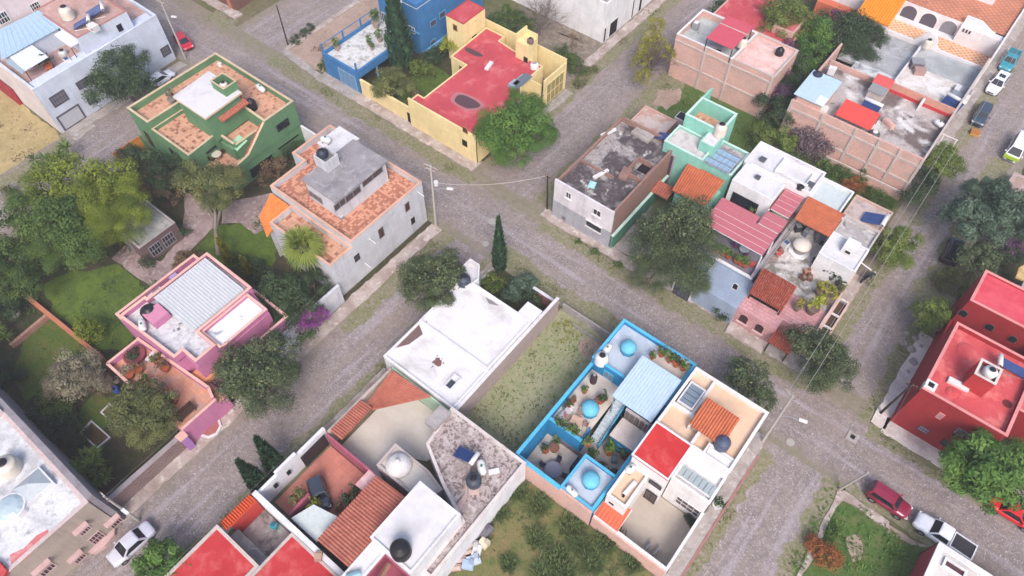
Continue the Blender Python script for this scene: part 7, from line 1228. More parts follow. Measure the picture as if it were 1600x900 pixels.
# --- white house, bottom right corner
k = Q(3, 3)
h = house('white_house', 'white flat roofed house with a red side wall and roof opening at the bottom right', 'house', (24, 33), HG)
V = [(18.2, 37.0), (40, 37.0), (40, 22), (18.2, 22)]; acc(h, 'wall', paint((170, 70, 82), (120, 56, 64), .4)).box(18.2, 18.4, 22, 37, 0, 3.4); acc(h, 'facade', WHITE).box(18.2, 40, 36.8, 37.02, 0, 3.5)
rf = MB(); op = rc(3.5, k(1120, 800), k(1235, 865), k(1180, 885)); 
acc(h, 'coping', WHITE).ring(V, .6, 3.4, 3.55); MB().prism(inset(V, .5), 3.0, 3.3).build('roof', blotch((226, 222, 220), [((206, 200, 196), .4, .55, .1)], fine=.05, seed=95), h); MB().box(op[0], op[1], op[2]+.1, op[3]-.1, 3.3, 3.33).build('roof_opening', plain((96, 60, 66), .8), h); acc(h, 'roof_kerb', WHITE).ring(rect(op[0]-.2, op[1]+.2, op[2]-.1, op[3]+.1), .2, 3.3, 3.5)
# left garden walls and beds
k = T(0, 400, 3)
g1 = thing('garden_wall', 'low terracotta topped wall crossing the left garden', 'wall', (-58, 0, 0)); a = P(k(75, 150), .4); b = P(k(490, 490), .4); wl = MB(); TW = paint((196, 128, 100), (150, 96, 78), .4)
dx, dy = b[0]-a[0], b[1]-a[1]; L = math.hypot(dx, dy); wl.prism([(a[0]-dy/L*.22, a[1]+dx/L*.22), (b[0]-dy/L*.22, b[1]+dx/L*.22), (b[0]+dy/L*.22, b[1]-dx/L*.22), (a[0]+dy/L*.22, a[1]-dx/L*.22)], 0, .9); wl.build('panel', TW, g1)
g2 = thing('garden_wall', 'short brick wall branching off in the left garden', 'wall', (-64, 0, 0)); a = P(k(235, 275), .3); b = P(k(55, 425), .3); dx, dy = b[0]-a[0], b[1]-a[1]; L = math.hypot(dx, dy); MB().prism([(a[0]-dy/L*.18, a[1]+dx/L*.18), (b[0]-dy/L*.18, b[1]+dx/L*.18), (b[0]+dy/L*.18, b[1]-dx/L*.18), (a[0]+dy/L*.18, a[1]-dx/L*.18)], 0, .7).build('panel', brick((176, 130, 112), (150, 104, 90), (160, 140, 130), .4, .2), g2)
for lb, pts_ in (('square garden bed edged with white kerbs', ((375, 830), (430, 770), (520, 850), (455, 905))), ('second white edged garden bed under the tree', ((470, 735), (515, 690), (610, 770), (565, 810)))):
    t = thing('garden_bed', lb, 'garden bed', (*P(k(*pts_[0]), 0)[:2], 0)); q = ppx(.1, *[k(*p) for p in pts_]); MB().ring(q, .14, 0, .2).build('kerb', WHITE2, t); MB().prism(inset(q, .12), 0, .08).build('soil', ground((110, 84, 62), (86, 74, 50), (130, 96, 66), None, .8, 5, 'soil'), t)
x, y = P(k(542, 625), .4)[:2]; tag(MB().lathe(x, y, [(.32, .02), (.32, .7), (.26, .7), (.26, .4)], 16).build('blue_barrel', plain((60, 96, 176), .5)), 'blue plastic barrel under the tree beside the pink patio', 'barrel')
x, y = P(k(540, 580), .4)[:2]; tag(MB().lathe(x, y, [(.3, .02), (.36, .6), (.3, .6), (.28, .3)], 16).build('bucket', plain((214, 204, 200), .6)), 'pale bucket next to the blue barrel by the pink patio', 'bucket')
x, y = P(k(67, 265), .3)[:2]; tag(MB().lathe(x, y, [(.55, .02), (.6, .3), (.5, .3), (.48, .12)], 18).build('garden_ring', plain((206, 200, 196), .7)), 'pale round basin on the shaded ground of the left garden', 'basin')
flush()
# ---------------- trees ----------------
GT = 'street and garden trees'
tree('dark dense tree in front of the pale blue house', [(182, 118, 4.5, 3.6), (212, 135, 4.2, 3.0), (160, 140, 4.0, 2.6), (205, 98, 5.2, 2.6)], 'dark', .36, 1.1)
q = Q(0, 1)
tree('bright yellow green tree in the left garden, the broadest one', [(115, 275, 6.0, 3.4), (165, 275, 6.2, 3.2), (75, 295, 5.5, 3.0), (145, 310, 6.0, 3.0), (190, 315, 5.5, 3.0), (205, 345, 5.0, 2.6), (170, 350, 5.0, 2.8)], 'lime', .38, 1.1)
tree('darker green tree in the left garden below the bright one', [(100, 350, 5.0, 3.6), (60, 340, 4.8, 3.2), (130, 375, 4.6, 3.2), (35, 330, 4.6, 2.6), (110, 405, 4.0, 2.6), (80, 385, 4.0, 2.8)], 'mid', .38, 1.1)
tree('dark green tree at the far left edge of the garden', [(10, 370, 4.5, 3.0), (20, 410, 4.0, 3.0), (40, 440, 3.5, 2.4), (5, 440, 3.5, 2.6)], 'dkmid', .36, 1.1)
tree('tree with a bare leaning trunk beside the green house patio', [(330, 290, 5.4, 2.9, .7), (300, 280, 5.0, 2.2, .7), (362, 285, 5.2, 2.4, .7), (340, 310, 5.0, 2.2, .6)], 'olive', .28, 1.4, base=P((342, 395), 0)[:2], bark=BARKG, tr=.3)
tree('dark tree between the orange gate and the green house', [(232, 260, 3.5, 2.4), (255, 278, 3.2, 2.2), (205, 248, 3.2, 2.0), (270, 258, 3.0, 1.8)], 'dark', .32, 1.0)
tree('round brownish bush tree behind the garden shed', [(240, 285, 2.2, 1.9), (268, 300, 2.0, 1.8)], 'brown', .26, .8)
tree('grey green tree between the purple wall and the street', [(400, 575, 5.0, 3.4), (430, 550, 5.2, 2.6), (370, 590, 4.6, 2.6), (415, 610, 4.4, 2.8), (440, 580, 4.6, 2.0)], 'bushy', .32, 1.2)
tree('olive green tree on the pink house patio', [(220, 630, 4.2, 2.6), (245, 645, 4.0, 2.4), (200, 645, 3.8, 2.2), (235, 665, 3.6, 2.2)], 'olive', .28, 1.3)
tree('grey flowering bush tree in the left garden', [(115, 585, 3.2, 2.4), (140, 575, 3.2, 2.0), (100, 600, 2.8, 2.0), (150, 600, 2.6, 1.6)], 'grey', .26, 1.2)
bush('yellow green shrub under the grey flowering bush', [(80, 630, 1.2, 1.5), (100, 640, 1.0, 1.2)], 'lightmid', .24)
bush('dark shrub bed below the yellow green shrub', [(60, 655, 1.0, 1.6), (100, 665, .9, 1.6), (75, 680, .8, 1.5), (120, 680, .8, 1.4)], 'dark', .26)
bush('bright shrub beside the garden wall near the pink house', [(140, 520, 1.4, 1.5), (125, 508, 1.2, 1.0), (150, 512, 1.2, 1.0)], 'lime', .24)
bush('dry grassy shrub behind the pink house roof', [(292, 405, 1.2, 1.2), (278, 412, .8, .8), (305, 400, .8, .8)], 'brown', .22, 1.0, el=2.2)
bush('dark bush at the corner of the garden shed', [(228, 410, .8, 1.0)], 'dark', .2); bush('round bush at the far corner of the garden shed', [(283, 360, .8, 1.1)], 'dark', .2)
palm('fan palm beside the grey house terrace', P((488, 436), 0)[:2], 6.5, P((472, 385), 6.5)[:2], 3.0, 46)
tree('dense dark tree under the fan palm by the garden wall', [(440, 455, 4.0, 2.6), (465, 470, 3.6, 2.4), (420, 475, 3.4, 2.0), (450, 490, 3.0, 2.2), (490, 445, 3.4, 1.8)], 'dark', .3, 1.2)
bush('purple bougainvillea hanging over the grey garden wall', [(485, 498, 2.9, 1.2), (470, 505, 2.7, 1.0), (503, 492, 2.9, .9)], 'magenta', .2, 1.3); bush('green base of the bougainvillea against the wall', [(478, 515, 1.8, 1.4), (500, 490, 2.2, 1.2)], 'mid', .22)
for lb, p, H_, ln in (('tall yellow green narrow cypress beside the palm lawn', (362, 412), 4.2, (-.6, .1)), ('shorter yellow green narrow cypress nearest the pink house', (390, 428), 3.0, (-.2, .05))): cypress(lb, P(p, 0)[:2], 0, H_, .55, 'gold', n=900, lean=ln, group='golden narrow cypresses')
yucca('yucca clump in the corner of the left garden', (150, 735), .3, 1.9, 7, 'lightmid'); yucca('second smaller yucca by the street wall of the left garden', (168, 752), .3, 1.3, 4, 'lightmid')
yucca('banana like plant near the dry field road', (110, 250), .4, 1.8, 3, 'mid'); yucca('spiky plants at the top of the left garden', (75, 268), .4, 1.8, 4, 'mid'); bush('pale round bush by the dirt road at the left edge', [(12, 300, .8, 1.2)], 'olive', .24); bush('dark bush by the dirt road below the pale one', [(22, 312, .6, 1.0)], 'dark', .24)
for lb, p, H_, r_, ln in (('dark leaning cypress at the street corner of the white house group, left one', (414, 764), 6.8, .8, (-.5, -.2)), ('dark leaning cypress at the street corner of the white house group, right one', (442, 742), 7.2, .85, (-1.0, .2))): cypress(lb, P(p, 0)[:2], 0, H_, r_, n=2600, lean=ln)
tree('bright leafy tree at the bottom edge by the silver car', [(255, 870, 2.6, 1.7), (232, 888, 2.2, 1.4), (292, 880, 2.0, 1.5), (262, 895, 2.2, 1.6)], 'fresh', .3, 1.1, el=1.6)
# centre
cypress('tall slim cypress standing at the middle of the crossing garden', P((781, 424), 0)[:2], 0, 9.6, .75, n=2400)
tree('dark grey green street tree at the white roofed house', [(680, 430, 4.0, 3.0), (655, 425, 3.8, 2.4), (700, 415, 4.0, 2.2), (660, 455, 3.6, 2.2), (690, 460, 3.6, 2.0)], 'bushy', .3, 1.2)
bush('green shrub at the foot of the tall cypress', [(770, 440, 1.0, 1.3), (757, 446, .8, 1.0)], 'lightmid', .22); bush('broad leafy shrub right of the tall cypress', [(812, 450, 1.6, 1.6), (825, 440, 1.5, 1.2), (800, 462, 1.2, 1.2)], 'blue', .3, el=1.8); bush('dark shrub behind the white roof corner', [(830, 468, 1.0, 1.2), (790, 462, 1.0, 1.0)], 'dark', .26, el=1.5)
tree('large dark street tree in front of the long white house', [(1050, 370, 5.6, 3.6), (1075, 345, 6.0, 3.0), (1020, 385, 5.0, 3.0), (1060, 415, 4.6, 3.2), (1095, 385, 5.2, 2.4), (1030, 350, 5.6, 2.4), (1020, 430, 4.0, 2.4), (1075, 440, 3.8, 2.4)], 'bushy', .33, 1.25)
tree('bright green street tree against the yellow house', [(800, 205, 5.0, 3.6), (830, 185, 5.4, 3.2), (770, 215, 4.6, 2.6), (840, 215, 4.6, 2.6), (800, 240, 3.8, 2.8), (765, 195, 5.0, 2.2), (815, 165, 5.6, 2.4)], 'fresh', .34, 1.35)
tree('shrubby tree hanging over the yellow garden wall', [(610, 130, 3.2, 2.3), (628, 140, 3.0, 1.8), (598, 138, 2.8, 1.6), (620, 120, 3.4, 1.7)], 'olive', .28, 1.2); bush('brownish creeper over the yellow garden wall door', [(645, 155, 2.4, 1.2), (652, 172, 1.8, 1.0)], 'brown', .22)
b_ = P((628, 108), 0); cypress('huge cypress in front of the deep blue house', (b_[0], b_[1]), 0, 14.5, 1.75, n=5200, lean=(.2, .2))
bush('green shrubs at the foot of the huge cypress', [(655, 105, 1.2, 1.6), (670, 112, 1.0, 1.2)], 'lightmid', .26); bush('dark shrubs between the blue and yellow houses', [(680, 88, 1.0, 1.5), (665, 92, .8, 1.4), (690, 80, .8, 1.2)], 'dark', .26); tree('bright young tree beside the yellow tower', [(707, 66, 2.6, 1.6), (700, 72, 2.3, 1.2)], 'yellow', .26, 1.2)
bush('low hedge along the bare earth lot', [(462, 62, .5, .9), (475, 52, .5, .9), (485, 42, .5, .8)], 'dark', .24); bush('weeds beside the blue garage door', [(510, 100, .5, 1.2), (520, 95, .5, 1.0)], 'dkmid', .24, el=1.6)
bare_tree('leafless grey tree behind the yellow house', P((846, 56), 0)[:2], 5.2, 3.6); tree('dark green tree behind the red tower roof', [(795, 30, 3.5, 2.6), (775, 42, 3.0, 2.2), (815, 42, 2.8, 2.0)], 'dkmid', .34, .9); bush('bushes beside the yellow carport wall', [(888, 95, 1.0, 1.6), (902, 105, .9, 1.4), (878, 80, 1.0, 1.3)], 'dkmid', .28)
tree('half bare olive coloured tree on the upper street', [(1020, 65, 4.2, 2.0, 1.2), (1000, 95, 3.2, 1.6), (1040, 82, 3.8, 1.5), (1005, 120, 2.6, 1.4), (1025, 40, 4.6, 1.4), (1015, 80, 3.6, 1.5)], 'gold', .26, .9, tr=.2); bare_tree('leafless violet brown tree inside the olive coloured one', P((1015, 118), 0)[:2], 4.5, 3.4, m=plain((120, 104, 108), .95))
# upper right
tree('yellow green tree above the flowering trees', [(1225, 25, 5.0, 3.6), (1250, 40, 4.6, 3.0), (1210, 45, 4.4, 2.8)], 'lightmid', .34, 1.1); tree('fresh green tree beside the flowering trees', [(1272, 65, 5.0, 2.6, 1.2), (1265, 95, 4.0, 2.4), (1282, 50, 5.0, 2.2)], 'fresh', .3, 1.2)
tree('dark tree with magenta flowers beside the grey roof', [(1325, 55, 4.8, 3.6), (1350, 60, 4.6, 3.0), (1300, 45, 4.6, 3.0), (1335, 80, 4.0, 3.0), (1370, 62, 4.0, 2.0)], 'dark', .34, 1.1); bush('magenta blossom on top of the dark tree', [(1307, 22, 6.2, .8), (1340, 30, 6.0, .7)], 'magenta', .22); bush('olive shrubs along the grey roof edge', [(1315, 95, 2.6, 1.6), (1340, 98, 2.6, 1.6)], 'dkmid', .28)
tree('purple flowering tree beside the black roof tank', [(1230, 85, 3.8, 2.0), (1212, 125, 3.4, 2.2), (1225, 150, 3.0, 2.2), (1245, 100, 3.6, 1.8)], 'purple', .28, 1.0); tree('dark tree in the shade between the brick buildings', [(1235, 110, 3.4, 2.6), (1210, 170, 3.0, 2.6), (1230, 180, 2.8, 2.2), (1245, 140, 3.4, 2.4)], 'dark', .3, 1.1)
bush('dark shrubs above the brick house roof', [(1065+60, 12, 2.5, 1.6), (1180, 30, 2.8, 2.0), (1145, 20, 2.2, 1.5)], 'dark', .3); bush('fresh green shrub at the awning corner', [(1130, 18, 2.6, 1.2)], 'fresh', .26)
tree('yellow green tree behind the long white house', [(1205, 215, 3.2, 2.0), (1225, 222, 3.0, 1.8), (1190, 208, 2.8, 1.5)], 'lightmid', .3, 1.2); bare_tree('round grey violet leafless bush behind the white roof', P((1260, 240), 0)[:2], 2.0, 2.4, m=plain((132, 112, 122), .95), n=20, twigleaf='greyviolet')
bush('green hedge along the brick garden ledge, upper part', [(1285, 258, .8, 1.3), (1305, 268, .7, 1.2), (1320, 275, .7, 1.2)], 'mid', .26); bush('rusty creeper in the green hedge', [(1325, 288, .6, 1.1), (1345, 296, .6, 1.0), (1335, 285, .6, .9)], 'rust', .22); bush('green hedge along the brick garden ledge, lower part', [(1345, 275, .8, 1.0), (1355, 300, .6, 1.3), (1375, 312, .6, 1.4), (1390, 318, .6, 1.0)], 'dkmid', .26)
tree('clipped street tree at the corner of the long brick building', [(1475, 252, 3.2, 2.1), (1462, 262, 3.0, 1.8), (1488, 262, 3.0, 1.6), (1478, 240, 3.4, 1.4)], 'lightmid', .28, 1.3); tree('dark shaded tree below the long brick building corner', [(1440, 290, 2.4, 1.9), (1428, 305, 2.0, 1.7), (1452, 278, 2.4, 1.5)], 'dark', .3, 1.0); bush('narrow green shrub at the brick building corner', [(1473, 232, 2.0, .9)], 'fresh', .24)
tree('street tree against the roof with the blue solar heater', [(1400, 380, 3.4, 2.3), (1385, 395, 3.0, 1.9), (1415, 372, 3.4, 1.7), (1405, 400, 3.0, 1.7)], 'lightmid', .28, 1.3)
tree('wide blue green feathery tree on the right hand street', [(1540, 325, 5.0, 3.4), (1510, 345, 4.8, 2.6), (1575, 315, 5.0, 3.0), (1550, 355, 4.4, 2.6), (1585, 350, 4.4, 2.6), (1530, 300, 5.2, 2.0)], 'blue', .36, 1.2, el=1.8, upbias=.1)
tree('light green tree below the feathery tree', [(1525, 402, 3.6, 2.0), (1540, 395, 3.6, 1.8), (1535, 420, 3.0, 1.7)], 'bushy', .3, 1.2, el=1.3); bush('olive shrubs by the dark car on the right hand street', [(1478, 440, 1.2, 1.5), (1495, 432, 1.2, 1.4), (1505, 450, 1.0, 1.2)], 'olive', .24)
tree('round clipped tree on the sidewalk of the red house', [(1455, 492, 3.0, 2.0), (1443, 498, 2.8, 1.5), (1468, 487, 2.9, 1.5)], 'lightmid', .26, 1.4)
tree('large bright green tree at the lower right edge', [(1530, 735, 5.4, 3.0), (1570, 745, 5.4, 3.0), (1500, 730, 5.0, 2.4), (1545, 760, 5.0, 2.3), (1540, 710, 5.4, 2.2), (1605, 735, 5.2, 2.4)], 'fresh', .36, 1.3, el=1.9)
tree('street tree at the crossing in front of the stone house', [(1280, 550, 4.4, 2.4), (1262, 535, 4.6, 2.0), (1305, 560, 4.2, 2.0), (1275, 580, 3.8, 2.2), (1310, 585, 3.6, 1.8)], 'bushy', .32, 1.15); bush('pale dry branches in front of the stone house tree', [(1240, 520, 2.6, 1.1), (1285, 600, 2.4, 1.0)], 'brown', .2, .6)
tree('dark street tree beside the white and peach house', [(1165, 590, 3.2, 2.2), (1150, 580, 3.2, 1.6), (1185, 610, 3.0, 1.8), (1195, 625, 2.6, 1.2)], 'bushy', .3, 1.1); bush('dark round shrub beside the grey blue house front', [(1130, 488, .9, 1.1)], 'dark', .22)
bush('dry orange shrub on the corner lot', [(1278, 858, .7, 1.0), (1295, 872, .7, 1.2), (1270, 850, .5, .8)], 'rust', .2, 1.2); bush('tall weeds on the white path of the corner lot', [(1305, 832, .5, .9)], 'mid', .2)
for i_, (x_, y_, r_) in enumerate(((843, 790, 1.3), (893, 825, 1.5), (870, 868, 1.3), (850, 895, 1.5), (945, 850, 1.4), (780, 800, 1.1), (925, 880, 1.3), (955, 835, 1.1), (810, 770, 1.2), (840, 840, 1.2), (905, 850, 1.2), (985, 880, 1.2), (795, 880, 1.0), (885, 895, 1.3))): tussock(('first', 'second', 'third', 'fourth', 'fifth', 'sixth', 'seventh', 'eighth', 'ninth', 'tenth', 'eleventh', 'twelfth', 'thirteenth', 'fourteenth')[i_]+' dark green grass tussock of the scrub lot, '+('by the brick base', 'in the middle', 'low in the picture', 'at the bottom edge', 'towards the courtyard wall', 'near the white wall', 'at the lower right', 'close to the courtyard wall', 'behind the first one', 'left of the middle', 'right of the middle', 'farthest right', 'farthest left', 'bottom centre')[i_], (x_, y_), r_*1.0)
yucca('fan leaved plant at the far left garden edge', (8, 530), .3, 1.4, 3, 'lightmid'); bush('dark bushes at the left edge of the garden', [(5, 470, 1.2, 2.2), (25, 480, 1.0, 1.8), (10, 590, 1.0, 1.8)], 'dark', .3); bush('shaded reddish bush under the pink patio tree', [(165, 590, .8, 1.2), (160, 605, .8, 1.0)], 'brown', .24)
bush('reddish shrubs between the green and grey houses', [(425, 265, 1.2, 1.5), (440, 258, 1.0, 1.3), (415, 280, .8, 1.2)], 'brown', .26); bush('dark green shrub by the white gate of the grey house', [(452, 240, 1.0, 1.2), (465, 228, 1.0, 1.0)], 'dark', .24); bush('dark hedge beside the palm lawn', [(400, 415, .8, 1.3), (415, 430, .8, 1.4), (378, 405, .6, 1.0)], 'dark', .26)
bush('dark shrub in the right hand yard behind the feathery tree', [(1565, 385, 1.0, 1.6), (1590, 390, 1.0, 1.5), (1580, 370, 1.0, 1.4)], 'purple', .26); bush('shaded shrubs in the yard above the red house', [(1560, 405, .8, 1.2), (1585, 400, .8, 1.2)], 'dark', .26)
bush('weeds on the verge by the dark house sidewalk', [(930, 395, .3, .6), (905, 378, .3, .5), (965, 412, .3, .6)], 'mid', .2); bush('grassy bush at the yellow house corner of the upper street', [(905, 130, .5, 1.0), (925, 110, .5, 1.0)], 'olive', .22)
courtyard = [('yellow green potted palm beside the dark car in the rose courtyard', (492, 790), 2.2, 'yellow'), ('olive potted shrub by the white wall of the rose courtyard', (468, 778), 1.9, 'olive'), ('row of dark shrubs at the tiled roof edge of the rose courtyard', (545, 780), 1.8, 'dark'), ('dark shrub below the pink canopy of the rose courtyard', (552, 770), 1.6, 'dark'), ('small shrub by the clear canopy of the rose courtyard', (530, 795), 1.3, 'brown'), ('weedy plant at the bottom corner of the rose courtyard', (468, 822), 1.3, 'olive')]
for lb, p, s_, kd in courtyard: potted(lb, p, .1, s_, kd)
# grass and ground cover
grass('verge_grass', 'patchy grass along the cobbled streets', 'grass', [rect(-81, -44, 45.8, 47.5), rect(-32, -12, 45.6, 47.2), rect(-41.2, -39.5, 24, 38), rect(-34.2, -32.6, -5, 36), rect(-45.4, -42.9, 52, 95), rect(-35.2, -32, 62, 80), rect(2.1, 3.4, 54, 80), rect(8.3, 9.5, 47, 60), rect(8.9, 10.3, 18, 37.5), rect(10.5, 18, 44.8, 46), rect(-33.6, -24, 38.5, 40.6), rect(-7, .5, 39.8, 40.8), rect(2.2, 3.2, 16, 34)], 'olive', 420, .22, .01, .7)
grass('lawn_grass', 'mown grass of the left garden lawns', 'grass', [ppx(0, g(190, 150), g(330, 80), g(560, 40), (255, 470), (190, 548), g(440, 440), g(250, 270)), ppx(0, g(245, 285), g(440, 450), g(220, 610), g(120, 680), g(60, 560), g(120, 390)), ppx(0, (300, 398), (335, 352), (400, 348), (432, 372), (425, 420)), rect(-63, -57, 50.5, 59)], 'lightmid', 700, .12, .02, .3)
grass('lot_grass', 'thin grass of the vacant lot', 'grass', [rect(-22.8, -15.8, 20.5, 37)], 'olive', 900, .16, .014, .4); grass('yellow_weeds', 'yellowish weeds in the front corner of the vacant lot', 'weeds', [ppx(0, (862, 500), (890, 500), (905, 530), (900, 552), (868, 545))], 'gold', 1500, .3, .014, .5)
grass('scrub_grass', 'tussocks and low scrub of the lower lot', 'grass', [rect(-13.5, .5, -6, 19.5)], 'tuss', 260, .3, .014, .8); grass('corner_grass', 'lush grass of the corner lot', 'grass', [ppx(0, i(480, 450), i(560, 460), i(740, 600), i(960, 720), i(900, 900), i(420, 900), i(330, 700), i(400, 500)), ppx(0, i(360, 330), i(440, 340), i(330, 560), i(230, 880), i(110, 880), i(250, 600))], 'fresh', 1400, .3, .014, .6)
grass('rough_grass', 'rough grass behind the mint house', 'grass', [rect(-31, -17, 69.5, 78.5), rect(-17, .2, 69, 77)], 'lightmid', 900, .3, .014, .6); grass('garden_weeds', 'low weeds between the garden trees', 'weeds', [rect(-80, -58, -5, 35), rect(-57, -43, -8, 2), rect(-32, -24, 34, 38)], 'dkmid', 160, .3, .01, .8); grass('dry_stubble', 'dry stubble of the field at the left edge', 'stubble', [[(-112, 0), (-91.6, 0), (-91.6, 17.5), (-112, 18)]], 'brown', 300, .18, .014, .6)
grass('brush_weeds', 'weeds of the brushy lots at the top', 'weeds', [rect(-56, -45, 69, 79), rect(-82, -73, 50, 70)], 'brown', 160, .3, .014, .8); grass('yard_cover', 'ground cover of the shaded yards at the right', 'ground cover', [rect(11, 24, 66, 84), rect(-31, -17, 86, 104)], 'dark', 260, .4, .014, .8)
# ---------------- vehicles ----------------
A_ = math.pi/2
RED1 = carpaint((206, 30, 56)); SILV = carpaint((214, 214, 226), .2); WINE = carpaint((136, 30, 60)); WHT = carpaint((228, 230, 240)); RED2 = carpaint((214, 28, 34)); TEAL = carpaint((46, 140, 160)); DKG = carpaint((64, 78, 96), .2); DKB = carpaint((44, 42, 60), .2); BLK = carpaint((40, 42, 52))
park('red hatchback parked beside the pale blue house', 'car', 'red_car', (286, 64), -.2, 3.9, 1.68, 1.45, RED1, 'hatch')
park('white car half hidden behind the green house', 'car', 'white_car', (250, 122), A_, 4.2, 1.7, 1.45, WHT, 'hatch')
park('silver sedan parked below the beige house', 'car', 'silver_car', (204, 849), -A_-.03, 4.35, 1.76, 1.46, SILV, 'sedan')
park('wine red family car by the corner lot', 'car', 'wine_car', (1390, 782), -.03, 4.0, 1.74, 1.6, WINE, 'suv')
park('white pickup with a black cargo bed parked behind the wine red car', 'pickup', 'white_pickup', (1475, 837), math.pi-.03, 5.3, 1.85, 1.75, WHT, 'pickup')
park('bright red car under the large bright green tree', 'car', 'red_car', (1585, 800), 0.0, 4.3, 1.75, 1.48, RED2, 'sedan')
park('teal pickup parked along the orange roofed house', 'pickup', 'teal_pickup', (1578, 94), -A_, 5.0, 1.85, 1.7, TEAL, 'pickup', plain((60, 120, 136), .6))
park('white four wheel drive with a dark roof panel, parked behind the teal pickup', 'car', 'white_car', (1558, 131), -A_-.05, 4.4, 1.8, 1.75, WHT, 'suv', 'sunroof')
park('dark blue grey car parked by the white street frame', 'car', 'grey_car', (1534, 179), -A_+.05, 4.4, 1.75, 1.55, DKG, 'suv')
park('white van with a lime green front', 'van', 'van', (1588, 232), -A_, 4.8, 1.85, 2.0, WHT, 'van', group='parked cars')
park('dark car with roof rails under the feathery tree', 'car', 'dark_car', (1490, 391), A_+.05, 4.4, 1.78, 1.65, DKB, 'suv', 'rack')
park('black car in the yard at the right edge', 'car', 'black_car', (1602, 342), -.1, 4.3, 1.76, 1.5, BLK, 'sedan')
x, y = P((499, 772), .8)[:2]; vehicle('dark grey car standing in the rose courtyard', 'car', 'grey_car', (x, y), -.45, 3.4, 1.6, 1.5, carpaint((60, 68, 82), .2), 'suv', z=.1)
x, y = P((1588, 232), 1.0)[:2]
vn = bpy.data.objects['van']; MB().cbox((2.05, 0, .96), (.8, 1.84, .42)).build('lime_hood', plain((176, 206, 56), .4), None); o_ = bpy.data.objects['lime_hood']; o_.parent = vn; o_.location = (2.02, 0, .62)
# motorbike
x, y = P((1357, 433), .6)[:2]; mb_ = thing('motorbike', 'dark motorbike parked at the kerb beside the street tree', 'motorbike', (0, 0, 0))
for xx in (-.62, .62): t_ = MB().tube([(xx, -.06, .31), (xx, .06, .31)], .31, 16).build('wheel', TYRE, mb_); MB().tube([(xx, -.065, .31), (xx, .065, .31)], .18, 12).build('rim', RIM, t_)
MB().tube([(-.6, 0, .35), (-.1, 0, .45), (.3, 0, .62), (.5, 0, .9)], [.06, .1, .1, .05], 8).build('frame', BLK, mb_); MB().cbox((.12, 0, .8), (.5, .28, .22), 0, -.1).build('fuel_tank', plain((60, 70, 84), .3), mb_); MB().cbox((-.38, 0, .8), (.62, .26, .1)).build('seat', BLACKP, mb_); MB().tube([(.42, -.36, 1.02), (.48, 0, .98), (.42, .36, 1.02)], .025, 6).build('handlebar', STEEL, mb_); MB().tube([(.5, 0, .95), (.62, 0, .31)], .05, 6).build('fork', STEEL, mb_); MB().lathe(.6, 0, [(.08, .82), (.1, .9), (.03, .98)], 10).build('headlight', LAMPW, mb_); MB().cbox((-.1, 0, .48), (.36, .26, .3)).build('engine', GREYM, mb_)
mb_.location = (x, y, .02); mb_.rotation_euler = (0, 0, A_-.4); mb_.scale = (1.2, 1.2, 1.2)
boxy('trash_skip', 'orange open box standing on the verge by the dark blue grey car', 'bin', (1524, 207), .02, (1.0, .9, .5), .1, plain((214, 150, 80), .7), [('rim', 0, 0, .52, 1.1, 1.0, .06, plain((190, 130, 70), .7)), ('fill', 0, 0, .56, .85, .75, .03, plain((176, 120, 70), .9))])
# stones and rubble on the pale patch beside the red house
for i_ in range(7): 
    px_ = ((1418, 520), (1432, 528), (1425, 545), (1440, 540), (1412, 535), (1428, 565), (1420, 580))[i_]; x, y = P(px_, .2)[:2]; r_ = .3+.1*(i_ % 3); vs = []; m_ = MB()
    m_.lathe(x, y, [(r_*.9, 0), (r_, r_*.25), (r_*.7, r_*.5), (.08, r_*.58)], 9); o_ = m_.build('rubble', PAD)
    for v in o_.data.vertices: v.co.x *= rnd.uniform(.8, 1.25); v.co.y *= rnd.uniform(.8, 1.25)
    tag(o_, 'pale lump of rubble piled on the sidewalk under the round clipped tree', 'rubble', 'rubble on the red house sidewalk')
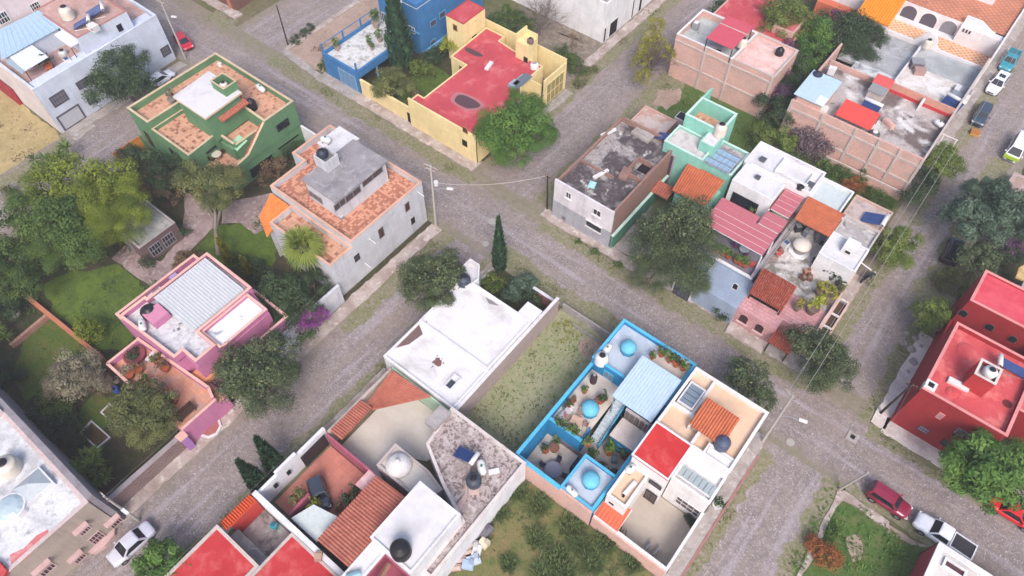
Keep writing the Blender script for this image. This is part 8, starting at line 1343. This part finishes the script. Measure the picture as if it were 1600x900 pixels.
# ---------------- poles and wires ----------------
def pp(b, t, h): a = P(b, 0); c = P(t, h); return (a[0], a[1]), (c[0], c[1], h)
b1, t1 = pp((681, 353), (672.5, 258), 10.2); pole('concrete pole with two crossarms and a lamp at the middle of the crossing', b1, 10.2, top=t1, arms=((.98, 1.9, .3, 0), (.93, 1.4, .2, 0)), lamp=(.62, 1.6, .9), gear=(.72, .35, .3))
b2, t2 = pp((290, 92), (250, 0), 9.6); pole('concrete pole in front of the pale blue house beside the red hatchback', b2, 9.6, top=t2, arms=((.97, 1.6, .3, 0),), lamp=(.7, .9, .4))
b3, t3 = pp((450, 70), (432, 8), 6.7); pole('thin dark wooden pole on the bare earth lot corner', b3, 6.7, POLEW, .12, top=t3)
b4, t4 = pp((855, 327), (855.5, 274), 6.0); pole('dark wooden pole at the corner of the stained roof house', b4, 6.0, POLEW, .13, top=t4, arms=((.97, .8, 0, 0),))
b5, t5 = pp((1191, 690), (1239, 619), 10.0); pole('concrete pole with a street lamp beside the white and peach house', b5, 10.0, top=t5, arms=((.98, 1.9, -.9, 0),), lamp=(.6, 1.7, .5))
b6, t6 = pp((1311, 765), (1357, 738), 6.0); pole('leaning pale pole on the corner of the grass lot', b6, 6.0, top=t6, r=.14)
b7, t7 = pp((218, 814), (162, 775), 7.2); pole('concrete pole with a lamp at the beige house corner', b7, 7.2, top=t7, lamp=(.75, 1.6, .2), arms=((.97, 1.2, 0, 0),))
b8, t8 = pp((1375, 646), (1426, 600), 6.8); pole('dark wooden pole leaning over the sidewalk of the red house', b8, 6.8, POLEW, .14, top=t8, arms=((.96, 1.0, .2, 0),))
b9, t9 = pp((1262, 885), (1330, 835), 3.0)
cable('thick pale cable from the crossing pole to the wooden corner pole', (t1[0], t1[1], 7.4), t4, .9, .03)
for dz, lb in ((.3, 'upper'), (0, 'lower')): cable(lb+' cable along the street from the crossing pole to the peach house pole', (t1[0]+.4, t1[1], t1[2]+dz-.2), (t5[0], t5[1]+dz*2, t5[2]+dz-.2), 1.0)
for dx, lb in ((-.5, 'left'), (.6, 'right')): cable(lb+' cable above the right hand street', (t5[0]+dx, t5[1], t5[2]), (1.8+dx, 112, 9.8), 1.6, .02)
cable('cable leaving the crossing pole towards the lower street', (t1[0], t1[1], t1[2]-.6), (t7[0], t7[1], 7.1), 1.4); cable('cable from the beige house pole along the stone wall', (t7[0], t7[1], 7.0), (-42.2, 4, 3.4), .3)
cable('cable from the crossing pole up the street to the pole at the pale blue house', (t1[0], t1[1], t1[2]), (t2[0], t2[1], t2[2]), 1.6)
cable('thin cable from the leaning pale pole to the red house pole', t6, t8, .4)
cable('cable above the street wall of the white house group', (-32.4, -8, 4.0), (-32.3, 11.2, 3.6), .25)
